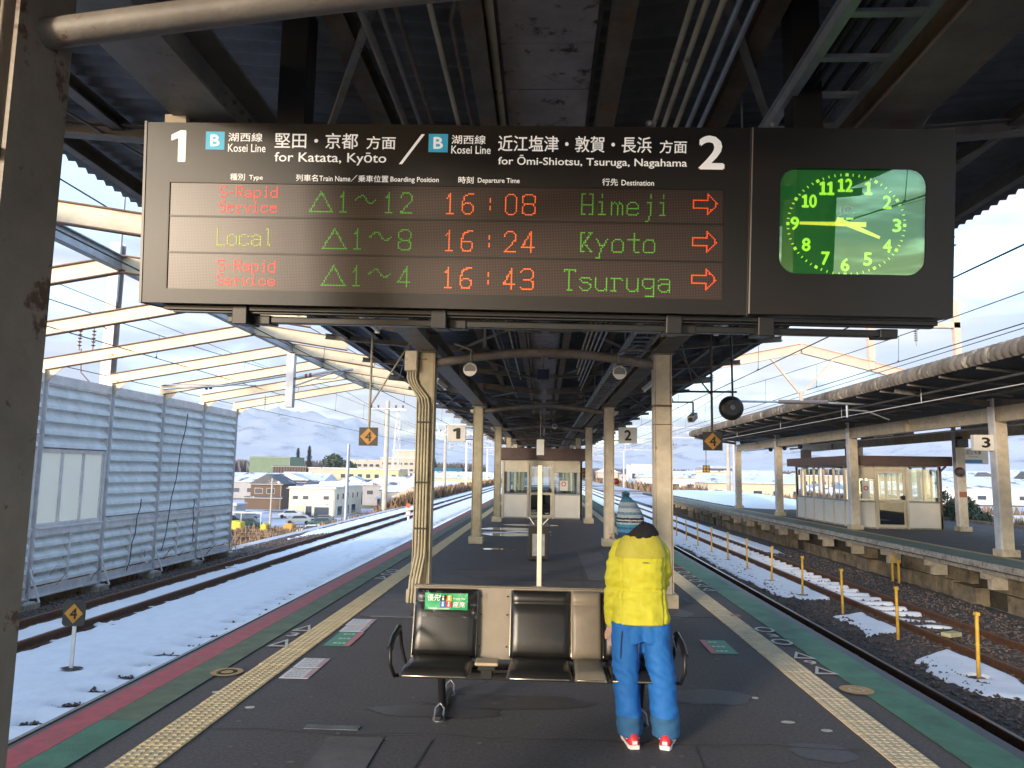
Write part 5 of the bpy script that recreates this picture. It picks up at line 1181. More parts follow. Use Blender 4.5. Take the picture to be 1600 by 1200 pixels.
# hanging catenary post with its arm
t = thing('drop_bracket', 'grey square tube hanging from the ridge beam with a catenary arm to its right', 'catenary bracket', (-5.9, 16.8, 4.4))
MB().box(-6.0, -5.82, 16.71, 16.89, 3.12, 4.38).build('drop_tube', WALLF, t, .006)
MB().tube([(-5.82, 16.8, 3.80), (-4.95, 16.8, 3.98), (-4.45, 16.8, 4.02)], .028, 8).tube([(-5.82, 16.8, 3.62), (-4.9, 16.8, 3.96)], .022, 8).tube([(-8.9, 16.75, 3.52), (-7.5, 16.75, 3.60), (-5.98, 16.75, 3.86)], .026, 8).tube([(-8.9, 16.75, 3.62), (-6.7, 16.75, 3.62)], .014, 6).tube([(-5.3, 16.78, 3.78), (-4.85, 16.78, 3.80), (-4.66, 16.78, 3.95)], .014, 6).build('arm', GALV, t)
iz = MB()
for x, z in ((-5.55, 3.86), (-5.45, 3.88), (-7.9, 3.56), (-7.8, 3.57)): iz.tube([(x-.02, 16.8, z), (x+.02, 16.8, z)], .05, 10)
iz.build('insulator', plain('insulator_brown', (.13, .05, .035), .3), t)
def insulator(x, y, z0, n, label, grp='hanging insulators'):
    mb = MB(); mb.tube([(x, y, z0+.12), (x, y, z0-.05*n-.1)], .008, 6)
    for k in range(n): mb.tube([(x, y, z0-.05*k), (x, y, z0-.05*k-.015)], [.05, .03], 10)
    tag(mb.build('insulator', plain('insulator_grey', (.12, .10, .10), .3), None, 0, (x, y, z0)), label, 'insulator', grp)
insulator(-8.3, 21.5, 3.75, 4, 'small stack insulator under the second farthest left frame')
insulator(-8.0, 9.75, 4.0, 4, 'small stack insulator under a near left frame')
# tall H-section mast behind the wall
t = thing('catenary_mast', 'tall grey H-section mast with insulators rising behind the pale steel wall', 'catenary mast', (-10.9, 17.8, -1.2))
m_ = MB(); ibeam(m_, (-10.9, 17.8, -1.2), (-10.9, 17.8, 7.35), .26, .26, .02); m_.build('mast', mat('mast_steel', (.40, .35, .33), .5, metal=.3, var=.15, scale=3), t)
MB().tube([(-10.78, 17.7, 5.8), (-10.78, 17.7, 8.9)], .035, 8).build('lightning_rod', GALV, t)
x_ = MB()
for z in (5.35, 4.35): x_.bar((-11.4, 17.7, z), (-10.5, 17.7, z+.05), .05, .05)
x_.build('cross_arm', GALV, t)
i_ = MB()
for x in (-11.6, -11.25):
    for z in (5.05,): 
        for k in range(5): i_.tube([(x, 17.65, z-.09*k), (x, 17.65, z-.09*k-.03)], [.055, .03], 8)
        i_.tube([(x, 17.65, z+.2), (x, 17.65, z-.5)], .012, 5)
i_.tube([(-11.6, 17.65, 5.25), (-11.25, 17.65, 5.3), (-10.95, 17.65, 5.1)], .012, 5).tube([(-11.55, 17.65, 4.6), (-11.5, 17.65, 4.0), (-11.1, 17.65, 3.6)], .014, 5); i_.build('insulator', MATS['insulator_brown'], t)
# ---- wires
WIRE = plain('wire', (.02, .02, .022), .5)
def wire(p, q, r, label, sag=0, n=14, grp='overhead wires'):
    P = Vector(p); Q = Vector(q); pts = [P+(Q-P)*(i/n)+Vector((0, 0, -sag*4*(i/n)*(1-i/n))) for i in range(n+1)]
    return tag(MB().tube(pts, r, 5).build('overhead_wire', WIRE, None, 0, p), label, 'wire', grp)
for x, z, lab in ((-4.75, 3.95, 'left platform track'), (-8.41, 4.0, 'track beside the steel wall'), (4.43, 3.85, 'right platform track'), (7.3, 4.05, 'track beside platform three')):
    wire((x, -6, z), (x, 180, z+.35), .010, 'straight contact wire over the '+lab)
    mz = 4.75 if x < 0 else 4.85
    for k, (a, b) in enumerate(((-18, 30), (30, 78), (78, 126))): 
        wire((x+.05, a, mz+.25), (x+.05, b, mz+.25), .009, f'sagging messenger wire over the {lab}, span {["nearest", "second", "third"][k]}' if True else '', .55)
    dr = MB()
    for yy in np.arange(-3, 75, 4.6):
        u = ((yy+18) % 48)/48; zt = mz+.25-.55*4*u*(1-u); dr.tube([(x+.02, yy, z+.02+yy*.0019), (x+.05, yy, zt)], .005, 4); dr.ball((x+.02, yy, z+.03+yy*.0019), .022, 6, 5)
    tag(dr.build('dropper', WIRE, None, 0, (x, 0, z)), 'row of thin droppers over the '+lab, 'dropper', 'overhead wires', 'stuff')
wire((-10.6, -6, 3.9), (-10.6, 120, 4.4), .010, 'feeder wire just above the top of the steel wall', .2)
wire((-10.8, -6, 5.9), (-10.8, 150, 6.2), .009, 'high feeder wire on the mast behind the steel wall', .5)
wire((8.8, -6, 4.6), (8.2, 150, 4.9), .009, 'wire just clear of the platform three roof edge', .4)
wire((5.9, -6, 6.4), (5.9, 150, 5.9), .008, 'highest wire over the right tracks', .6)
# ---- frame over the right tracks
t = frame(20.0, 4.25, 4.62, 6.95, 5.16, 9.9, 4.40, 'roof_frame', 'faded pink gabled steel frame spanning the right tracks to the platform three roof', 'frames over the right tracks', FRP, .24)
MB().bar((6.1, 20, 4.92), (6.85, 20, 3.95), .07, .05).bar((7.75, 20, 4.82), (6.95, 20, 3.95), .07, .05).bar((6.9, 20, 4.0), (6.9, 20, 3.72), .08, .08).build('v_strut', FRP, t)
MB().tube([(5.1, 20, 3.70), (6.9, 20, 3.70), (9.9, 20, 3.62)], .03, 8).tube([(8.1, 20, 3.3), (8.1, 20, 3.62)], .035, 8).tube([(8.1, 20, 3.5), (8.6, 20, 3.48), (9.2, 20, 3.25)], .02, 6).build('arm', GALV, t)
MB().tube([(6.3, 20, 3.70), (7.6, 20, 3.70)], .055, 8).build('insulator', MATS['insulator_grey'], t)
MB().box(8.72, 8.88, 19.95, 20.1, 4.6, 6.5).box(11.0, 11.16, 19.95, 20.1, 4.3, 6.5).box(8.72, 11.16, 19.95, 20.1, 5.75, 5.9).build('portal', FRP, t)
insulator(10.0, 20.0, 5.65, 6, 'insulator stack hanging inside the pink portal above the right roof'); insulator(9.5, 20.0, 4.0, 3, 'insulator under the pink frame over the right tracks')
insulator(4.55, 20.0, 4.4, 4, 'insulator at the left foot of the pink frame, beside the canopy eave')

# ================================================================ PLATFORM THREE
P3X = 9.27
p3 = thing('platform', 'x', None, (P3X, 0, 0)); del p3['label']; p3['kind'] = 'structure'
ASP3 = mat('asphalt_grey', (.075, .070, .068), .85, var=.2, scale=1.2, col2=(.05, .048, .05), mix2=.5, scale2=.6, soft2=.3, bump=.4, bscale=90)
MB().box(P3X+.01, 17.2, -4, 70, -.16, 0).build('asphalt_deck', ASP3, p3)
MB().box(P3X+.011, 10.05, -4, 70, .003, .007).build('green_strip', mat('dusty_green_paint', (.105, .135, .095), .7, var=.2, scale=3, col2=(.08, .085, .07), mix2=.55, scale2=1.5, soft2=.2), p3)
MB().box(10.06, 10.24, -4, 70, .004, .010).build('tactile_strip', mat('ochre_strip', (.42, .28, .11), .7, var=.2, scale=6), p3)
SLAB = mat('edge_slab_concrete', (.34, .31, .26), .85, var=.25, scale=6, col2=(.06, .055, .045), mix2=.54, scale2=7, soft2=.12, bump=.4, bscale=30)
em = MB().box(-.06, 0, -.49, .49, -.13, -.004).box(0, .55, -.49, .49, -.24, -.165).mesh('edge_slab'); em.materials.append(SLAB)
y = 5.5
while y < 58: piece(em, 'edge_slab', p3, (P3X+rng.uniform(-.008, .008), y, rng.uniform(-.004, .002))); y += 1.0
STN = mat('wall_block', (.21, .17, .115), .9, var=.35, scale=3, col2=(.07, .055, .04), mix2=.50, scale2=2, soft2=.2, bump=.6, bscale=14)
bms = []
for w, h, d in ((.95, .40, .30), (.70, .40, .42), (1.2, .40, .26)):
    mb = MB(); mb.box(0, d, -w/2, w/2, -h/2, h/2); me = mb.mesh('wall_block'); me.materials.append(STN); bms.append((me, w, d))
for r_ in (0, 1):
    y = 5.6+r_*.4
    while y < 52:
        me, w, d = bms[rng.integers(3)]; out = rng.uniform(-.12, .10) if rng.random() < .72 else -.35
        piece(me, 'wall_block', p3, (P3X+.62-out, y+w/2, -.93+r_*.42), rot=(0, 0, rng.uniform(-.02, .02))); y += w+rng.uniform(.02, .05 if rng.random() < .8 else .35)
MB().box(P3X+.9, 16.9, -4, 69, -1.3, -.17).build('fill_wall', mat('dark_soil_wall', (.06, .05, .04), .95, var=.3), p3)
bk = MB().box(.02, .5, -.09, .09, -.40, -.245).box(.16, .5, -.07, .07, -.62, -.40).mesh('bracket'); bk.materials.append(mat('pale_bracket', (.46, .42, .35), .8, var=.2, scale=6))
y = 7.1
while y < 55: piece(bk, 'bracket', p3, (P3X+.12, y, 0)); y += 2.36
yk_ = MB().box(P3X-.02, P3X+.02, 20.0, 20.05, -1.0, -.42).box(P3X-.02, P3X+.02, 20.35, 20.40, -1.0, -.42).bar((P3X, 20.03, -.5), (P3X, 20.37, -.30), .04, .04); tag(yk_.build('yellow_step', mat('safety_yellow', (.62, .36, .04), .5, var=.2, scale=9, col2=(.25, .14, .05), mix2=.62, scale2=12), None, 0, (P3X, 20.2, -1)), 'small yellow metal step frame against the wall of platform three', 'step')
# yellow posts between the tracks
ypm = MB().tube([(0, 0, 0), (0, 0, .90)], .026, 10).box(-.03, .03, -.03, .03, .86, .905).mesh('post'); ypm.materials.append(MATS['safety_yellow'])
ft_ = MB().tube([(0, 0, -.02), (0, 0, .02)], [.11, .08], 12).mesh('foot'); ft_.materials.append(MATS.get('wet_soil') or CONC)
ords = ['nearest the camera', 'second', 'third', 'fourth', 'fifth', 'sixth', 'seventh', 'eighth', 'ninth', 'tenth', 'eleventh', 'twelfth', 'thirteenth', 'fourteenth']
for i in range(14):
    y = 10.92+2.34*i; t = thing('yellow_post', 'slim yellow post between the right-hand tracks, '+(ords[i] if i == 0 else ords[i]+' from the camera'), 'post', (6.08, y, -1.05), 'yellow posts between the right tracks')
    t.rotation_euler = (rng.uniform(-.02, .02), rng.uniform(-.03, .03), 0)
    for me, nm in ((ypm, 'post'), (ft_, 'foot')): o = bpy.data.objects.new(nm, me); COL.objects.link(o); o.parent = t
tag(MB().box(-.16, .16, -.09, .09, -.02, .05).xf(Matrix.Translation((7.15, 13.6, -1.0)) @ Matrix.Rotation(.5, 4, 'Z')).build('cable_box', mat('pale_yellow_plastic', (.55, .50, .28), .5, var=.1), None, .01, (7.15, 13.6, -1)), 'pale yellow box between the rusty rails beside platform three', 'cable box')
# ---- canopy three
c3 = thing('far_platform_canopy', 'brown-edged curved corrugated canopy on cream columns over platform three', 'canopy', (12, 20, 0))
CY3 = [1.4, 9.35, 17.3, 25.35, 33.2, 40.0]; Z3 = 3.35
for y in CY3:
    for x in (10.40, 13.9):
        c = MB().box(x-.13, x+.13, y-.10, y+.10, 0, 3.02).build('column', CREAM, c3, .006)
        MB().box(x-.20, x+.20, y-.18, y+.18, .002, .16).build('column_base', CREAM2, c, .01)
        MB().box(x-.17, x-.132, y-.11, y+.11, .16, 3.55).build('flange', WALLF, c)
    rf = MB(); ibeam(rf, (8.1, y, 3.72), (10.3, y, 3.42), .10, .12, .01); ibeam(rf, (10.5, y, 3.48), (13.8, y, 3.48), .10, .14, .01); ibeam(rf, (14.0, y, 3.42), (16.3, y, 3.72), .10, .12, .01); rf.build('rafter', DARKST, c3)
for x in (10.40, 13.9):
    g = MB(); ibeam(g, (x, -2, 3.19), (x, 40.3, 3.19), .18, .34, .016); g.build('girder', CREAM, c3)
    for y in CY3[1:]:
        MB().box(x-.10, x+.10, y-3.9, y-3.5, 3.03, 3.35).build('splice_plate', CREAM2, c3)
prof3 = [(8.35, 4.16), (8.12, 4.13), (7.97, 4.06), (7.90, 3.96), (7.90, 3.86), (7.95, 3.79)]
def rad3(y0, y1):
    n = int((y1-y0)/.21*6); v = []; F = []; top = [(12.2, 3.90), (10, 4.10)]+prof3; m = len(top)
    for i in range(n+1):
        y = y0+(y1-y0)*i/n; w = .028*math.sin(2*PI*y/.21)
        for j, (x, z) in enumerate(top):
            nx, nz = (0, 1) if j < 3 else (-1, .3) if j < 6 else (-1, 0); v.append((x+nx*w, y, z+nz*w))
    F = [(i*m+j, (i+1)*m+j, (i+1)*m+j+1, i*m+j+1) for i in range(n) for j in range(m-1)]
    return MB().add(v, F, True)
ROOFT = mat('brown_weathered_sheet', (.12, .10, .08), .85, var=.35, scale=3, col2=(.33, .28, .21), mix2=.52, scale2=5, soft2=.15, stretch=(1, 1, .3), bump=.3)
for a, b in zip(np.linspace(-3, 40.5, 12), np.linspace(-3, 40.5, 12)[1:]): rad3(a, b).build('roof_sheet', ROOFT, c3)
MB().add([(12.2, -3, 3.90), (16.4, -3, 4.1), (16.4, 40.5, 4.1), (12.2, 40.5, 3.90)], [(0,1,2,3)]).add([(12.2, -3, 3.87), (16.4, -3, 4.07), (16.4, 40.5, 4.07), (12.2, 40.5, 3.87)], [(3,2,1,0)]).build('roof_sheet', ROOFT, c3)
n_ = 43.5; MB().add([(7.97, -3, 3.79), (10.3, -3, 3.55), (12.2, -3, 3.56), (14, -3, 3.55), (16.4, -3, 3.8)]+[(7.97, 40.5, 3.79), (10.3, 40.5, 3.55), (12.2, 40.5, 3.56), (14, 40.5, 3.55), (16.4, 40.5, 3.8)], [(i, i+1, i+6, i+5) for i in range(4)]).build('soffit', mat('dark_soffit', (.055, .052, .052), .8, var=.3, scale=2), c3)
pl_ = MB()
for y in np.arange(-2, 40, 1.32): pl_.bar((8.0, y, 3.76), (10.25, y, 3.53), .05, .05)
pl_.build('batten', DARKST, c3)['kind'] = 'stuff'
MB().box(8.6, 8.66, -3, 40, 3.60, 3.64).box(9.5, 9.56, -3, 40, 3.50, 3.54).build('purlin', DARKST, c3)
tag(MB().tube([(8.55, -3, 3.40), (8.55, 39, 3.44)], .012, 6).build('guy_wire', WALLF, None, 0, (8.55, 0, 3.4)), 'pale rod running along under the eave of platform three', 'rod')
hs = MB()
for y in (12.8, 17.0, 21.5, 27.0, 33.0): hs.tube([(8.55, y, 3.40), (8.55, y, 3.74)], .008, 5)
tag(hs.build('rod_hanger', WALLF, None, 0, (8.55, 20, 3.5)), 'short hangers holding the rod under the eave of platform three', 'hanger')
tag(MB().tube([(10.75, 5, 2.92), (10.75, 40, 3.02)], .022, 6).build('conduit', WALLF, None, 0, (10.75, 20, 3)), 'pale pipe slung below the girder of platform three', 'conduit')
for i, y in enumerate((16.3, 20.3, 24.4, 28.3, 32.8)):
    t = lamp(11.0, y, 3.14-.018*(y-20), 'tube lamp under the platform three canopy, '+['nearest', 'second', 'third', 'fourth', 'fifth'][i]+' from the camera', 'tube lamps under the platform three canopy', L=1.25)
t = thing('platform_number_sign', 'cream box sign with black number 3 beside a platform three column', 'sign', (10, 17.3, 2.4))
MB().box(9.80, 10.255, 17.24, 17.38, 2.36, 2.72).build('light_box', SIGNW, t, .006); onwall(text_mb('3', -.085, .085, -.11, .11, .05), 10.06, 17.235, 2.545).build('number', BLACKL, t)
t = thing('station_name_sign', 'white station name sign with blue band hanging on platform three', 'station sign', (14.4, 25.3, 2.2))
MB().box(13.95, 14.80, 25.28, 25.36, 2.22, 2.74).build('panel', SIGNW, t, .004); MB().box(13.97, 14.60, 25.274, 25.279, 2.25, 2.36).build('blue_band', plain('sign_blue', (.03, .25, .55), .5), t)
onwall(text_mb('近江今津', -.25, .25, -.07, .07, .015), 14.32, 25.274, 2.60).build('lettering', BLACKL, t); onwall(text_mb('Ōmi-Imazu', -.15, .15, -.022, .022, .01), 14.32, 25.274, 2.47).build('lettering', BLACKL, t)
MB().tube([(14.1, 25.32, 2.74), (14.1, 25.32, 3.5)], .012, 6).tube([(14.65, 25.32, 2.74), (14.65, 25.32, 3.5)], .012, 6).build('rod', BROWNP, t)
MB().box(13.72, 14.08, 25.1, 25.23, 2.76, 3.1).build('dark_bracket', BLACKP, c3)
tag(MB().box(13.78, 14.02, 25.23, 25.245, 1.12, 1.30).build('notice', mat('rust_red_notice', (.35, .12, .06), .6), None, 0, (13.9, 25.2, 1.2)), 'small rust-red notice on a rear column of platform three', 'notice')
tag(MB().ball((13.75, 25.1, 1.95), .16, 12, 8).build('speaker', plain('brown_grey_plastic', (.09, .07, .07), .5), None, 0, (13.75, 25.1, 1.95)), 'dark round lamp on a rear column of platform three', 'lamp')
sg = MB()
for y in (31, 33, 35): sg.ball((10.6, y, 2.95), .10, 10, 6)
t = thing('signal_lamps', 'row of three dark round lamps under the far end of the platform three canopy', 'signal lamp', (10.6, 33, 2.95)); sg.build('lamp_head', BLACKP, t); MB().tube([(10.6, 30, 3.02), (10.6, 36, 3.02)], .02, 6).build('bar', WALLF, t)
for x, y, z, lab in ((10.0, 46, 2.1, 'small distant orange and black marker on a pole beyond the end of platform three'), (1.75, 35, 1.75, 'small distant yellow and black marker beside a right column of the island platform')):
    t = thing('stop_marker', lab, 'marker sign', (x, y, z), 'distant stop markers'); MB().box(x-.22, x+.22, y, y+.03, z-.22, z+.22).build('plate', MKB, t)
    d_ = MB()
    for sx in (-1, 1):
        for sz in (-1, 1): r = .10; cx_, cz_ = x+sx*.1, z+sz*.1; d_.add([(cx_-r, y-.005, cz_), (cx_, y-.005, cz_-r), (cx_+r, y-.005, cz_), (cx_, y-.005, cz_+r)], [(0,1,2,3)])
    d_.build('diamond', YD, t); MB().tube([(x, y+.02, z), (x, y+.02, z+1.6)], .02, 6).build('pole', BLACKM, t)
# snow heaped at the far end of platform three
def heap(x, y): return .02+.48*math.exp(-((y-47)/5.5)**2)*math.exp(-((x-12.6)/1.3)**2)+.3*sstep(42, 60, y)*sstep(10.8, 12.2, x)+.04*fbm(x, y, 1.2, 9)-.12*sstep(11.2, 10.5, x)-.1*sstep(41.5, 39.5, y)
struct(grid_mesh(np.arange(10.3, 17.3, .25), np.arange(38.5, 70, .4), heap), 'snow', SNOW)
tag(blob(13.6, 20.5, .7, .35, .004, 3.9).build('snow_patch', SNOW), None, None, None, 'structure')
tag(MB().box(17.05, 17.15, -4, 70, 0, .10).build('kerb', CONC), None, None, None, 'structure')
# ================================================================ GANTRIES AND POLES DOWN THE LINE
GAN = mat('gantry_steel', (.50, .50, .52), .5, metal=.2, var=.1)
def gantry(y, x0, x1, z0, z1, label):
    t = thing('catenary_gantry', label, 'gantry', ((x0+x1)/2, y, -1.1), 'lattice gantries across the line')
    for x in (x0, x1): MB().box(x-.15, x+.15, y-.15, y+.15, -1.1, z1+.1).build('post', GAN, t)
    mb = MB(); n = int((x1-x0)/1.6)
    for z in (z0, z1): mb.box(x0+.15, x1-.15, y-.06, y+.06, z-.05, z+.05)
    for i in range(n):
        a = x0+(x1-x0)*i/n; b = x0+(x1-x0)*(i+1)/n; mb.bar((a, y, z0 if i % 2 else z1), (b, y, z1 if i % 2 else z0), .05, .05); mb.bar((b, y, z0), (b, y, z1), .04, .04)
    mb.build('lattice', GAN, t)
    h = MB()
    for x in (-8.4, -4.6, 4.4, 7.3):
        if x0 < x < x1: h.tube([(x, y, z0), (x, y, z0-1.3)], .04, 6); h.tube([(x-.1, y, z0-1.1), (x+1.6, y, z0-.9)], .03, 6); h.ball((x+.5, y, z0-1.0), .09, 6, 5)
    h.build('dropper_arm', GAN, t); return t
gantry(66, -11.2, 16.8, 5.0, 5.9, 'pale lattice gantry over all the tracks just beyond the end of the canopy')
gantry(110, -11.5, 17, 5.3, 6.3, 'second lattice gantry over the tracks beyond the canopy')
gantry(158, -12, 17, 5.5, 6.5, 'third lattice gantry, far up the line')
gantry(210, -12, 17, 5.6, 6.6, 'fourth lattice gantry, far up the line near the horizon')
CPOLE = mat('pole_concrete', (.46, .42, .36), .8, var=.12, scale=2)
def pole(x, y, z0, z1, r, label, arms=(), m=None, grp='utility poles left of the line'):
    t = thing('utility_pole', label, 'utility pole', (x, y, z0), grp); MB().tube([(x, y, z0), (x, y, z1)], [r, r*.72], 12).build('pole', m or CPOLE, t)
    if arms:
        a = MB(); b = MB()
        for z, w in arms:
            a.box(x-w, x+w, y-.3, y-.2, z-.05, z+.05)
            for q in (-w*.9, -w*.5, w*.5, w*.9): b.tube([(x+q, y-.25, z+.05), (x+q, y-.25, z+.3)], [.05, .09], 6)
        a.build('cross_arm', GALV, t); b.build('insulator', MATS['insulator_brown'], t)
    return t
pole(-13.3, 62, -3.0, 7.6, .24, 'tall concrete utility pole just left of the second left column', ((6.9, 1.5),))
pole(-14.4, 54, -4.5, 3.6, .16, 'grey steel pole behind the hanging number four marker', (), GALV)
pole(-37, 100, -7, .4, .15, 'short lamp pole among the houses left of the white commercial building', ())
pole(-12.3, 92, -2.2, 7.5, .22, 'concrete pole behind the number 1 sign', ((6.6, 1.2),))
pole(-11.9, 125, -1.4, 7, .22, 'concrete pole between two left columns far up the line', ((6.2, 1.0),))
pole(-12.2, 160, -1.4, 7.4, .22, 'distant concrete pole left of the waiting room', ((6.6, 1.0),))
pole(18.5, 75, -1.3, 7.4, .22, 'concrete pole right of the line beyond platform three', ((6.4, 1.2),), None, 'utility poles right of the line')
pole(19.5, 115, -2, 7.0, .22, 'distant concrete pole right of the line', ((6.2, 1.0),), None, 'utility poles right of the line')
pole(21.5, 32.5, -3.2, 4.8, .16, 'white painted pole seen beside the platform three sign', (), WHITEP, 'utility poles right of the line')
t = thing('lattice_tower', 'thin steel lattice tower behind the concrete pole by the second left column', 'tower', (-60, 300, -7)); tw = MB()
for k in range(8):
    z0, z1 = -7+k*4.2, -7+(k+1)*4.2; w0, w1 = 2.0-k*.2, 2.0-(k+1)*.2
    for sx in (-1, 1):
        for sy in (-1, 1): tw.bar((-60+sx*w0, 300+sy*w0, z0), (-60+sx*w1, 300+sy*w1, z1), .22, .22)
        tw.bar((-60-w0*sx, 298, z0), (-60+w1*sx, 298, z1), .14, .14)
    tw.bar((-60-w1, 298, z1), (-60+w1, 298, z1), .14, .14)
tw.build('lattice', GAN, t); MB().box(-64, -56, 297.5, 298.3, 26, 26.6).build('platform_deck', GAN, t)
t = thing('track_marker', 'small red and white hexagonal marker between the rails left of the platform', 'marker', (-7.6, 41, -1)); MB().tube([(-7.45, 41, -.62), (-7.45, 41.05, -.62)], .16, 6).build('disc', plain('marker_red', (.55, .08, .03), .5), t); MB().box(-7.56, -7.34, 40.98, 40.995, -.70, -.54).build('white_bar', WHITEP, t); MB().box(-7.5, -7.4, 41.06, 41.1, -1.05, -.4).build('post', WHITEP, t)
MB().tube([(-7.45, 41, -.22), (-7.45, 41.05, -.22)], .14, 6).build('disc', MATS['marker_red'], t)
tag(MB().ball((2.05, 21, 1.5), .09, 10, 8).build('signal_lamp', plain('dark_red_lamp', (.25, .02, .02), .4), None, 0, (2.05, 21, 1.5)), 'small dark red lamp beside a right column above the hat', 'lamp')
# ================================================================ REEDS, SHRUBS, TREES
def blades(n, xr, yr, fz, h0, h1, m, name, w=.012, lean=.25, ypow=1.6):
    V = []; F = []
    for i in range(n):
        x = rng.uniform(*xr); y = yr[0]+(yr[1]-yr[0])*rng.random()**ypow; z = fz(x, y)-.05; h = rng.uniform(h0, h1); a = rng.uniform(0, 6.28); ww = w*(1+y/35)
        dx, dy = rng.normal(0, lean, 2)*h; ca, sa = math.cos(a)*ww, math.sin(a)*ww; k = len(V)
        V += [(x-ca, y-sa, z), (x+ca, y+sa, z), (x+dx*.5+ca*.7, y+dy*.5+sa*.7, z+h*.6), (x+dx*.5-ca*.7, y+dy*.5-sa*.7, z+h*.6), (x+dx, y+dy, z+h)]; F += [(k, k+1, k+2, k+3), (k+3, k+2, k+4)]
    mb = MB(); mb.add(V, F); return tag(mb.build(name, m), None, None, None, 'stuff')
REED = mat('dry_reed', (.30, .20, .11), .9, var=.4, scale=3, col2=(.16, .095, .055), mix2=.5, scale2=4, soft2=.2)
REED2 = mat('brown_scrub', (.24, .15, .085), .9, var=.4, scale=.6, col2=(.13, .10, .055), mix2=.5, scale2=.5, soft2=.2)
blades(20000, (-12.6, -10.35), (9, 24.5), lambda x, y: max(terr(x, y), -1.3)-.1, .4, 1.05, REED, 'dry_reeds', ypow=1.2)
blades(2600, (-19, -11.6), (24, 62), terr, .1, .35, REED2, 'dry_scrub', w=.015, ypow=1)
blades(22000, (-24, -11.4), (62, 150), terr, .4, 1.3, REED2, 'dry_scrub', w=.03, ypow=1.2)
blades(9000, (-15.5, -11.3), (70, 220), terr, .5, 1.5, REED2, 'dry_scrub', w=.05)
blades(12000, (17.4, 24), (20, 90), terr, .5, 1.5, REED2, 'dry_scrub', w=.02)
blades(9000, (17.8, 60), (85, 260), terr, .8, 2.2, REED2, 'dry_scrub', w=.06)
def leafball(n, c, r, s0, s1, seed, flat=.8):
    g = np.random.default_rng(seed); V = []; F = []; nb = 9
    cs = [(Vector(g.normal(0, .42, 3)), g.uniform(.35, .6)) for _ in range(nb)]
    for i in range(n):
        b, br = cs[g.integers(nb)]; d = Vector(g.normal(0, 1, 3)).normalized(); p = b+d*br*g.uniform(.75, 1.05)
        if p.length > 1.25: continue
        q = Vector((c[0]+p.x*r[0], c[1]+p.y*r[1], c[2]+p.z*r[2]*flat)); a = Vector(g.normal(0, 1, 3)).normalized(); e = a.cross(d).normalized() if a.cross(d).length > .01 else Vector((1, 0, 0)); s = g.uniform(s0, s1); k = len(V)
        V += [q-a*s, q+e*s*.5, q+a*s, q-e*s*.5]; F.append((k, k+1, k+2, k+3))
    return MB().add(V, F)
BARK = mat('bark', (.10, .075, .055), .9, var=.3); LEAF = mat('evergreen_leaf', (.045, .075, .035), .7, var=.4, scale=.8, col2=(.075, .10, .045), mix2=.5, scale2=2, soft2=.2)
CONI = mat('dark_conifer', (.030, .050, .033), .8, var=.4, scale=.4)
def tree(x, y, z, h, w, label, kind='round', seed=1, grp=None, n=1400):
    t = thing('pine_tree' if kind == 'cone' else 'tree', label, 'tree', (x, y, z), grp)
    MB().tube([(x, y, z), (x+.02*h, y, z+h*.45), (x, y, z+h*.8)], [.03*h+.05, .022*h+.03, .01*h], 8).build('trunk', BARK, t)
    if kind == 'round':
        lb = MB(); g = np.random.default_rng(seed)
        for k in range(5): a = g.uniform(0, 6.28); lb.tube([(x, y, z+h*.3), (x+math.cos(a)*w*.3, y+math.sin(a)*w*.3, z+h*.6)], [.02*h, .006*h], 5)
        lb.build('branch', BARK, t); leafball(n, (x, y, z+h*.60), (w*.55, w*.55, h*.48), h*.03, h*.06, seed).build('crown', LEAF, t)
    else:
        g = np.random.default_rng(seed); V = []; F = []
        for i in range(n):
            u = g.random()**.7; rr = w*.5*(1-u)*(.75+.35*math.sin(u*38)); a = g.uniform(0, 6.28); p = Vector((x+math.cos(a)*rr*g.uniform(.6, 1), y+math.sin(a)*rr*g.uniform(.6, 1), z+h*(.12+.88*u))); s = h*g.uniform(.02, .04); d = Vector((math.cos(a), math.sin(a), -.35)); e = Vector((-math.sin(a), math.cos(a), 0)); k = len(V)
            V += [p-d*s, p+e*s*.5, p+d*s*1.4, p-e*s*.5]; F.append((k, k+1, k+2, k+3))
        MB().add(V, F).build('crown', CONI, t)
    return t
bs = thing('evergreen_bush', 'large dark green bush between the waiting room and rear column behind platform three', 'bush', (18.0, 32, -1.6))
leafball(9000, (18.0, 32.5, .15), (1.35, 1.3, 1.55), .05, .11, 5, 1).build('foliage', LEAF, bs); sb = MB()
for k in range(7): a = k*.9; sb.tube([(18, 32.5, -1.7), (18+.7*math.cos(a), 32.5+.7*math.sin(a), .3)], [.06, .02], 5)
sb.build('stem', BARK, bs)
blades(4200, (18.5, 20.6), (30.2, 33.2), lambda x, y: -1.6, .8, 2.0, mat('grey_twigs', (.17, .14, .11), .9, var=.3), 'bare_brush', w=.012, lean=.18, ypow=1)

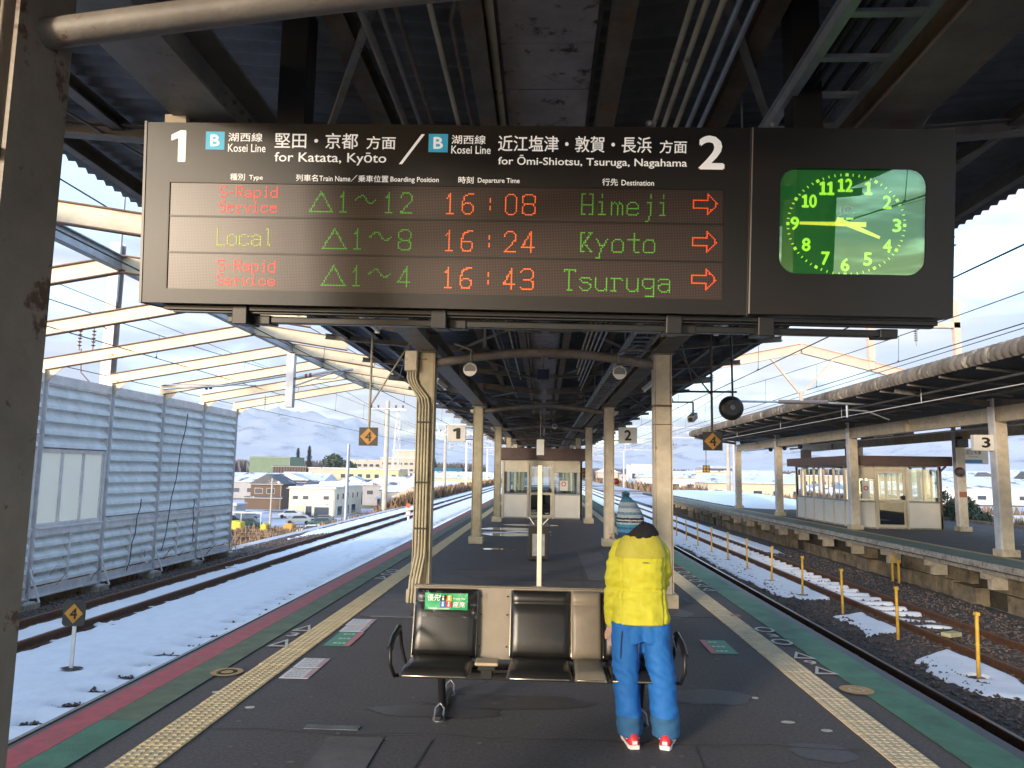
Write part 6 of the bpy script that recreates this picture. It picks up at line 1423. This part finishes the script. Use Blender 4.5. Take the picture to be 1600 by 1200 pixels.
# ================================================================ HOUSES
SR = mat('snowy_roof', (.62, .65, .72), .85, var=.08, scale=.5, col2=(.11, .115, .13), mix2=.57, scale2=.35, soft2=.04)
DR = mat('dark_tiled_roof', (.085, .085, .095), .7, var=.2, scale=.8, col2=(.62, .65, .72), mix2=.56, scale2=.30, soft2=.05)
PNE = plain('window_pane', (.05, .065, .085), .12); WFR = plain('window_frame_pale', (.55, .53, .5), .5)
def wall_m(name, c): return mat('wall_'+name, c, .8, var=.08, scale=.5)
WM = dict(white=wall_m('white', (.72, .68, .60)), cream=wall_m('cream', (.62, .53, .38)), wood=wall_m('wood', (.125, .078, .05)), shop=wall_m('shop', (.72, .62, .45)), grey=wall_m('grey', (.34, .33, .33)), dark=wall_m('dark', (.10, .09, .085)), yellow=wall_m('yellow', (.62, .52, .28)), green=wall_m('green', (.16, .22, .14)), brown=wall_m('brown', (.17, .085, .06)), teal=wall_m('teal', (.08, .30, .36)), beige=wall_m('beige', (.50, .42, .33)), red=wall_m('red', (.55, .03, .03)))
def house(x0, x1, y0, y1, z0, h, wall_, label, roof='gable', rh=1.6, axis=0, wins=(), cat='house', roofm=None, name='house', over=.4, rz=0, floors=2, grp=None):
    """axis 0: ridge along x. wins: (face, u0, u1, v0, v1) in metres from the lower corner of the face f(ront, -Y) or s(ide, +X)"""
    t = thing(name, label, cat, (x0, y0, z0), grp)
    MB().box(x0, x1, y0, y1, z0, z0+h).build('wall', WM[wall_], t)
    rm_ = roofm or SR; o = over
    if roof == 'flat':
        MB().box(x0-.15, x1+.15, y0-.15, y1+.15, z0+h, z0+h+.25).build('roof', rm_, t)
    else:
        z = z0+h
        if axis == 0:
            m = (y0+y1)/2; P = [(x0-o, y0-o, z-.1), (x1+o, y0-o, z-.1), (x1+o, y1+o, z-.1), (x0-o, y1+o, z-.1), (x0-o*(1 if roof == 'gable' else -4), m, z+rh), (x1+o*(1 if roof == 'gable' else -4), m, z+rh)]
            F = [(0,1,5,4), (2,3,4,5), (3,0,4), (1,2,5), (3,2,1,0)]
        else:
            m = (x0+x1)/2; P = [(x0-o, y0-o, z-.1), (x1+o, y0-o, z-.1), (x1+o, y1+o, z-.1), (x0-o, y1+o, z-.1), (m, y0-o*(1 if roof == 'gable' else -4), z+rh), (m, y1+o*(1 if roof == 'gable' else -4), z+rh)]
            F = [(0,1,4), (1,2,5,4), (2,3,5), (3,0,4,5), (3,2,1,0)]
        MB().add([(a, b, c+.12) for a, b, c in P]+P, F[:4]+[tuple(reversed([i+6 for i in F[-1]]))]+[(6,7,1,0),(7,8,2,1),(8,9,3,2),(9,6,0,3)]).build('roof', rm_, t)
        if roof == 'gable':
            G_ = [(x0, y0, z), (x0, y1, z), (x0, (y0+y1)/2, z+rh*.9)] if axis == 0 else [(x0, y0, z), (x1, y0, z), ((x0+x1)/2, y0, z+rh*.9)]
            H_ = [(x1, y0, z), (x1, y1, z), (x1, (y0+y1)/2, z+rh*.9)] if axis == 0 else [(x0, y1, z), (x1, y1, z), ((x0+x1)/2, y1, z+rh*.9)]
            MB().add(G_+H_, [(0,1,2), (5,4,3)]).build('gable', WM[wall_], t)
    MB().box(x0-.04, x1+.04, y0-.04, y0-.001, z0, z0+.35).build('footing', WM['dark'] if wall_ != 'dark' else WM['grey'], t)
    if x1-x0 < 25: MB().tube([(x0-over, y0-over-.06, z0+h-.08), (x1+over, y0-over-.06, z0+h-.08)], .07, 6).tube([(x1-.2, y0-.12, z0+h-.1), (x1-.2, y0-.12, z0)], .05, 6).build('gutter', WFR, t)
    for f, u0, u1, v0, v1 in wins:
        if f == 'f': w = MB().box(x0+u0, x0+u1, y0-.05, y0+.02, z0+v0, z0+v1).build('window', WFR, t); MB().box(x0+u0+.06, x0+u1-.06, y0-.065, y0-.052, z0+v0+.06, z0+v1-.06).build('pane', PNE, w)
        else: w = MB().box(x1-.02, x1+.05, y0+u0, y0+u1, z0+v0, z0+v1).build('window', WFR, t); MB().box(x1+.052, x1+.065, y0+u0+.06, y0+u1-.06, z0+v0+.06, z0+v1-.06).build('pane', PNE, w)
    return t
def ww(face, n, u0, step, w, v0, h): return [(face, u0+i*step, u0+i*step+w, v0, v0+h) for i in range(n)]
# 1 white commercial building
hb_ = house(-46.3, -37.9, 134, 154, -7, 5.3, 'shop', 'white two-storey commercial building with open ground floor among the houses below the line', 'flat', wins=ww('f', 2, .6, 1.9, 1.1, 3.2, .75)+[('f', 6.3, 7.4, 3.2, 3.95), ('f', 3.1, 4.3, .1, 2.1), ('f', 4.7, 7.5, .1, 1.95), ('f', 6.6, 7.4, 2.35, 2.6)]+ww('s', 5, 1.5, 3.6, 1.0, 3.2, 1.1)+ww('s', 3, 2, 5, 3, .3, 1.7), name='shop_building', cat='shop building', roofm=mat('white_parapet', (.6, .6, .6), .8))
MB().box(-46.2, -43.5, 133.94, 133.99, -6.9, -5.0).build('shutter', WM['cream'], hb_)
MB().box(-46.0, -38.2, 141, 153, -1.42, -1.30).build('roof_snow', SNOW, hb_)
house(-63.5, -56.6, 159, 168, -7, 5.4, 'wood', 'dark brown wooden two-storey house with snow-edged gable left of the white building', 'gable', 2.0, 1, ww('f', 2, .9, 2.6, 1.8, 3.3, 1.2)+ww('f', 3, .5, 2.2, 1.6, .5, 1.7), roofm=DR)
MB_ = house(-64.0, -56.0, 157.2, 158.9, -7, 2.5, 'wood', 'low tiled porch in front of the dark wooden house', 'flat', roofm=DR, name='porch', cat='porch')
house(-66, -60.3, 133, 141, -7, 4.0, 'dark', 'dark low house with blue-grey roof at the left edge beside the steel wall', 'gable', 1.5, 0, ww('f', 3, .5, 1.8, 1.2, 1.2, 1.6), roofm=DR)
house(-52.5, -49.0, 117, 121, -7, 2.9, 'grey', 'grey garage with a shutter door at the left edge beside the wall', 'flat', name='garage', cat='garage', wins=[('f', .4, 2.4, .1, 2.1)])
house(-96, -62, 205, 222, -7, 5.0, 'grey', 'long low building with wide snowy roof behind the wooden house', 'gable', 2.4, 0, ww('f', 6, 3, 5, 3, 2.0, 1.3), name='long_building', cat='building')
house(-121, -104, 300, 318, -7, 13.4, 'green', 'big windowless green box building on the left skyline', 'flat', name='green_building', cat='building', roofm=WM['green'], wins=[('f', 2, 15, 4.8, 6.3)])
bb_ = house(-97, -85, 262, 276, -7, 9.6, 'brown', 'ribbed brown warehouse right of the green building', 'flat', name='brown_warehouse', cat='warehouse', roofm=WM['dark'])
for k in range(12): MB().box(-96.9+k*1.0, -96.5+k*1.0, 261.7, 261.99, -6.9, 2.5).build('wall_rib', WM['dark'], bb_)
house(-84, -70, 262, 275, -7, 9.2, 'beige', 'beige block joined to the right of the brown warehouse', 'flat', name='beige_block', cat='building', wins=ww('f', 4, 1, 3.2, 1.4, 6, 1.3))
house(-86, -64, 295, 312, -7, 8.6, 'yellow', 'pale yellow two-storey building behind the white shop building', 'flat', name='yellow_building', cat='building', wins=ww('f', 6, 1.5, 3.4, 1.8, 5.6, 1.4)+ww('f', 6, 1.5, 3.4, 1.8, 2.6, 1.4))
house(-70, -49, 250, 266, -7, 9.0, 'yellow', 'larger yellow school-like building behind the grey steel pole', 'flat', name='yellow_building', cat='building', wins=ww('f', 7, 1.0, 2.9, 1.6, 6.0, 1.4)+ww('f', 7, 1.0, 2.9, 1.6, 3.2, 1.4))
house(-105, -70, 395, 410, -7, 14.0, 'beige', 'long beige building with flat roof on the skyline behind the yellow ones', 'flat', name='long_beige_building', cat='building', wins=ww('f', 10, 1.5, 3.3, 2.2, 10.5, 1.5))
ho_ = house(-80, -57, 360, 378, -7, 14.8, 'beige', 'tiered multi-storey hotel left of the second left column', 'flat', name='hotel_building', cat='hotel', wins=[w_ for k in range(4) for w_ in ww('f', 8, 1, 2.7, 1.9, 2.2+k*3.1, 1.2)])
MB().box(-74, -61, 363, 375, 8.06, 11.6).build('upper_storey', WM['beige'], ho_); MB().box(-75, -60, 362.4, 375.6, 11.6, 12.0).build('upper_roof', WM['white'], ho_)
house(-36.0, -27.5, 166, 174, -7, 5.2, 'beige', 'house with two snowy roof tiers right of the white shop building', 'gable', 2.0, 0, ww('f', 3, .8, 2.6, 1.6, 3.1, 1.2)+ww('f', 3, .8, 2.6, 1.6, .6, 1.5), roofm=SR)
house(-36.5, -27.0, 162.5, 165.6, -7, 2.6, 'wood', 'brown verandah in front of the two-tier snowy house', 'flat', name='verandah', cat='porch', wins=ww('f', 3, .6, 3, 2.2, .4, 1.7))
house(-42, -31, 205, 214, -7, 5.6, 'grey', 'grey house with dark snowy gable behind the concrete utility pole', 'gable', 2.6, 1, ww('f', 2, 1.5, 5, 2, 3.2, 1.3), roofm=DR)
house(-22.5, -17.5, 112, 120, -5.6, 3.4, 'wood', 'brown shed with pale gable close to the line left of the second column', 'gable', 1.3, 1, [('f', 1, 2.2, .8, 1.9)], name='shed', cat='shed', roofm=WM['beige'])
house(-33, -18, 150, 160, -6.5, 4.0, 'grey', 'snow-roofed low building behind the brown shed', 'gable', 2.0, 0, (), name='long_building', cat='building')
house(-72, -47, 400, 430, -7, 10.4, 'teal', 'teal warehouse on the horizon between the first two left columns', 'flat', name='teal_warehouse', cat='warehouse', roofm=WM['teal'])
house(-40, -16, 260, 272, -6, 5.4, 'yellow', 'yellowish houses block beyond the shed near the line', 'gable', 2.2, 0, ww('f', 5, 2, 4.4, 2, 2.6, 1.4), name='house')
WK = ['beige', 'cream', 'grey', 'white', 'wood', 'dark', 'cream', 'white']
def fill(n, xr, yr, zf, lab, grp, seed):
    g = np.random.default_rng(seed)
    for i in range(n):
        y = g.uniform(*yr); x = xr[0](y)+(xr[1](y)-xr[0](y))*g.random(); w = g.uniform(7, 12); d = g.uniform(6, 9); h = g.uniform(3, 6); ax = int(g.random() < .5)
        wk = WK[g.integers(8)]; sn = g.random() < .6; house(x, x+w, y, y+d, zf, h, wk, f'{"tall" if h > 4.5 else "low"} {wk} house, {"snowy" if sn else "dark"} roof, {lab}', 'gable', g.uniform(1.4, 2.2), ax, ww('f', 2, 1, 3.4, 1.6, h*.55, 1.1), roofm=SR if sn else DR, grp=grp)
fill(20, (lambda y: -.40*y, lambda y: -.17*y-8), (175, 245), -7, 'in the crowd left of the line', 'small houses packed left of the line', 11)
fill(16, (lambda y: -.42*y, lambda y: -.12*y-10), (250, 420), -7, 'far off near the left hills', 'far small houses left of the line', 12)
fill(26, (lambda y: .12*y+6, lambda y: .75*y), (190, 300), -3.5, 'in the crowd right of the line', 'small houses packed right of the line', 13)
fill(26, (lambda y: .05*y+8, lambda y: .75*y), (300, 520), -3.5, 'far off near the right hills', 'far small houses right of the line', 14)
_by = {}
for o in list(COL.objects):
    if o.get('group', '').endswith('of the line') and o.get('category') == 'house': _by.setdefault(o['label'], []).append(o)
for lab, os_ in _by.items():
    if len(os_) > 1:
        os_.sort(key=lambda o: o.location.x/o.location.y)
        for o, w_ in zip(os_, ('first', 'second', 'third', 'fourth', 'fifth', 'sixth', 'seventh', 'eighth')): o['label'] = f'{lab}, {w_} from left'
# carport, fences, allotment things
t = thing('carport', 'small carport with blue-white roof in front of the parked cars', 'carport', (-50, 110, -7)); MB().box(-46.5, -40.5, 106, 109.5, -4.75, -4.62).build('roof', SR, t)
MB().box(-46.4, -46.3, 106.1, 106.2, -7, -4.75).box(-40.7, -40.6, 106.1, 106.2, -7, -4.75).box(-43.6, -43.5, 106.1, 106.2, -7, -4.75).build('post', WFR, t)
def car(x, y, z, rz, m, label):
    t = thing('parked_car', label, 'car', (x, y, z), 'cars parked below the line'); M_ = Matrix.Translation((x, y, z)) @ Matrix.Rotation(rz, 4, 'Z')
    bp = [(-2.0,.32),(-2.02,.75),(-1.75,.9),(-1.2,.95),(-.75,1.42),(.95,1.46),(1.55,1.0),(2.0,.85),(2.02,.32)]; MB().prism([(a, b) for a, b in bp], 1, -.82, .82).xf(M_).build('body', m, t, .05)
    gp = [(-1.12,.95),(-.70,1.36),(.90,1.40),(1.42,1.0)]
    for s in (-1, 1): MB().prism(gp, 1, s*.825, s*.835).xf(M_).build('window', PNE, t)
    MB().add([(-1.22,-.7,.97),(-1.22,.7,.97),(-.78,.66,1.40),(-.78,-.66,1.40)], [(0,1,2,3)]).xf(M_ @ Matrix.Translation((-.02, 0, .02))).build('windscreen', PNE, t)
    for wx in (-1.3, 1.3):
        for s in (-1, 1): MB().tube([(wx, s*.70, .32), (wx, s*.86, .32)], .32, 14).xf(M_).build('wheel', plain('tyre', (.015, .015, .015), .8), t)
    return t
CW = plain('car_white', (.7, .7, .7), .3); CB = plain('car_dark', (.025, .03, .045), .25); CS = plain('car_silver', (.4, .42, .45), .3, metal=.5); CG = plain('car_green', (.03, .10, .09), .3)
for x, y, rz, m, lab in ((-44.8, 131, 0, CW, 'white car parked in front of the shop shutter'), (-50.2, 125, .3, CS, 'silver car with snow on it left of the carport'), (-48.8, 113, 1.2, CB, 'dark blue car beside the grey garage'), (-43.4, 108, .1, CG, 'dark green car under the carport'), (-38.6, 117, .1, CS, 'silver car in the row right of the carport'), (-35.0, 117.5, .1, CB, 'dark car in the row right of the carport'), (-30.2, 97, .2, CW, 'white car nearest the railway embankment'), (-54.5, 130, .2, CW, 'white car behind the dark blue car'), (-33.5, 112, .15, CG, 'dark green car near the end of the parking row')):
    c_ = car(x, y, -6.98, rz, m, lab)
YT = plain('yellow_tarp', (.65, .50, .02), .6); BT = plain('white_sheet', (.6, .6, .58), .7); OR = plain('orange_crate', (.5, .28, .05), .7)
for i, (x, y, w, h, m, lab) in enumerate(((-42.6, 100, 3.2, 1.6, YT, 'large yellow tarp-covered box in the allotments'), (-37.6, 99, 1.0, 1.4, YT, 'small yellow crate right of the large yellow tarp'), (-46.0, 101, 3.2, 1.9, BT, 'white sheeted box left of the yellow tarp'), (-30.9, 101, 1.8, 1.3, YT, 'yellow box near the white car'), (-34.6, 100, 1.6, 1.4, OR, 'orange-brown crate in the allotments'), (-28.4, 102, 1.0, 1.5, YT, 'yellow upright crate nearest the line'))):
    t = thing('storage_box', lab, 'storage box', (x, y, -7), 'boxes in the allotments'); MB().prism([(x-w/2, -7), (x+w/2, -7), (x+w/2-.1, -7+h*.85), (x+w*.1, -7+h), (x-w/2+.2, -7+h*.8)], 1, y, y+1.6).build('body', m, t, .05); MB().box(x-w/2-.05, x+w/2+.05, y-.05, y+1.65, -6.98, -6.85).build('base', WM['dark'], t)
# allotment stakes and low fences
stk = MB()
for i in range(420):
    x = rng.uniform(-40, -22); y = rng.uniform(62, 100); stk.bar((x, y, -7), (x+rng.normal(0, .1), y, -7+rng.uniform(.6, 1.6)), .05, .05)
    if i % 3 == 0: stk.bar((x, y, -6.2), (x+rng.uniform(1, 3), y, -6.2), .03, .03)
tag(stk.build('garden_stakes', mat('stake_wood', (.35, .24, .16), .9, var=.3)), None, None, None, 'stuff')
blades(9000, (-42, -20), (60, 105), lambda x, y: -7, .3, .9, REED2, 'dry_scrub', w=.05, ypow=1)
# ---- trees on the left skyline
for x, y, h, w, k, s, lab in ((-116, 345, 18.5, 7, 'cone', 3, 'pointed conifer behind the green building'), (-109, 340, 19.5, 6, 'cone', 4, 'second, taller pointed conifer behind the green building'), (-128, 345, 15, 8, 'round', 5, 'dark tree left of the green building'), (-98, 345, 16.5, 11, 'round', 6, 'broad dark tree above the brown warehouse, left one'), (-90, 345, 15.5, 11, 'round', 7, 'broad dark tree above the brown warehouse, right one'), (-62, 420, 16, 6, 'cone', 8, 'small conifer on the skyline behind the long beige building')):
    tree(x, y, -7, h, w, lab, k, s, 'trees on the left skyline')
TL = mat('bare_treeline', (.14, .115, .11), .9, var=.3, scale=.1)
blades(15000, (-330, -40), (430, 520), lambda x, y: -7, 6, 15, TL, 'distant_treeline', w=.12, lean=.08, ypow=1)
blades(16000, (-20, 420), (520, 640), lambda x, y: -3.5, 4, 10, TL, 'distant_treeline', w=.14, lean=.08, ypow=1)
# ================================================================ RIGHT TOWN
RB = [  # x0,x1,y0,y1,h,wall,roof,rh,axis,label
 (28, 44, 215, 226, 4.5, 'white', 'gable', 1.8, 0, 'long white building with snowy roof beyond the end of the island platform, right side'),
 (48, 60, 240, 252, 6.5, 'cream', 'flat', 0, 0, 'cream flat-roofed block right of the long white building'),
 (22, 30, 300, 312, 6.0, 'beige', 'gable', 2.0, 1, 'beige gabled house far up the line on the right'),
 (63, 84, 262, 276, 5.0, 'white', 'gable', 2.2, 0, 'wide snow-roofed hall left of the red-roofed shop'),
 (38, 50, 330, 342, 9.5, 'white', 'flat', 0, 0, 'white three-storey block on the right horizon'),
 (72, 86, 340, 352, 9.0, 'grey', 'flat', 0, 0, 'grey block on the right horizon behind the hall'),
 (112, 140, 300, 318, 6.0, 'cream', 'gable', 2.4, 0, 'low cream building right of the red-roofed shop'),
 (150, 182, 330, 345, 8.0, 'white', 'flat', 0, 0, 'white flat building seen beyond the far waiting room'),
 (60, 100, 150, 166, 3.6, 'white', 'gable', 1.8, 0, 'long low greenhouse-like white building behind platform three'),
 (108, 150, 160, 176, 4.2, 'white', 'gable', 1.8, 0, 'long white shed on the right behind the bush'),
 (118, 165, 225, 240, 5.5, 'beige', 'gable', 2.2, 0, 'beige hall with snowy roof on the far right'),
 (190, 230, 300, 320, 7.0, 'grey', 'gable', 2.4, 0, 'grey hall on the far right horizon'),
 (90, 104, 205, 214, 5.5, 'wood', 'gable', 2.0, 1, 'brown house behind the long white building'),
 (34, 56, 155, 168, 3.8, 'cream', 'gable', 1.6, 0, 'cream workshop with snowy roof nearest the line on the right'),
]
for x0, x1, y0, y1, h, w, rf, rh, ax, lab in RB:
    n = int((x1-x0)/4); house(x0, x1, y0, y1, -3.5, h, w, lab, rf, rh, ax, ww('f', n, 1.2, 4, 1.8, h*.35, h*.25), name='long_building' if x1-x0 > 18 else 'house', cat='building' if x1-x0 > 18 else 'house')
rr_ = house(88, 104, 288, 300, -3.5, 3.0, 'white', 'shop with a bright red stepped roof front on the right horizon', 'flat', name='red_roofed_shop', cat='shop building', roofm=WM['red'], wins=ww('f', 4, 1, 3.6, 2.6, .5, 1.8))
MB().box(87.5, 104.5, 287.3, 287.9, -1.6, .3).build('red_sign_band', WM['red'], rr_); MB().add([(98, 287.2, .3), (103, 287.2, .3), (101.5, 287.2, 3.2), (100.2, 287.2, 3.2), (100.2, 287.2, 1.7)], [(4,3,2,1,0)]).add([(98, 287.8, .3), (103, 287.8, .3), (101.5, 287.8, 3.2), (100.2, 287.8, 3.2), (100.2, 287.8, 1.7)], [(0,1,2,3,4)]).build('red_gable', WM['red'], rr_)
# fence behind platform three
fn = thing('wire_fence', 'white posts and rails of the fence behind platform three', 'fence', (20, 40, -2.5)); pf = MB().box(-.04, .04, -.04, .04, 0, 1.6).mesh('post'); pf.materials.append(WHITEP)
for i in range(40): piece(pf, 'post', fn, (21.5, 22+i*2.0, -2.9))
for z in (-2.5, -2.0, -1.5): MB().box(21.48, 21.52, 22, 100, z, z+.05).build('rail', WHITEP, fn)
fw = house(24, 52, 62, 63, -3.4, 2.0, 'white', 'long low white wall beyond the bush on the far right', 'flat', name='boundary_wall', cat='wall', over=0)

# ================================================================ MOUNTAINS
MT = mat('mountain_snow_forest', (.78, .80, .86), .95, var=.15, scale=.002, col2=(.10, .12, .16), mix2=.50, scale2=.0040, soft2=.2, stretch=(1, 1, 2.2))
def ridge(az):
    """skyline height in degrees above the horizon for a compass angle, read off the photograph in broad steps"""
    K = [(-75, 4.2), (-50, 4.8), (-35, 4.6), (-27, 4.7), (-22, 4.3), (-18, 4.6), (-15, 4.0), (-12, 2.7), (-9, 2.5), (-6, 3.0), (-3, 2.8), (0, 2.2), (4, 2.3), (8, 2.6), (12, 3.1), (17, 3.9), (22, 5.0), (28, 6.2), (34, 6.0), (42, 5.2), (60, 3.6), (75, 3.0)]
    for (a, u), (b, v) in zip(K, K[1:]):
        if a <= az <= b: t = (az-a)/(b-a); t = t*t*(3-2*t); return u+(v-u)*t
    return K[0][1] if az < K[0][0] else K[-1][1]
azs = np.arange(-60, 60.1, .22); rs_ = np.linspace(4200, 9500, 64); V = []; 
for r_ in rs_:
    for a in azs:
        x, y = r_*math.sin(R(a)), r_*math.cos(R(a)); t = (r_-4200)/5300; env = math.tan(R(ridge(a)))*8000*sstep(0, .72, t)*(1-.55*sstep(.76, 1, t))
        rg = 1-abs(noise.noise(Vector((x/900, y/900, 3)))*2); n2 = 1-abs(noise.noise(Vector((x/380, y/380, 8)))*2); n3 = noise.noise(Vector((x/150, y/150, 5)))
        V.append((x, y, -12+env*(.55+.32*rg+.17*n2+.06*n3)))
m_ = len(azs); mb = MB(); mb.add(V, [(i*m_+j, i*m_+j+1, (i+1)*m_+j+1, (i+1)*m_+j) for i in range(len(rs_)-1) for j in range(m_-1)], True)
struct(mb, 'mountains', MT)
# ================================================================ AIR
hz = MB().box(-7500, 7500, -80, 9800, -9.5, 1100).build('haze', None or bpy.data.materials.new('haze'))
hz['kind'] = 'stuff'; hm = hz.data.materials[0]; hm.use_nodes = True; nt = hm.node_tree; nt.nodes.clear(); o_ = nt.nodes.new('ShaderNodeOutputMaterial'); pv = nt.nodes.new('ShaderNodeVolumePrincipled')
pv.inputs['Color'].default_value = (.86, .91, 1, 1); pv.inputs['Density'].default_value = .00015; pv.inputs['Anisotropy'].default_value = 0; nt.links.new(pv.outputs[0], o_.inputs['Volume'])
